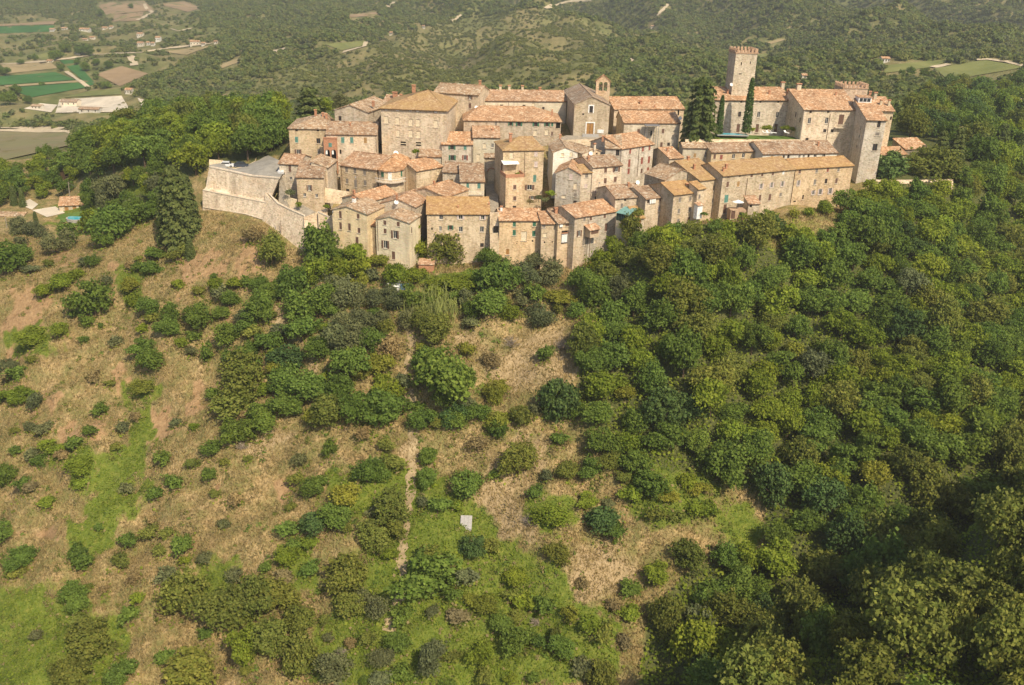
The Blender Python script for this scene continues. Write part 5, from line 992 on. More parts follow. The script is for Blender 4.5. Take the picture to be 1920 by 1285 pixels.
def cone_mesh(name, seed, mat, layers=13, leaves=3600, size=.07, top=.03, bulge=.55, ragged=.25, h=3.0, droop=.25, flat=False):
    """conifer of unit base radius and height h, boughs in uneven whorls"""
    r = np.random.default_rng(seed); t = (r.integers(0, layers, leaves) + r.normal(0, .13, leaves)) / layers; t = np.clip(t, 0, 1)
    prof = np.clip((1 - t) ** bulge, top, 1); ang = r.uniform(0, 6.283, leaves)
    lobe = 1 - ragged * (.5 + .5 * np.sin(ang * (5 + (t * layers).astype(int) % 3) + (t * layers).astype(int) * 2.1)) ; rr = prof * lobe * np.sqrt(r.uniform(.18, 1, leaves))
    z = t * h - droop * rr + r.normal(0, .03 * h / 3, leaves); C = np.stack([rr * np.cos(ang), rr * np.sin(ang), z], 1)
    Nn = np.stack([np.cos(ang) * .5, np.sin(ang) * .5, np.ones(leaves) * (1.4 if flat else .6)], 1) + rdir(r, leaves) * .6; Nn /= np.linalg.norm(Nn, axis=1, keepdims=True)
    V, Q = quads_from(C, Nn, size * r.uniform(.6, 1.4, leaves), r, .7); me = np_mesh(name, V, Q); me.materials.append(MATS[mat]); return me
def trunk_mesh(seed, h=1.0, mat='bark', limbs=4):
    r = random.Random(seed); mb = MB(); mb.tube([(0, 0, -.35), (r.uniform(-.03, .03), r.uniform(-.03, .03), h * .5), (r.uniform(-.06, .06), r.uniform(-.06, .06), h)], [.075, .055, .04], 6)
    for i in range(limbs):
        a = i * 6.283 / limbs + r.uniform(-.5, .5); z = h * r.uniform(.45, .9); mb.tube([(0, 0, z), (math.cos(a) * .25, math.sin(a) * .25, z + .3), (math.cos(a) * .5, math.sin(a) * .5, z + .5)], [.035, .025, .01], 4)
    me = mb.mesh('trunk'); me.materials.append(MATS[mat]); return me
CR = {'oak': [crown_mesh('crown', 10 + i, 'leaf_oak') for i in range(6)], 'lite': [crown_mesh('crown', 30 + i, 'leaf_lite', 28, 4000, .060, .8, (.2, .34)) for i in range(5)],
      'olive': [crown_mesh('crown', 50 + i, 'leaf_olive', 22, 3800, .054, .8, (.22, .34)) for i in range(4)], 'yel': [crown_mesh('crown', 70 + i, 'leaf_yellow', 24, 3600, .058, .7, (.2, .36)) for i in range(4)],
      'gold': [crown_mesh('crown', 90 + i, 'leaf_gold', 40, 4600, .055, .95, (.15, .26), .78) for i in range(5)], 'dry': [crown_mesh('crown', 110 + i, 'leaf_dry', 20, 1700, .056, .7, (.2, .36)) for i in range(3)],
      'dark': [crown_mesh('crown', 130 + i, 'leaf_cypress', 30, 4200, .060, .9) for i in range(3)]}
CRS = {k: [crown_mesh('crown', 400 + 7 * j + i, m_, 14, 1100, .115, .8, (.14, .4), .66, -.5, .7, .9) for i in range(5)] for j, (k, m_) in enumerate([('oak', 'leaf_oak'), ('lite', 'leaf_lite'), ('olive', 'leaf_olive'), ('yel', 'leaf_yellow'), ('gold', 'leaf_gold'), ('dry', 'leaf_dry'), ('dark', 'leaf_cypress')])}
CON = [cone_mesh('crown', 200 + i, 'leaf_conifer', 11, 9000, .055, .08, .42, .45, 2.4, .3) for i in range(3)]; CED = [cone_mesh('crown', 220 + i, 'leaf_conifer', 7, 7000, .055, .12, .55, .35, 1.7, .12, True) for i in range(3)]
CON2 = [cone_mesh('crown', 260, 'leaf_conifer', 10, 9000, .06, .10, .30, .5, 2.4, .35)]
CYP = [cone_mesh('crown', 240 + i, 'leaf_cypress', 40, 3000, .16, .06, .35, .08, 10.0, 0) for i in range(2)]
TRK = [trunk_mesh(300 + i) for i in range(4)]; TRL = [trunk_mesh(320, .5, 'bark', 0)]; DEADM = None
COLW = {'oak': 'dark green tree', 'lite': 'bright green tree', 'olive': 'grey-green tree', 'yel': 'yellow-green bush', 'gold': 'olive-green tree', 'dry': 'brown dry shrub', 'dark': 'blackish green tree'}
NAMEW = {'oak': 'broadleaf_tree', 'lite': 'leafy_tree', 'olive': 'olive_tree', 'yel': 'yellow_bush', 'gold': 'oak_tree', 'dry': 'dry_shrub', 'dark': 'evergreen_tree'}
vrnd = random.Random(11); TREES = []
def tree_at(P, D, kind, hfac=1.0, lift=.55, name=None, tint=None, px=None):
    P = Vector(P); r = empty(name or NAMEW[kind], P); r.rotation_euler = (0, 0, vrnd.uniform(0, 6.28)); R = D / 2
    me = vrnd.choice(CR[kind] if D > 4.3 else CRS[kind]); ex_ = vrnd.uniform(.78, 1.22); c = bpy.data.objects.new('crown', me); col.objects.link(c); c.parent = r; c.location = (0, 0, D * lift * hfac); c.scale = (R * ex_, R / ex_ ** .7, R * hfac * vrnd.uniform(.9, 1.1))
    v = vrnd.uniform(.84, 1.14) if tint is None else tint; g = vrnd.uniform(-.04, .06); c.color = (v * (1 + g), v, v * (1 - g), 1)
    t = bpy.data.objects.new('trunk', vrnd.choice(TRK)); col.objects.link(t); t.parent = r; t.scale = (R * 1.0, R * 1.0, D * lift * hfac * .8)
    return r
def fz(P): return float((Vector(P) - CAM).dot(_f))
def tree_px(L):
    base = ground([x + 0 for x, y, d, k, *o in L], [y + d * .42 * (o[0] if o else 1) for x, y, d, k, *o in L])
    for (x, y, d, k, *o), P in zip(L, base):
        hf = o[0] if o else 1.0; D = 1.08 * d * fz(P) / F; r = tree_at(P, D, k, hf, .42 if D > 4.2 else .34)
        TREES.append((r, x, y, d, k))
HAND = [
 (180,559,66,'oak',1.2),(12,485,66,'oak'),(42,478,42,'oak'),(134,437,54,'oak'),(106,456,45,'olive'),(40,425,36,'olive'),(65,430,36,'olive'),(37,450,24,'olive'),(193,450,36,'oak'),(218,419,70,'oak'),(180,415,50,'lite'),(250,405,50,'oak'),(285,395,40,'oak'),
 (115,527,45,'lite',.8),(143,515,26,'lite'),(87,543,30,'lite'),(62,630,58,'lite',.5),(115,618,32,'lite'),(246,534,38,'yel'),(249,562,28,'lite'),(280,575,40,'oak'),(324,587,32,'oak',1.4),(320,615,38,'oak'),(373,593,52,'oak'),(405,534,32,'lite'),(335,531,22,'lite'),(280,503,38,'oak',.8),
 (426,627,48,'oak'),(486,574,55,'oak'),(467,602,45,'oak'),(271,649,40,'oak'),(283,674,48,'oak'),(268,615,22,'lite'),(271,727,46,'yel',.5),(389,661,22,'oak',1.6),(402,736,26,'oak',1.3),(34,699,30,'oak'),(37,739,38,'lite'),(68,752,30,'olive'),(6,742,26,'oak'),(461,696,96,'gold',.7),(445,752,86,'gold',.7),(489,780,50,'oak'),(479,434,36,'dry'),
 (603,459,70,'oak',1.15),(634,478,32,'oak'),(668,475,46,'lite'),(674,502,50,'lite'),(643,447,28,'yel',.7),(711,489,38,'yel',.7),(512,468,58,'gold'),(475,440,38,'dry'),(553,524,60,'oak'),(593,509,54,'lite'),(528,531,30,'oak'),(637,505,48,'lite'),(739,514,50,'lite'),(699,516,30,'olive'),(774,518,36,'lite'),(786,464,48,'lite'),(839,462,62,'gold',1.1),
 (861,528,60,'lite',.5),(823,529,48,'lite',.5),(890,530,50,'lite',.5),(923,525,66,'oak',1.1),(917,487,45,'oak'),(917,568,58,'oak'),(886,580,40,'oak'),(568,574,70,'oak'),(605,562,60,'oak'),(643,551,58,'olive'),(693,560,40,'olive'),(724,557,40,'olive'),(749,564,40,'olive'),(718,599,36,'olive'),(767,596,40,'olive'),(674,598,45,'olive'),(643,600,40,'olive'),
 (565,618,55,'oak'),(627,633,62,'olive'),(668,626,58,'olive'),(543,671,60,'dark'),(649,680,64,'oak'),(534,711,60,'oak'),(584,727,64,'oak'),(637,727,60,'oak'),(817,618,60,'gold'),(730,649,58,'dry'),(715,680,54,'yel'),(833,705,106,'oak'),(792,680,50,'oak'),(876,705,36,'oak'),(839,742,46,'oak'),(724,724,50,'lite'),(715,767,74,'oak'),(668,761,64,'oak'),(848,780,42,'dark'),(786,761,26,'oak'),(792,786,45,'oak'),
 (621,767,78,'gold',.7),(543,761,50,'oak'),(490,774,45,'oak'),(510,545,42,'oak'),(490,568,48,'oak'),(923,674,42,'dry'),(930,727,46,'yel',.7),(700,640,50,'oak'),(600,650,50,'oak'),(500,640,46,'oak'),(470,660,40,'oak'),
 (984,513,45,'olive'),(1034,510,50,'olive'),(1043,482,42,'olive'),(1006,488,36,'olive'),(956,484,26,'olive'),(940,490,26,'olive'),(1046,556,56,'yel',.5),(956,585,36,'lite'),(1012,594,42,'olive'),(1040,750,66,'dark',1.5),(1096,530,54,'oak'),(1136,514,50,'gold'),(1118,545,60,'oak'),(1080,582,36,'oak'),(1105,610,50,'lite'),(1149,588,54,'oak'),(1146,669,64,'oak'),(1109,678,50,'oak'),(1124,722,66,'lite'),(1171,735,40,'yel'),(925,738,40,'yel'),(931,787,44,'yel'),(978,778,42,'gold'),
 (354,1106,84,'gold'),(432,1134,90,'gold',.9),(483,1114,84,'gold'),(464,1200,60,'lite'),(358,1252,90,'gold'),(173,1197,74,'gold'),(138,1263,68,'gold'),(228,1260,50,'oak'),(47,1043,44,'oak'),(145,1106,42,'oak',1.3),(342,1020,38,'oak'),(306,1232,32,'oak'),(295,921,32,'oak'),(310,855,28,'oak'),(393,886,26,'oak',1.2),(444,933,32,'dry'),(149,870,46,'lite',.6),(110,843,34,'lite',.6),(12,890,40,'oak'),(448,804,54,'oak'),(495,792,44,'oak'),(499,1063,24,'oak'),(8,1000,36,'oak'),
 (590,910,44,'oak'),(688,882,54,'oak'),(802,855,38,'oak'),(802,894,40,'oak'),(618,839,28,'oak'),(649,925,56,'yel'),(586,980,48,'dark'),(629,965,54,'oak'),(732,953,66,'gold',1.2),(704,1000,58,'gold'),(873,906,60,'oak'),(857,945,26,'lite'),(885,1024,46,'dark'),(645,1071,82,'gold',.9),(810,1071,98,'oak'),(700,1134,50,'olive'),(657,1134,58,'gold'),(519,1114,66,'gold'),(559,1157,58,'gold'),(511,1193,78,'gold'),(559,1224,82,'gold'),(629,1244,66,'olive'),(806,1236,60,'olive'),(755,1150,36,'oak'),(897,831,44,'dry'),(857,788,38,'oak'),(932,804,40,'oak'),(971,859,66,'gold'),(928,886,20,'oak'),(963,1197,58,'oak'),(905,1224,50,'lite'),(908,1134,52,'yel',.7),
 (1046,1035,42,'gold'),(1125,973,56,'dark',.9),(1034,965,56,'lite',.8),(1192,866,54,'oak'),(1215,906,62,'oak'),(1109,874,45,'oak'),(1125,823,58,'oak'),(1286,1035,62,'gold'),(1231,1071,48,'lite'),(1250,1150,54,'gold',1.8),(1313,1173,88,'olive'),(1333,1114,68,'oak'),(1125,1263,64,'gold'),(964,1079,44,'lite',.6),(987,1122,38,'lite'),(1070,1145,28,'yel'),(1349,859,84,'oak'),(1175,830,50,'lite'),(430,560,34,'oak'),(350,470,28,'gold'),(150,905,30,'lite',.6),(215,640,24,'olive'),(180,700,26,'dry'),(230,800,24,'olive'),(330,790,22,'olive'),(60,850,26,'olive'),(250,1080,26,'dry'),(300,1150,24,'dry'),(420,980,24,'olive'),(550,1020,30,'oak'),(1060,870,24,'dry'),(1150,1130,30,'dry'),(1090,1090,26,'dry'),(1170,1200,30,'dry'),
 (1176,482,40,'gold'),(1195,452,40,'oak'),(1228,440,40,'lite'),(1262,432,36,'oak'),(1296,430,34,'gold'),(1335,425,30,'oak'),(1370,425,30,'lite'),(1438,412,40,'oak'),(1455,430,40,'dark'),(1545,388,30,'lite'),(1515,396,20,'lite'),(1490,400,18,'yel'),(1610,380,44,'lite',1.2),(1650,385,44,'lite',1.1),(1585,410,40,'oak'),(1700,390,44,'oak'),(1745,385,44,'lite'),(1800,370,44,'oak'),(1690,365,30,'lite'),(1660,356,42,'lite',1.2),(1712,360,46,'oak'),(1760,356,44,'lite'),(1635,352,36,'lite'),(1795,328,40,'oak'),(1820,335,42,'lite'),(1835,318,38,'oak'),(1250,930,40,'yel',.7),(1285,900,36,'lite',.7),(1300,950,38,'lite',.7),(1268,968,30,'gold',.7),(1330,955,36,'lite',.8),(1228,962,34,'gold',.7),(1310,915,34,'yel',.7),
]
tree_px(HAND)
#MORE
# ordinal labels: what it is, which part of the slope, which one counted from the left
ROWN = [(500, 'by the house walls'), (640, 'high on the slope'), (800, 'halfway down the slope'), (1000, 'low on the slope'), (9999, 'at the bottom of the picture')]
COLN = [(240, 'far left'), (480, 'left'), (720, 'left of centre'), (960, 'centre'), (1200, 'right of centre'), (9999, 'right')]
_T = ['twentieth', 'thirtieth', 'fortieth', 'fiftieth', 'sixtieth']; _U = ['leftmost', 'second', 'third', 'fourth', 'fifth', 'sixth', 'seventh', 'eighth', 'ninth', 'tenth', 'eleventh', 'twelfth', 'thirteenth', 'fourteenth', 'fifteenth', 'sixteenth', 'seventeenth', 'eighteenth', 'nineteenth']
ORD = _U + [(_T[t] if not u else ['twenty', 'thirty', 'forty', 'fifty', 'sixty'][t] + '-' + ['first'] [0:1][0] if u == 1 else (_T[t] if not u else ['twenty', 'thirty', 'forty', 'fifty', 'sixty'][t] + '-' + _U[u - 1])) for t in range(5) for u in range(10)]
from collections import defaultdict
def ordinal(T, where=None, group=None):
    B = defaultdict(list)
    for t in T:
        r, x, y, d, k = t; z = where(x, y) if where else next(n_ for v, n_ in ROWN if y < v) + ', ' + next(n_ for v, n_ in COLN if x < v); B[(k, 'small' if d < 30 else ('large' if d > 62 else 'middling'), z)].append(t)
    for (k, sz, z), L in B.items():
        L.sort(key=lambda t: t[1]); n_ = len(L)
        for i, (r, *_) in enumerate(L):
            lb = f"{sz} {COLW[k]} {z}" if n_ == 1 else f"{ORD[min(i, 68)]} from left among {sz} {COLW[k]}s {z}".replace('bushs', 'bushes')
            tag(r, ' '.join(lb.split()[:16]), 'shrub' if k in ('yel', 'dry') else 'tree', group or 'trees and bushes of the slope')
# the closed wood on the right slope
def clumpy(P, q, sc=1.0):
    x = P[:, 0] * sc; y = P[:, 1] * sc
    return np.sin(x * .31 + 1.6 * np.sin(y * .19 + q) + q) * np.sin(y * .37 + 1.4 * np.sin(x * .23 + 2 * q)) + .6 * np.sin(x * .83 + y * .5 + q) * np.sin(y * .9 - x * .4) + .35 * np.sin(x * 2.1 + q) * np.sin(y * 1.9)
def scatter(poly, n_try, mind, kinds, Dr, name, label, group, cap, avoid=(), near=None, seed=3, hf=(.9, 1.3), clump=None):
    r = np.random.default_rng(seed); xs = [p[0] for p in poly]; ys = [p[1] for p in poly]
    px = r.uniform(min(xs), max(xs), n_try); py = r.uniform(min(ys), max(ys), n_try); ok = inpoly(px, py, poly); px = px[ok]; py = py[ok]
    for (x, y, rx, ry) in avoid: k = ((px - x) / rx) ** 2 + ((py - y) / ry) ** 2 > 1; px = px[k]; py = py[k]
    P = ground(px, py)
    if clump is not None: k = clumpy(P, *clump) > .25; P = P[k]; px = px[k]; py = py[k]
    keep = []; pts = [tuple(t[0].location) for t in TREES] if near is None else list(near)
    A = [(p[0], p[1]) for p in pts]; n0 = len(A)
    for i, p in enumerate(P):
        if A and ((np.array(A) - p[:2]) ** 2).sum(1).min() < mind ** 2: continue
        A.append((p[0], p[1])); keep.append(i)
        if len(keep) >= cap: break
    T = []
    for i in keep:
        k = r.choice([a for a, _ in kinds], p=[b for _, b in kinds]); D = r.uniform(*Dr)
        t = tree_at(P[i], D, str(k), float(r.uniform(*hf)), .52, name=name if name else None)
        OUT.append(t); q = proj(t.location + Vector((0, 0, D * .5))); T.append((t, q[0], q[1], D * F / fz(t.location), str(k)))
    if label: ordinal(T, label, group)
    return T
OUT = []
TAN = [(x, y, rx * 1.2, ry * 1.1) for x, y, rx, ry in PATH] + [(x, y, rx, ry) for x, y, rx, ry in SOIL]
MID = [(430,540),(560,500),(760,530),(1080,560),(1110,640),(1080,800),(900,790),(700,830),(560,800),(430,790),(410,640)]
TREES += scatter(MID, 1400, 3.0, [('oak', .22), ('gold', .28), ('olive', .16), ('lite', .20), ('yel', .08), ('dry', .06)], (2.4, 4.8), None, None, None, 62, TAN + [(950,680,70,90)], seed=51, hf=(.7, 1.1))
LOW = [(540,850),(900,810),(1100,830),(1200,880),(1210,1120),(1100,1290),(420,1290),(520,1060)]
TREES += scatter(LOW, 1800, 2.8, [('oak', .25), ('gold', .35), ('olive', .15), ('lite', .15), ('yel', .06), ('dry', .04)], (2.0, 4.6), None, None, None, 75, TAN, seed=52, hf=(.6, 1.0), clump=(5.0, .6))
LFT = [(-10,490),(300,470),(470,470),(430,640),(420,800),(520,860),(420,1290),(120,1290),(-10,1090)]
TREES += scatter(LFT, 2600, 2.3, [('oak', .3), ('gold', .28), ('olive', .22), ('lite', .1), ('dry', .1)], (1.8, 4.6), None, None, None, 85, SOIL, seed=53, hf=(.6, 1.0), clump=(2.0, .6))
ordinal(TREES)
GAPS = [(1500,420,55,30),(1480,455,40,20),(1385,965,40,38),(1385,430,30,14),(1425,520,16,12),(1310,520,26,16),(1290,680,18,20),(1190,610,26,12),(1420,1000,20,24)]
SPUR = [(1400,1300),(1440,1180),(1500,1120),(1620,1060),(1760,960),(1850,900),(1930,800),(2100,760),(2100,1400),(1380,1400)]
FOR2 = [(1100,510),(1170,455),(1300,420),(1410,420),(1450,470),(1560,470),(1580,400),(1660,365),(1790,355),(1930,330),(2000,330),(2000,760),(1850,880),(1700,940),(1560,1010),(1470,1090),(1400,1180),(1340,1300),(1290,1300),(1300,1180),(1300,1060),(1440,1040),(1430,930),(1260,880),(1180,850),(1090,790),(1080,680),(1120,600),(1070,560)]
scatter(SPUR, 1500, 5.6, [('gold', .85), ('oak', .15)], (6.5, 9.5), 'oak_tree', lambda x, y: 'in the near wood, lower right' + (', left part' if x < 1600 else ', middle part' if x < 1770 else ', right part') + (', upper' if y < 1090 else ''), 'trees of the near wood, lower right', 110, seed=5, hf=(1.0, 1.5))
scatter(FOR2, 5000, 4.35, [('oak', .46), ('lite', .33), ('gold', .13), ('olive', .03), ('yel', .01), ('dark', .04)], (5.2, 8.8), 'forest_tree', lambda x, y: 'in the right wood, ' + ('below the castle' if y < 480 else 'upper' if y < 600 else 'middle' if y < 760 else 'lower') + (' left' if x < 1300 else ' centre' if x < 1480 else ' right' if x < 1700 else ' edge'), 'trees of the wood on the right slope', 300, GAPS, near=[tuple(t.location) for t in OUT] + [tuple(t[0].location) for t in TREES], seed=9)
RAV = [(1370,1300),(1395,1150),(1480,1060),(1600,975),(1740,895),(1860,835),(1930,750),(1990,780),(1900,905),(1780,990),(1640,1080),(1520,1140),(1460,1210),(1440,1300)]
scatter(RAV, 1500, 4.6, [('oak', .5), ('gold', .3), ('dark', .2)], (5.5, 8.5), 'ravine_tree', lambda x, y: 'in the dark ravine at lower right' + (', low' if y > 1050 else ''), 'trees of the ravine', 80, near=[tuple(t.location) for t in OUT], seed=71, hf=(1.0, 1.4))
scatter(WOODL, 1500, 5.6, [('oak', .6), ('lite', .25), ('gold', .15)], (7.5, 10.5), 'woodland_tree', lambda x, y: 'in the wood left of the piazza' + (', front' if y > 280 else ', back'), 'trees of the wood left of the piazza', 95, near=[], seed=21, hf=(.9, 1.15))
RB = [(1690,262),(1720,180),(1800,165),(1930,170),(2000,200),(2000,330),(1900,335),(1830,330),(1800,290),(1745,268)]
scatter(RB, 1200, 6.0, [('oak', .5), ('lite', .2), ('gold', .2), ('dark', .1)], (7, 10.5), 'garden_tree', lambda x, y: 'on the ridge right of the castle' + (', near' if y > 240 else ', far'), 'trees on the ridge right of the castle', 90, near=[], seed=31, hf=(.9, 1.2))
LB = [(-20,330),(110,300),(150,345),(130,370),(60,372),(-20,400)]
scatter(LB, 300, 5.0, [('oak', .7), ('lite', .3)], (5, 7.5), 'valley_tree', lambda x, y: 'behind the far left villa', 'trees behind the villa', 30, near=[], seed=41)
LC = [(160,375),(250,345),(300,335),(300,395),(200,430),(175,400)]
scatter(LC, 400, 5.0, [('oak', .5), ('lite', .3), ('olive', .2)], (5, 8), 'hillside_tree', lambda x, y: 'between villa and big conifer', 'trees right of the villa', 32, near=[], seed=43)
# single trees with a shape of their own
def conifer(px, py_top, py_base, wpx, meshes, label, name='conifer_tree', hm=2.4, Y=None, group=None, tint=1.0, cat='tree'):
    P = gp(px, py_base) if Y is None else at(px, py_base, Y); r = empty(name, P); D = wpx * fz(P) / F; hgt = at(px, py_top, P.y).z - P.z
    c = bpy.data.objects.new('crown', vrnd.choice(meshes)); col.objects.link(c); c.parent = r; c.location = (0, 0, hgt * .06); c.scale = (D / 2, D / 2, hgt * .94 / hm); c.rotation_euler = (0, 0, vrnd.uniform(0, 6)); c.color = (tint, tint, tint, 1)
    t = bpy.data.objects.new('trunk', TRL[0]); col.objects.link(t); t.parent = r; t.scale = (D * .35, D * .35, hgt * .5); tag(r, label, cat, group); return r
conifer(338, 303, 452, 88, CON, 'big dark conifer left of the retaining wall'); conifer(356, 320, 440, 60, CON, 'second conifer merging with the big one by the retaining wall'); conifer(320, 325, 446, 56, CON, 'third conifer on the left of the big one')
conifer(358, 446, 484, 24, CON, 'small lone conifer on the dry slope below the wall')
conifer(585, 155, 262, 94, CED, 'spreading cedar behind the upper left houses', 'cedar_tree', 1.7, 285)
conifer(1310, 137, 262, 74, CON2, 'tall shaggy conifer at the left end of the castle garden', hm=2.4, Y=263); conifer(1398, 145, 253, 19, CYP, 'tall slim cypress in front of the castle wing', 'cypress_tree', 10, 264); conifer(1347, 178, 256, 15, CYP, 'shorter slim cypress left of the castle pool', 'cypress_tree', 10, 264)
for i, (x_, y0, y1, w_) in enumerate([(1790,235,300,44),(1835,245,310,50),(1870,225,300,46),(1900,240,330,40),(1760,240,300,40)]): conifer(x_, y0, y1, w_, CED, ['cedar right of the chestnut terrace', 'wide dark cedar above the garden clutter', 'cedar rising right of the wide one', 'cedar nearest the right picture edge', 'cedar behind the grey-walled shed'][i], 'cedar_tree', 1.7)
for i, (x_, y0, y1, w_) in enumerate([(28,345,385,18),(44,350,388,16),(70,395,430,14)]): conifer(x_, y0, y1, w_, CON, ['first small conifer left of the villa', 'second small conifer left of the villa', 'small conifer below the villa terrace'][i])
def tree_y(px, py, d, kind, Y, label, hf=1.0, name=None, tint=None):
    P = at(px, py + d * .45 * hf, Y); D = d * fz(P) / F; t = tree_at(P, D, kind, hf, .5, name, tint); tag(t, label, 'tree'); return t
tree_y(1662, 312, 82, 'dark', 259, 'broad dark chestnut left on the tree terrace', .75, 'chestnut_tree', 1.3); tree_y(1708, 314, 62, 'gold', 261, 'reddish chestnut in the middle of the tree terrace', .8, 'chestnut_tree'); tree_y(1750, 308, 96, 'gold', 263, 'broad chestnut right on the tree terrace', .75, 'chestnut_tree', .85)
tree_y(1320, 238, 40, 'oak', 262, 'round bush below the tall castle conifer', 1.0, 'garden_bush')
for i, (x_, y_, d_) in enumerate([(1437,241,18),(1474,241,16),(1484,243,14),(1410,244,12)]): tree_y(x_, y_, d_, 'lite', 266, ['round shrub between two castle doors', 'shrub by the corner of the main castle block', 'small shrub deepest in the castle corner', 'shrub right of the tall cypress foot'][i], .8, 'garden_bush')
tree_y(598, 200, 50, 'lite', 290, 'light green tree behind the cedar', 1.0, 'garden_tree'); tree_y(640, 195, 40, 'olive', 300, 'grey-green treetop behind the gabled building', 1.0, 'garden_tree')
for i, (x_, y_, d_, k_, Y_) in enumerate([(545,362,20,'olive',225.5),(561,384,14,'lite',222.5),(1032,363,18,'lite',226),(782,425,16,'lite',214),(779,285,14,'lite',246),(1198,400,26,'gold',212),(1320,402,14,'oak',214.5),(1394,405,14,'oak',218.5),(690,237,16,'lite',256),(970,328,12,'lite',226.5),(1010,372,14,'olive',226),(993,378,14,'dry',223),(1022,376,14,'olive',224),(612,388,12,'lite',219),(1302,258,24,'lite',261),(1345,262,10,'lite',260.5),(1370,263,10,'lite',260.5),(1396,263,10,'oak',260.5),(1420,263,10,'lite',260.5),(1444,263,10,'oak',260.5)]):
    tree_y(x_, y_, d_, k_, Y_, ['silvery bush at the jutting house by the ramp', 'green tuft on the ramp wall', 'bright bush between tallest house and grey gable', 'climbing green at the cream house side', 'yellowish tree in the gap behind the rounded house', 'thin tree in front of the small laundry house', 'bush at the foot of the narrow white bay', 'round bush beside the terrace block', 'green treetop between gabled building and palazzo', 'plants on the awning terrace', 'silvery bush right of the terrace wing', 'dry bush right of the terrace wing foot', 'potted greenery below the bright bush', 'green tuft beside the cream gabled house', 'bush at the left end of the castle garden wall', 'leftmost low hedge plant on the castle garden wall', 'second low hedge plant on the castle garden wall', 'third low hedge plant on the castle garden wall', 'fourth low hedge plant on the castle garden wall', 'fifth low hedge plant on the castle garden wall'][i], .8, 'garden_bush')
# dead grey shrubs
def dead(px, py, d, label):
    P = gp(px, py + d * .4); D = d * fz(P) / F; r_ = random.Random(px); mb = MB()
    for i in range(46):
        a = r_.uniform(0, 6.28); e = r_.uniform(.2, 1.35); L_ = r_.uniform(.6, 1.0) * D * .55; p0 = Vector((0, 0, 0)); dirv = Vector((math.cos(a) * math.cos(e), math.sin(a) * math.cos(e), math.sin(e))); p1 = dirv * L_ * .5 + Vector((r_.uniform(-.3, .3), r_.uniform(-.3, .3), 0)); p2 = dirv * L_ + Vector((r_.uniform(-.5, .5), r_.uniform(-.5, .5), -.2))
        mb.tube([p0, p1, p2], [.05, .035, .012], 3)
        for k in range(3): q = p1 + (p2 - p1) * r_.random(); mb.tube([q, q + Vector((r_.uniform(-.6, .6), r_.uniform(-.6, .6), r_.uniform(-.1, .5)))], [.02, .008], 3)
    o = mb.build('dead_shrub', 'dead_wood'); o.location = P; tag(o, label, 'shrub')
dead(1050, 632, 56, 'round grey leafless shrub above the dry clearing'); dead(959, 630, 46, 'grey twiggy shrub left of the round leafless one'); dead(990, 965, 40, 'bare pale branches beside the bright bush low on the slope'); dead(705, 1125, 30, 'bare pale sapling by the narrow path strip'); dead(640, 1215, 34, 'bare pale twigs at the bottom left of centre'); dead(455, 830, 30, 'bare grey twigs at the left middle slope'); dead(1005, 1160, 24, 'dark dead stump on the lower dry clearing')
# giant reeds
rr_ = np.random.default_rng(77); L = []
for i in range(420):
    px = rr_.normal(812, 26); py = rr_.normal(585, 16); L.append((px, py))
B = ground([p[0] for p in L], [p[1] for p in L]); V = []; Q = []
for b in B:
    h_ = rr_.uniform(2.2, 4.2); lean = rr_.normal(0, .5, 2); a = rr_.uniform(0, 3.14); w_ = .10
    dx = np.array([math.cos(a), math.sin(a), 0]) * w_; top = b + np.array([lean[0], lean[1], h_]); mid = b + np.array([lean[0] * .35, lean[1] * .35, h_ * .6]); k = len(V); V += [b - dx, b + dx, mid + dx * 1.2, mid - dx * 1.2, top + dx * .3, top - dx * .3]; Q += [(k, k + 1, k + 2, k + 3), (k + 3, k + 2, k + 4, k + 5)]
    for j in range(3):
        z = rr_.uniform(.4, .95); p = b + (top - b) * z; d = rr_.normal(0, 1, 2); d = np.array([d[0], d[1], -.3]); d /= np.linalg.norm(d); k = len(V); s_ = np.array([-d[1], d[0], 0]) * .07; V += [p - s_, p + s_, p + d * .7 + s_ * .4, p + d * .7 - s_ * .4]; Q.append((k, k + 1, k + 2, k + 3))
tag(link('reed_bed', np_mesh('reed_bed', np.array(V), np.array(Q)), 'leaf_reed'), 'pale green giant reeds below the front row gardens', 'reeds', kind='stuff')
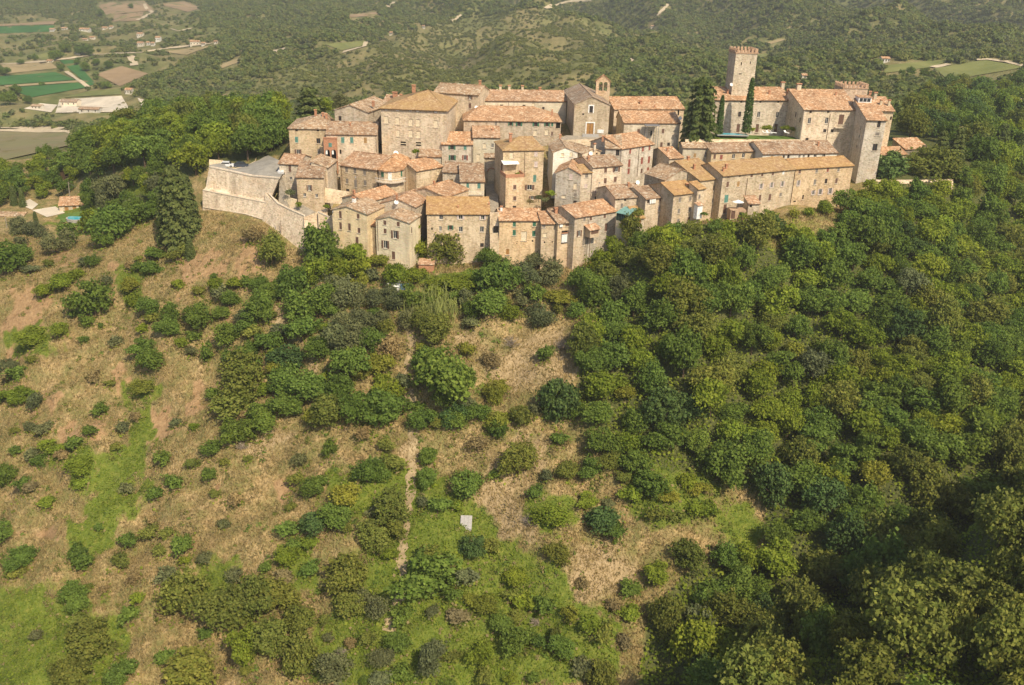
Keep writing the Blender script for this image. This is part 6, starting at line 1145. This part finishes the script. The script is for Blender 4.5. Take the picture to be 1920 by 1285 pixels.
# ---- uncountable low growth
def lowgrowth(name, n_try, accept, mat, label, size, zr, seed, blade=False, cluster=None):
    r = np.random.default_rng(seed); x0 = r.uniform(-.80, .86, n_try); y0 = r.uniform(78, 262, n_try); x0 = x0 * y0
    z0 = HF(x0, y0); P = np.stack([x0, y0, z0], 1); px, py = np_proj(P); k = accept(px, py, P, r); P = P[k]
    if cluster:
        n_ = cluster; P = np.repeat(P, n_, 0); rad = np.repeat(r.uniform(.35, 1.0, len(P) // n_), n_); d = rdir(r, len(P)); d[:, 2] = np.abs(d[:, 2]); P = P + d * (rad * r.uniform(.6, 1.0, len(P)))[:, None] * np.array([1, 1, .8]); Nn = d + rdir(r, len(P)) * .6
    else:
        P[:, 2] += r.uniform(*zr, len(P)); Nn = rdir(r, len(P)) * .8 + np.array([0, -.2, .8])
    Nn /= np.linalg.norm(Nn, axis=1, keepdims=True)
    if blade:
        a = r.uniform(0, 6.283, len(P)); w_ = size * r.uniform(.5, 1.3, len(P)); h_ = r.uniform(.35, .95, len(P)); dx = np.stack([np.cos(a) * w_, np.sin(a) * w_, np.zeros(len(P))], 1); ln = r.normal(0, .35, (len(P), 2))
        P[:, 2] -= .05; V = np.stack([P - dx, P + dx, P + np.stack([ln[:, 0], ln[:, 1], h_], 1)], 1).reshape(-1, 3); Q = np.arange(len(P) * 3).reshape(-1, 3)
    else: V, Q = quads_from(P, Nn, size * r.uniform(.6, 1.4, len(P)), r)
    return tag(link(name, np_mesh(name, V, Q), mat), label, name.replace('_', ' '), kind='stuff')
def gauss(px, py, L):
    a = np.zeros(px.shape)
    for x, y, rx, ry in L: a += np.exp(-(((px - x) / rx) ** 2 + ((py - y) / ry) ** 2))
    return a
VILL = [(380,290),(540,200),(1680,150),(1800,330),(1640,400),(1560,390),(1400,412),(1260,420),(1180,445),(1130,490),(740,500),(640,470),(570,490),(500,420),(385,395)]
def open_(px, py, P): return ~inpoly(px, py, VILL) & (py < 1330) & (py > 395)
f_for = lambda px, py: inpoly(px, py, FOREST)

lowgrowth('dry_grass', 520000, lambda px, py, P, r: open_(px, py, P) & ~f_for(px, py) & (gauss(*warp(P, px, py), GREEN) + gauss(*warp(P, px, py), SOIL) * 1.3 < .35 + .3 * r.random(len(px))), 'grass_dry', 'tufts of straw-coloured dry grass all over the slope', .12, (0, 0), 1, blade=True)
lowgrowth('ground_cover', 420000, lambda px, py, P, r: open_(px, py, P) & (gauss(*warp(P, px, py), GREEN) + gauss(*warp(P, px, py), MEADOW) * .6 > .45 + .4 * r.random(len(px))), 'leaf_lite', 'bright green creeping ground cover on the slope', .13, (.02, .45), 2).color = (.9, .9, .9, 1)
lowgrowth('undergrowth', 210000, lambda px, py, P, r: open_(px, py, P) & f_for(px, py) & (r.random(len(px)) < .8), 'leaf_lite', 'dense undergrowth beneath the wood on the right slope', .24, (.1, 1.6), 3)
lowgrowth('scrub', 24000, lambda px, py, P, r: open_(px, py, P) & ~f_for(px, py) & (clumpy(P, 1.0) > .35 + .5 * r.random(len(px))), 'leaf_gold', 'patches of knee-high olive green scrub on the dry slope', .12, (0, 0), 4, cluster=20)
lowgrowth('dry_scrub', 14000, lambda px, py, P, r: open_(px, py, P) & ~f_for(px, py) & (clumpy(P, 4.0) > .3 + .5 * r.random(len(px))), 'leaf_dry', 'patches of brown dead scrub on the dry slope', .11, (0, 0), 6, cluster=20)
lowgrowth('green_scrub', 12000, lambda px, py, P, r: open_(px, py, P) & ~f_for(px, py) & (clumpy(P, 7.0) > .75 - .35 * (px > 480) + .4 * r.random(len(px))), 'leaf_oak', 'patches of green scrub over the slope', .14, (0, 0), 8, cluster=22)
# brambles and weeds round the feet of the trees and bushes, so that they grow out of the slope
r_ = np.random.default_rng(61); SK = [t for t in TREES]; C_ = []
for t, x, y, d, k in SK:
    D = d * fz(t.location) / F; n_ = int(18 + 10 * D); a = r_.uniform(0, 6.283, n_); rr = D * r_.uniform(.2, .78, n_) * (.75 + .35 * np.sin(a * 3 + x)); C_.append(np.stack([t.location.x + rr * np.cos(a), t.location.y + rr * np.sin(a), np.zeros(n_)], 1))
C_ = np.concatenate(C_); C_[:, 2] = HF(C_[:, 0], C_[:, 1]) + r_.uniform(.05, .6, len(C_)); Nn = rdir(r_, len(C_)) * .7 + np.array([0, -.2, .8]); Nn /= np.linalg.norm(Nn, axis=1, keepdims=True)
for i, (nm, mt, lb) in enumerate((('bramble', 'leaf_gold', 'olive brambles round the feet of the slope bushes'), ('weeds', 'leaf_lite', 'bright weeds round the feet of the slope bushes'), ('brown_weeds', 'leaf_dry', 'brown withered weeds round the feet of the slope bushes'))):
    V, Q = quads_from(C_[i::3], Nn[i::3], r_.uniform(.12, .32, len(C_[i::3])), r_); tag(link(nm, np_mesh(nm, V, Q), mt), lb, 'weeds', kind='stuff')
ribbon('dirt_track', [(772,600),(770,660),(765,720),(778,790),(774,850),(770,920),(757,1000),(753,1060),(755,1100),(738,1145),(727,1185)], 1.7, 'dirt_track', .12, jag=.55)
ribbon('dirt_track', [(536,556),(528,590),(522,622)], 2.2, 'dirt_track', .12, jag=.5)

# ------------------------------------------------------------------ valley and far hills
LO = 345
FIELDS = [('green_field', [(-8,145),(104,136.5),(143,151),(0,161)], 'field_green'), ('green_field', [(15,166),(146,156),(163,165),(58,184)], 'field_green'), ('green_field', [(112,114),(139,113.5),(180,159),(166,162)], 'field_green'),
 ('stubble_field', [(8,161.5),(146,151.8),(148,155),(12,165)], 'field_tan'), ('stubble_field', [(0,121),(93,116),(108,129),(15,139)], 'field_tan'), ('ploughed_field', [(180,140),(228,125),(278,139),(225,163)], 'field_brown'), ('meadow', [(168,172),(226,167),(228,178),(120,184)], 'field_meadow'),
 ('green_field', [(-8,51),(104,47),(96,60),(-8,64)], 'field_green'), ('ploughed_field', [(-8,47.5),(104,40),(105,46),(-8,50)], 'field_brown'), ('ploughed_field', [(180,6),(272,3),(288,20),(200,29)], 'field_brown'), ('ploughed_field', [(215,29),(270,22.5),(264,40),(210,41)], 'field_brown'), ('ploughed_field', [(298,9),(345,3),(378,16),(352,23)], 'field_brown'),
 ('stubble_field', [(303,98),(345,93),(400,86),(350,104)], 'field_tan'), ('stubble_field', [(409,124),(448,110),(452,116),(415,130)], 'field_tan'), ('stubble_field', [(402,190),(420,178),(438,175),(438,193)], 'field_tan'), ('stubble_field', [(65,106),(105,95),(110,108),(80,114)], 'field_meadow'),
 ('mixed_field', [(-12,248),(138,250),(134,274),(-12,307)], 'field_mixed'), ('meadow', [(1659,124),(1785,112),(1750,127),(1657,139)], 'field_meadow'), ('meadow', [(1751,130),(1845,114),(1925,127),(1778,152)], 'field_meadow'), ('ploughed_field', [(650,29),(715,22.5),(702,30),(654,34)], 'field_brown'), ('clearing', [(1431,82),(1462,74),(1474,75),(1445,84)], 'field_tan'),
 ('gravel_yard', [(112,188),(228,181),(246,211),(104,213)], 'gravel'), ('gravel_yard', [(45,205),(76,195),(108,198),(96,212)], 'gravel'), ('gravel_yard', [(258,185),(282,192),(296,197),(268,206)], 'gravel'), ('clearing', [(1415,105),(1440,100),(1445,106),(1420,110)], 'field_meadow'), ('clearing', [(610,84),(690,77),(676,88),(640,96)], 'field_meadow')]
for nm, q, mt in FIELDS: patch(nm, q, mt, 14, 8, .5, LO)
ROADS = [([(-5,241),(60,242),(118,243)], 5), ([(-5,246.5),(70,247),(128,248),(146,256),(149,266)], 4), ([(124,135),(145,150),(165,164)], 3.5), ([(0,122),(92,115.5),(110,113),(150,108),(176,103)], 4), ([(176,103),(260,100),(320,91),(400,82)], 4), ([(271,8),(274,16),(286,24),(270,33),(258,39)], 5), ([(330,196),(345,194),(370,193)], 4), ([(445,198),(490,197),(538,195)], 4),
 ([(1232,31),(1242,20),(1253,9)], 4), ([(1181,97),(1174,105),(1179,113),(1191,117)], 5), ([(1199,90),(1207,88),(1214,91)], 5), ([(1223,108),(1237,104)], 5), ([(643,99),(683,89),(687,78)], 4), ([(845,40),(866,30)], 5), ([(1022,16),(1066,3),(1110,1)], 4), ([(1749,128),(1765,125),(1779,122)], 4), ([(1830,114),(1850,113),(1885,117),(1918,125)], 4), ([(320,55),(335,59),(360,54)], 4), ([(245,106),(250,116),(252,124)], 7), ([(500,100),(520,96),(536,92)], 5), ([(740,4),(726,14)], 7)]
for pts, w_ in ROADS: ribbon('dirt_road', pts, w_, 'dirt_road', .7, LO)
def farm(px, py, w, h_, d, label, wall='pale_plaster', rc='orange', cat='house', name='farmhouse', roof='roof_tile', lo=LO, rz=0.0, wins=3):
    w *= .62; h_ *= .68; d *= .66; c = gp(px, py, lo); dx = w / 2 * math.cos(rz); dy = w / 2 * math.sin(rz)
    A_ = c + Vector((-dx, -dy, h_)); B_ = c + Vector((dx, dy, h_)); pa, pb = proj(A_), proj(B_)
    H_ = House(name, label, cat, pa, pb, A_.y, B_.y, dz=h_, run=d / 2, back=d / 2, pitch=18, wall=wall, rc=rc, roof=roof, group='houses in the valley and on the far slopes', bury=3, over=.4,
      wins=[(pa[0] + (pb[0] - pa[0]) * (i + .5) / wins, (pa[1] + pb[1]) / 2 + h_ * .5 * F / fz(c), 'd', .8, 1.1) for i in range(wins)]); return H_
for a in [(97,60,9,5,8,'cream farmhouse beside the far green field'),(120,57,10,4,7,'low white house right of the far green field'),(158,60,20,5,10,'long orange-roofed farmhouse in the valley trees'),(196,56,10,4,8,'low house right of the long farmhouse'),(208,54,7,4,7,'small white house right of the low one'),
 (172,74,9,3.5,7,'white flat barn gleaming among valley trees'),(159,77,8,3,6,'low white barn left of the gleaming one'),(262,70,11,6,9,'cream house on the valley slope, upper of the red-roofed cluster'),(296,79,8,7,8,'tall red-roofed house at the right of the valley cluster'),(263,88,10,6,8,'red-roofed house at the left of the valley cluster'),(277,86,5,5,6,'small cream house inside the valley cluster'),(286,87,6,5,6,'second small house inside the valley cluster'),
 (145,103,8,4.5,7,'orange-walled house at the valley road'),(241,177,8,5,7,'small house with orange roof above the gravel yard'),(93,118,8,3,6,'pinkish shed at the field corner'),(365,86,15,6,9,'large cream farmhouse on the slope left of the scrub hill'),(381,86,6,4,6,'small annex right of the large farmhouse'),(404,83,5,4,5,'tiny white house right of the large farmhouse'),
 (733,67,5,5,4,'tiny white hut on the scrub hill, left one'),(794,54,5,5,4,'tiny white hut on the scrub hill, right one'),(1225,52,10,3,5,'low pale house on the wooded hill'),(1660,118,8,4,6,'orange roofed house above the right meadow')]:
    farm(*a)
farm(129,199,19,4.5,11,'big pale industrial shed in the gravel yard', rc='grey', name='industrial_shed', cat='shed'); farm(167,212,21,3.6,8,'long pinkish industrial shed in the gravel yard', rc='brown', name='industrial_shed', cat='shed'); farm(68,205,11,3.2,7,'low brown shed at the left of the gravel yard', rc='tan', name='industrial_shed', cat='shed')
farm(1906,156,11,4.5,9,'orange-roofed house at the right edge above the meadow wood', lo=300, wins=2); farm(1914,206,8,5,8,'grey-roofed house at the right edge', rc='brown', lo=280, wins=2); farm(1508,150,5,4,5,'tiny pinkish house in the wood above the castle', lo=400, wins=1); farm(1912,246,5,4,5,'white-walled house at the right edge below the grey-roofed one', lo=280, wins=1); farm(1893,300,4,2.5,4,'small tiled hut beside the garden clutter at right', lo=250, wins=1, name='garden_hut')
for i, (px, py, w_, mt, nm, lb, ct) in enumerate([(1846,300,5.0,'water','garden_pool','blue garden pool under the cedars at right','pool'),(1876,310,3.6,'white','covered_trailer','pale covered trailer among trees at right','trailer'),(1862,326,3.0,'concrete','stone_block','pale stone block at the edge of the right-hand trees','block')]):
    c = gp(px, py, 240); mb = MB(); z0 = .5; k = [(-w_ / 2, -1.2), (-w_ / 2 + .5, -1.7), (w_ / 2 - .5, -1.7), (w_ / 2, -1.2), (w_ / 2, 1.2), (w_ / 2 - .5, 1.7), (-w_ / 2 + .5, 1.7), (-w_ / 2, 1.2)]; mb.prism([(x_, y_, -.6) for x_, y_ in k], [(x_ * .95, y_ * .95, [.9, 1.9, 1.0][i]) for x_, y_ in k]); o = mb.build(nm, mt); o.location = c; tag(o, lb, ct)
# woods: real little trees set on the hills by the thousand
def gn_scatter(name, pts, scl, protos_mesh, label, cat):
    me = bpy.data.meshes.new(name); me.vertices.add(len(pts)); me.vertices.foreach_set('co', np.asarray(pts, np.float32).ravel())
    a = me.attributes.new('s', 'FLOAT', 'POINT'); a.data.foreach_set('value', np.asarray(scl, np.float32)); o = link(name, me); tag(o, label, cat, kind='stuff')
    pr = bpy.data.objects.new(name + '_tree', protos_mesh)
    g = bpy.data.node_groups.new(name, 'GeometryNodeTree'); g.interface.new_socket('Geometry', in_out='INPUT', socket_type='NodeSocketGeometry'); g.interface.new_socket('Geometry', in_out='OUTPUT', socket_type='NodeSocketGeometry')
    def n_(t): return g.nodes.new(t)
    gi, go = n_('NodeGroupInput'), n_('NodeGroupOutput'); ip = n_('GeometryNodeInstanceOnPoints'); oi = n_('GeometryNodeObjectInfo'); oi.inputs['Object'].default_value = pr; oi.inputs['As Instance'].default_value = True
    at_ = n_('GeometryNodeInputNamedAttribute'); at_.data_type = 'FLOAT'; at_.inputs[0].default_value = 's'; rv = n_('FunctionNodeRandomValue'); rv.data_type = 'FLOAT_VECTOR'; rv.inputs[0].default_value = (0, 0, 0); rv.inputs[1].default_value = (.15, .15, 6.28)
    m2p = n_('GeometryNodeMeshToPoints')
    g.links.new(gi.outputs[0], m2p.inputs['Mesh']); g.links.new(m2p.outputs[0], ip.inputs['Points']); g.links.new(oi.outputs['Geometry'], ip.inputs['Instance']); g.links.new(at_.outputs[0], ip.inputs['Scale']); g.links.new(rv.outputs[0], ip.inputs['Rotation']); g.links.new(ip.outputs[0], go.inputs[0])
    mo = o.modifiers.new('trees', 'NODES'); mo.node_group = g; return o
def small_tree(seed, mat, lv=80, size=.30, hz=.9):
    me = crown_mesh('crown', seed, mat, 9, lv, size, hz, (.3, .5), .6, -.5, .8); me.transform(Matrix.Translation((0, 0, .75))); return me
SCRUB = [(430,192),(520,135),(640,100),(760,60),(1000,15),(1150,50),(1130,110),(1100,165),(850,170),(640,195)]
FARMZ = [(-60,230),(-60,28),(130,25),(300,-5),(420,60),(330,130),(240,165),(300,215),(160,235)]
rf = np.random.default_rng(99); NT = 320000
yy = np.sqrt(rf.uniform(345 ** 2, 2300 ** 2, NT)); xx = rf.uniform(-.66, .66, NT) * yy; zz = HF(xx, yy); P = np.stack([xx, yy, zz], 1); px, py = np_proj(P)
k = (py < 330) & (py > -40) & (px > -60) & (px < 1990); P = P[k]; px = px[k]; py = py[k]
clump = np.sin(P[:, 0] * .021 + 1.7 * np.sin(P[:, 1] * .013)) * np.sin(P[:, 1] * .017 + 1.3 * np.sin(P[:, 0] * .011)) + .5 * np.sin(P[:, 0] * .07) * np.sin(P[:, 1] * .06 + 2)
prob = np.full(len(P), .62); inF = inpoly(px, py, FARMZ); inS = inpoly(px, py, SCRUB); prob[inF] = np.where(clump[inF] > .25, .55, .07); prob[inS] = np.where(clump[inS] > .1, .95, .6)
bad = np.zeros(len(P), bool)
for nm, q, mt in FIELDS: bad |= inpoly(px, py + 2.0, q) | inpoly(px, py, q) | inpoly(px, py - 4, q) | inpoly(px, py - 8, q) | (inpoly(px, py - 12, q) | inpoly(px, py - 17, q) if px.size and q[0][0] > 1600 else False)
for pts, w_ in ROADS:
    for (x0, y0), (x1, y1) in zip(pts[:-1], pts[1:]):
        L2 = (x1 - x0) ** 2 + (y1 - y0) ** 2; t = np.clip(((px - x0) * (x1 - x0) + (py - y0) * (y1 - y0)) / L2, 0, 1); bad |= (np.abs(px - x0 - t * (x1 - x0)) < 3) & (np.abs(py - 1 - y0 - t * (y1 - y0)) < 3.0)
for key in bpy.data.objects:
    if key.get('group') == 'houses in the valley and on the far slopes': q = proj(key.location + Vector((0, 0, 4))); bad |= (np.abs(px - q[0]) < 11) & (py - q[1] > -3) & (py - q[1] < 11)
k = (rf.random(len(P)) < prob) & ~bad & ~((P[:, 1] < 420) & (px > 560) & (px < 1660)); P = P[k]; px = px[k]; py = py[k]; inS = inS[k]; inF = inF[k]
sc_ = rf.uniform(1.6, 3.2, len(P)) * np.where(inS, .55, 1.0) * np.where(inF, .9, 1.0); P[:, 2] -= .3
kind = rf.random(len(P)); sel = inS & (kind < .75)
gn_scatter('far_woodland', P[(kind < .5) & ~sel], sc_[(kind < .5) & ~sel], small_tree(900, 'leaf_far_dark'), 'far dark green woods covering the hills', 'woodland')
gn_scatter('light_woodland', P[(kind >= .5) & (kind < .86) & ~sel], sc_[(kind >= .5) & (kind < .86) & ~sel], small_tree(901, 'leaf_far_light'), 'far lighter olive woods mixed over the hills', 'woodland')
gn_scatter('hazel_woodland', P[(kind >= .86) & ~sel], sc_[(kind >= .86) & ~sel], small_tree(902, 'leaf_olive'), 'far grey-green trees sprinkled over the hills', 'woodland')
gn_scatter('hill_scrub', P[sel], sc_[sel], small_tree(903, 'leaf_far_light', 60, .3, .7), 'low scrub dotting the brown hill behind the village', 'scrub')
# the wood goes on beyond the right edge of the view
ya = np.sqrt(rf.uniform(75 ** 2, 420 ** 2, 16000)); xa = rf.uniform(.35, 1.25, 16000) * ya; Pa = np.stack([xa, ya, HF(xa, ya) - .3], 1); pxa, pya = np_proj(Pa); ka = (pxa > 1985) & (rf.random(len(Pa)) < .5); Pa = Pa[ka]; sa = rf.uniform(2.4, 4.2, len(Pa)); ka = rf.random(len(Pa)) < .6
gn_scatter('slope_woodland', Pa[ka], sa[ka], small_tree(910, 'leaf_oak', 420, .16), 'dark green wood going on beyond the right edge', 'woodland'); gn_scatter('slope_oakwood', Pa[~ka], sa[~ka], small_tree(911, 'leaf_gold', 420, .16), 'olive green wood going on beyond the right edge', 'woodland')
# edge of poplars and hedges in the valley as trees one can pick out
def valley(L, label, kind='oak'):
    B = ground([a[0] for a in L], [a[1] + a[2] * .4 for a in L], LO)
    for i, ((x_, y_, d_), b) in enumerate(zip(L, B)): t = tree_at(b, d_ * fz(b) / F, kind, .95, .5, 'valley_oak'); tag(t, f'{ORD[i]} from left of the {label}' if len(L) > 1 else label, 'tree', 'single trees in the valley fields')
valley([(40,117,13),(66,109,14),(104,105,22),(124,92,18),(152,96,20),(168,96,22)], 'dark round trees along the valley road'); valley([(79,158,9),(115,128,14),(144,117,12),(162,127,18),(182,147,8),(182,117,14),(205,122,16)], 'trees standing between the valley fields'); valley([(245,12,10),(190,25,14)], 'lone trees on the upper brown fields'); valley([(10,135,18),(200,160,16),(30,170,22),(20,185,30),(55,188,18)], 'trees above the gravel yard'); valley([(1690,138,16),(1708,136,18),(1733,138,24)], 'dark trees inside the right-hand meadow')

# ------------------------------------------------------------------ air
mb = MB(); mb.obox((-4200, -60, -75), (8400, 0, 0), (0, 5300, 0), (0, 0, 330)); hz_ = mb.build('haze', None); tag(hz_, 'thin pale haze filling the valley air', 'haze', kind='stuff')
s = N('haze_air'); pv = s.n('VolumePrincipled'); pv.inputs['Color'].default_value = (.98, .98, .90, 1); pv.inputs['Density'].default_value = .00022; pv.inputs['Anisotropy'].default_value = .3; s.l(pv.outputs[0], s.out.inputs['Volume'])
hz_.data.materials.append(s.m)
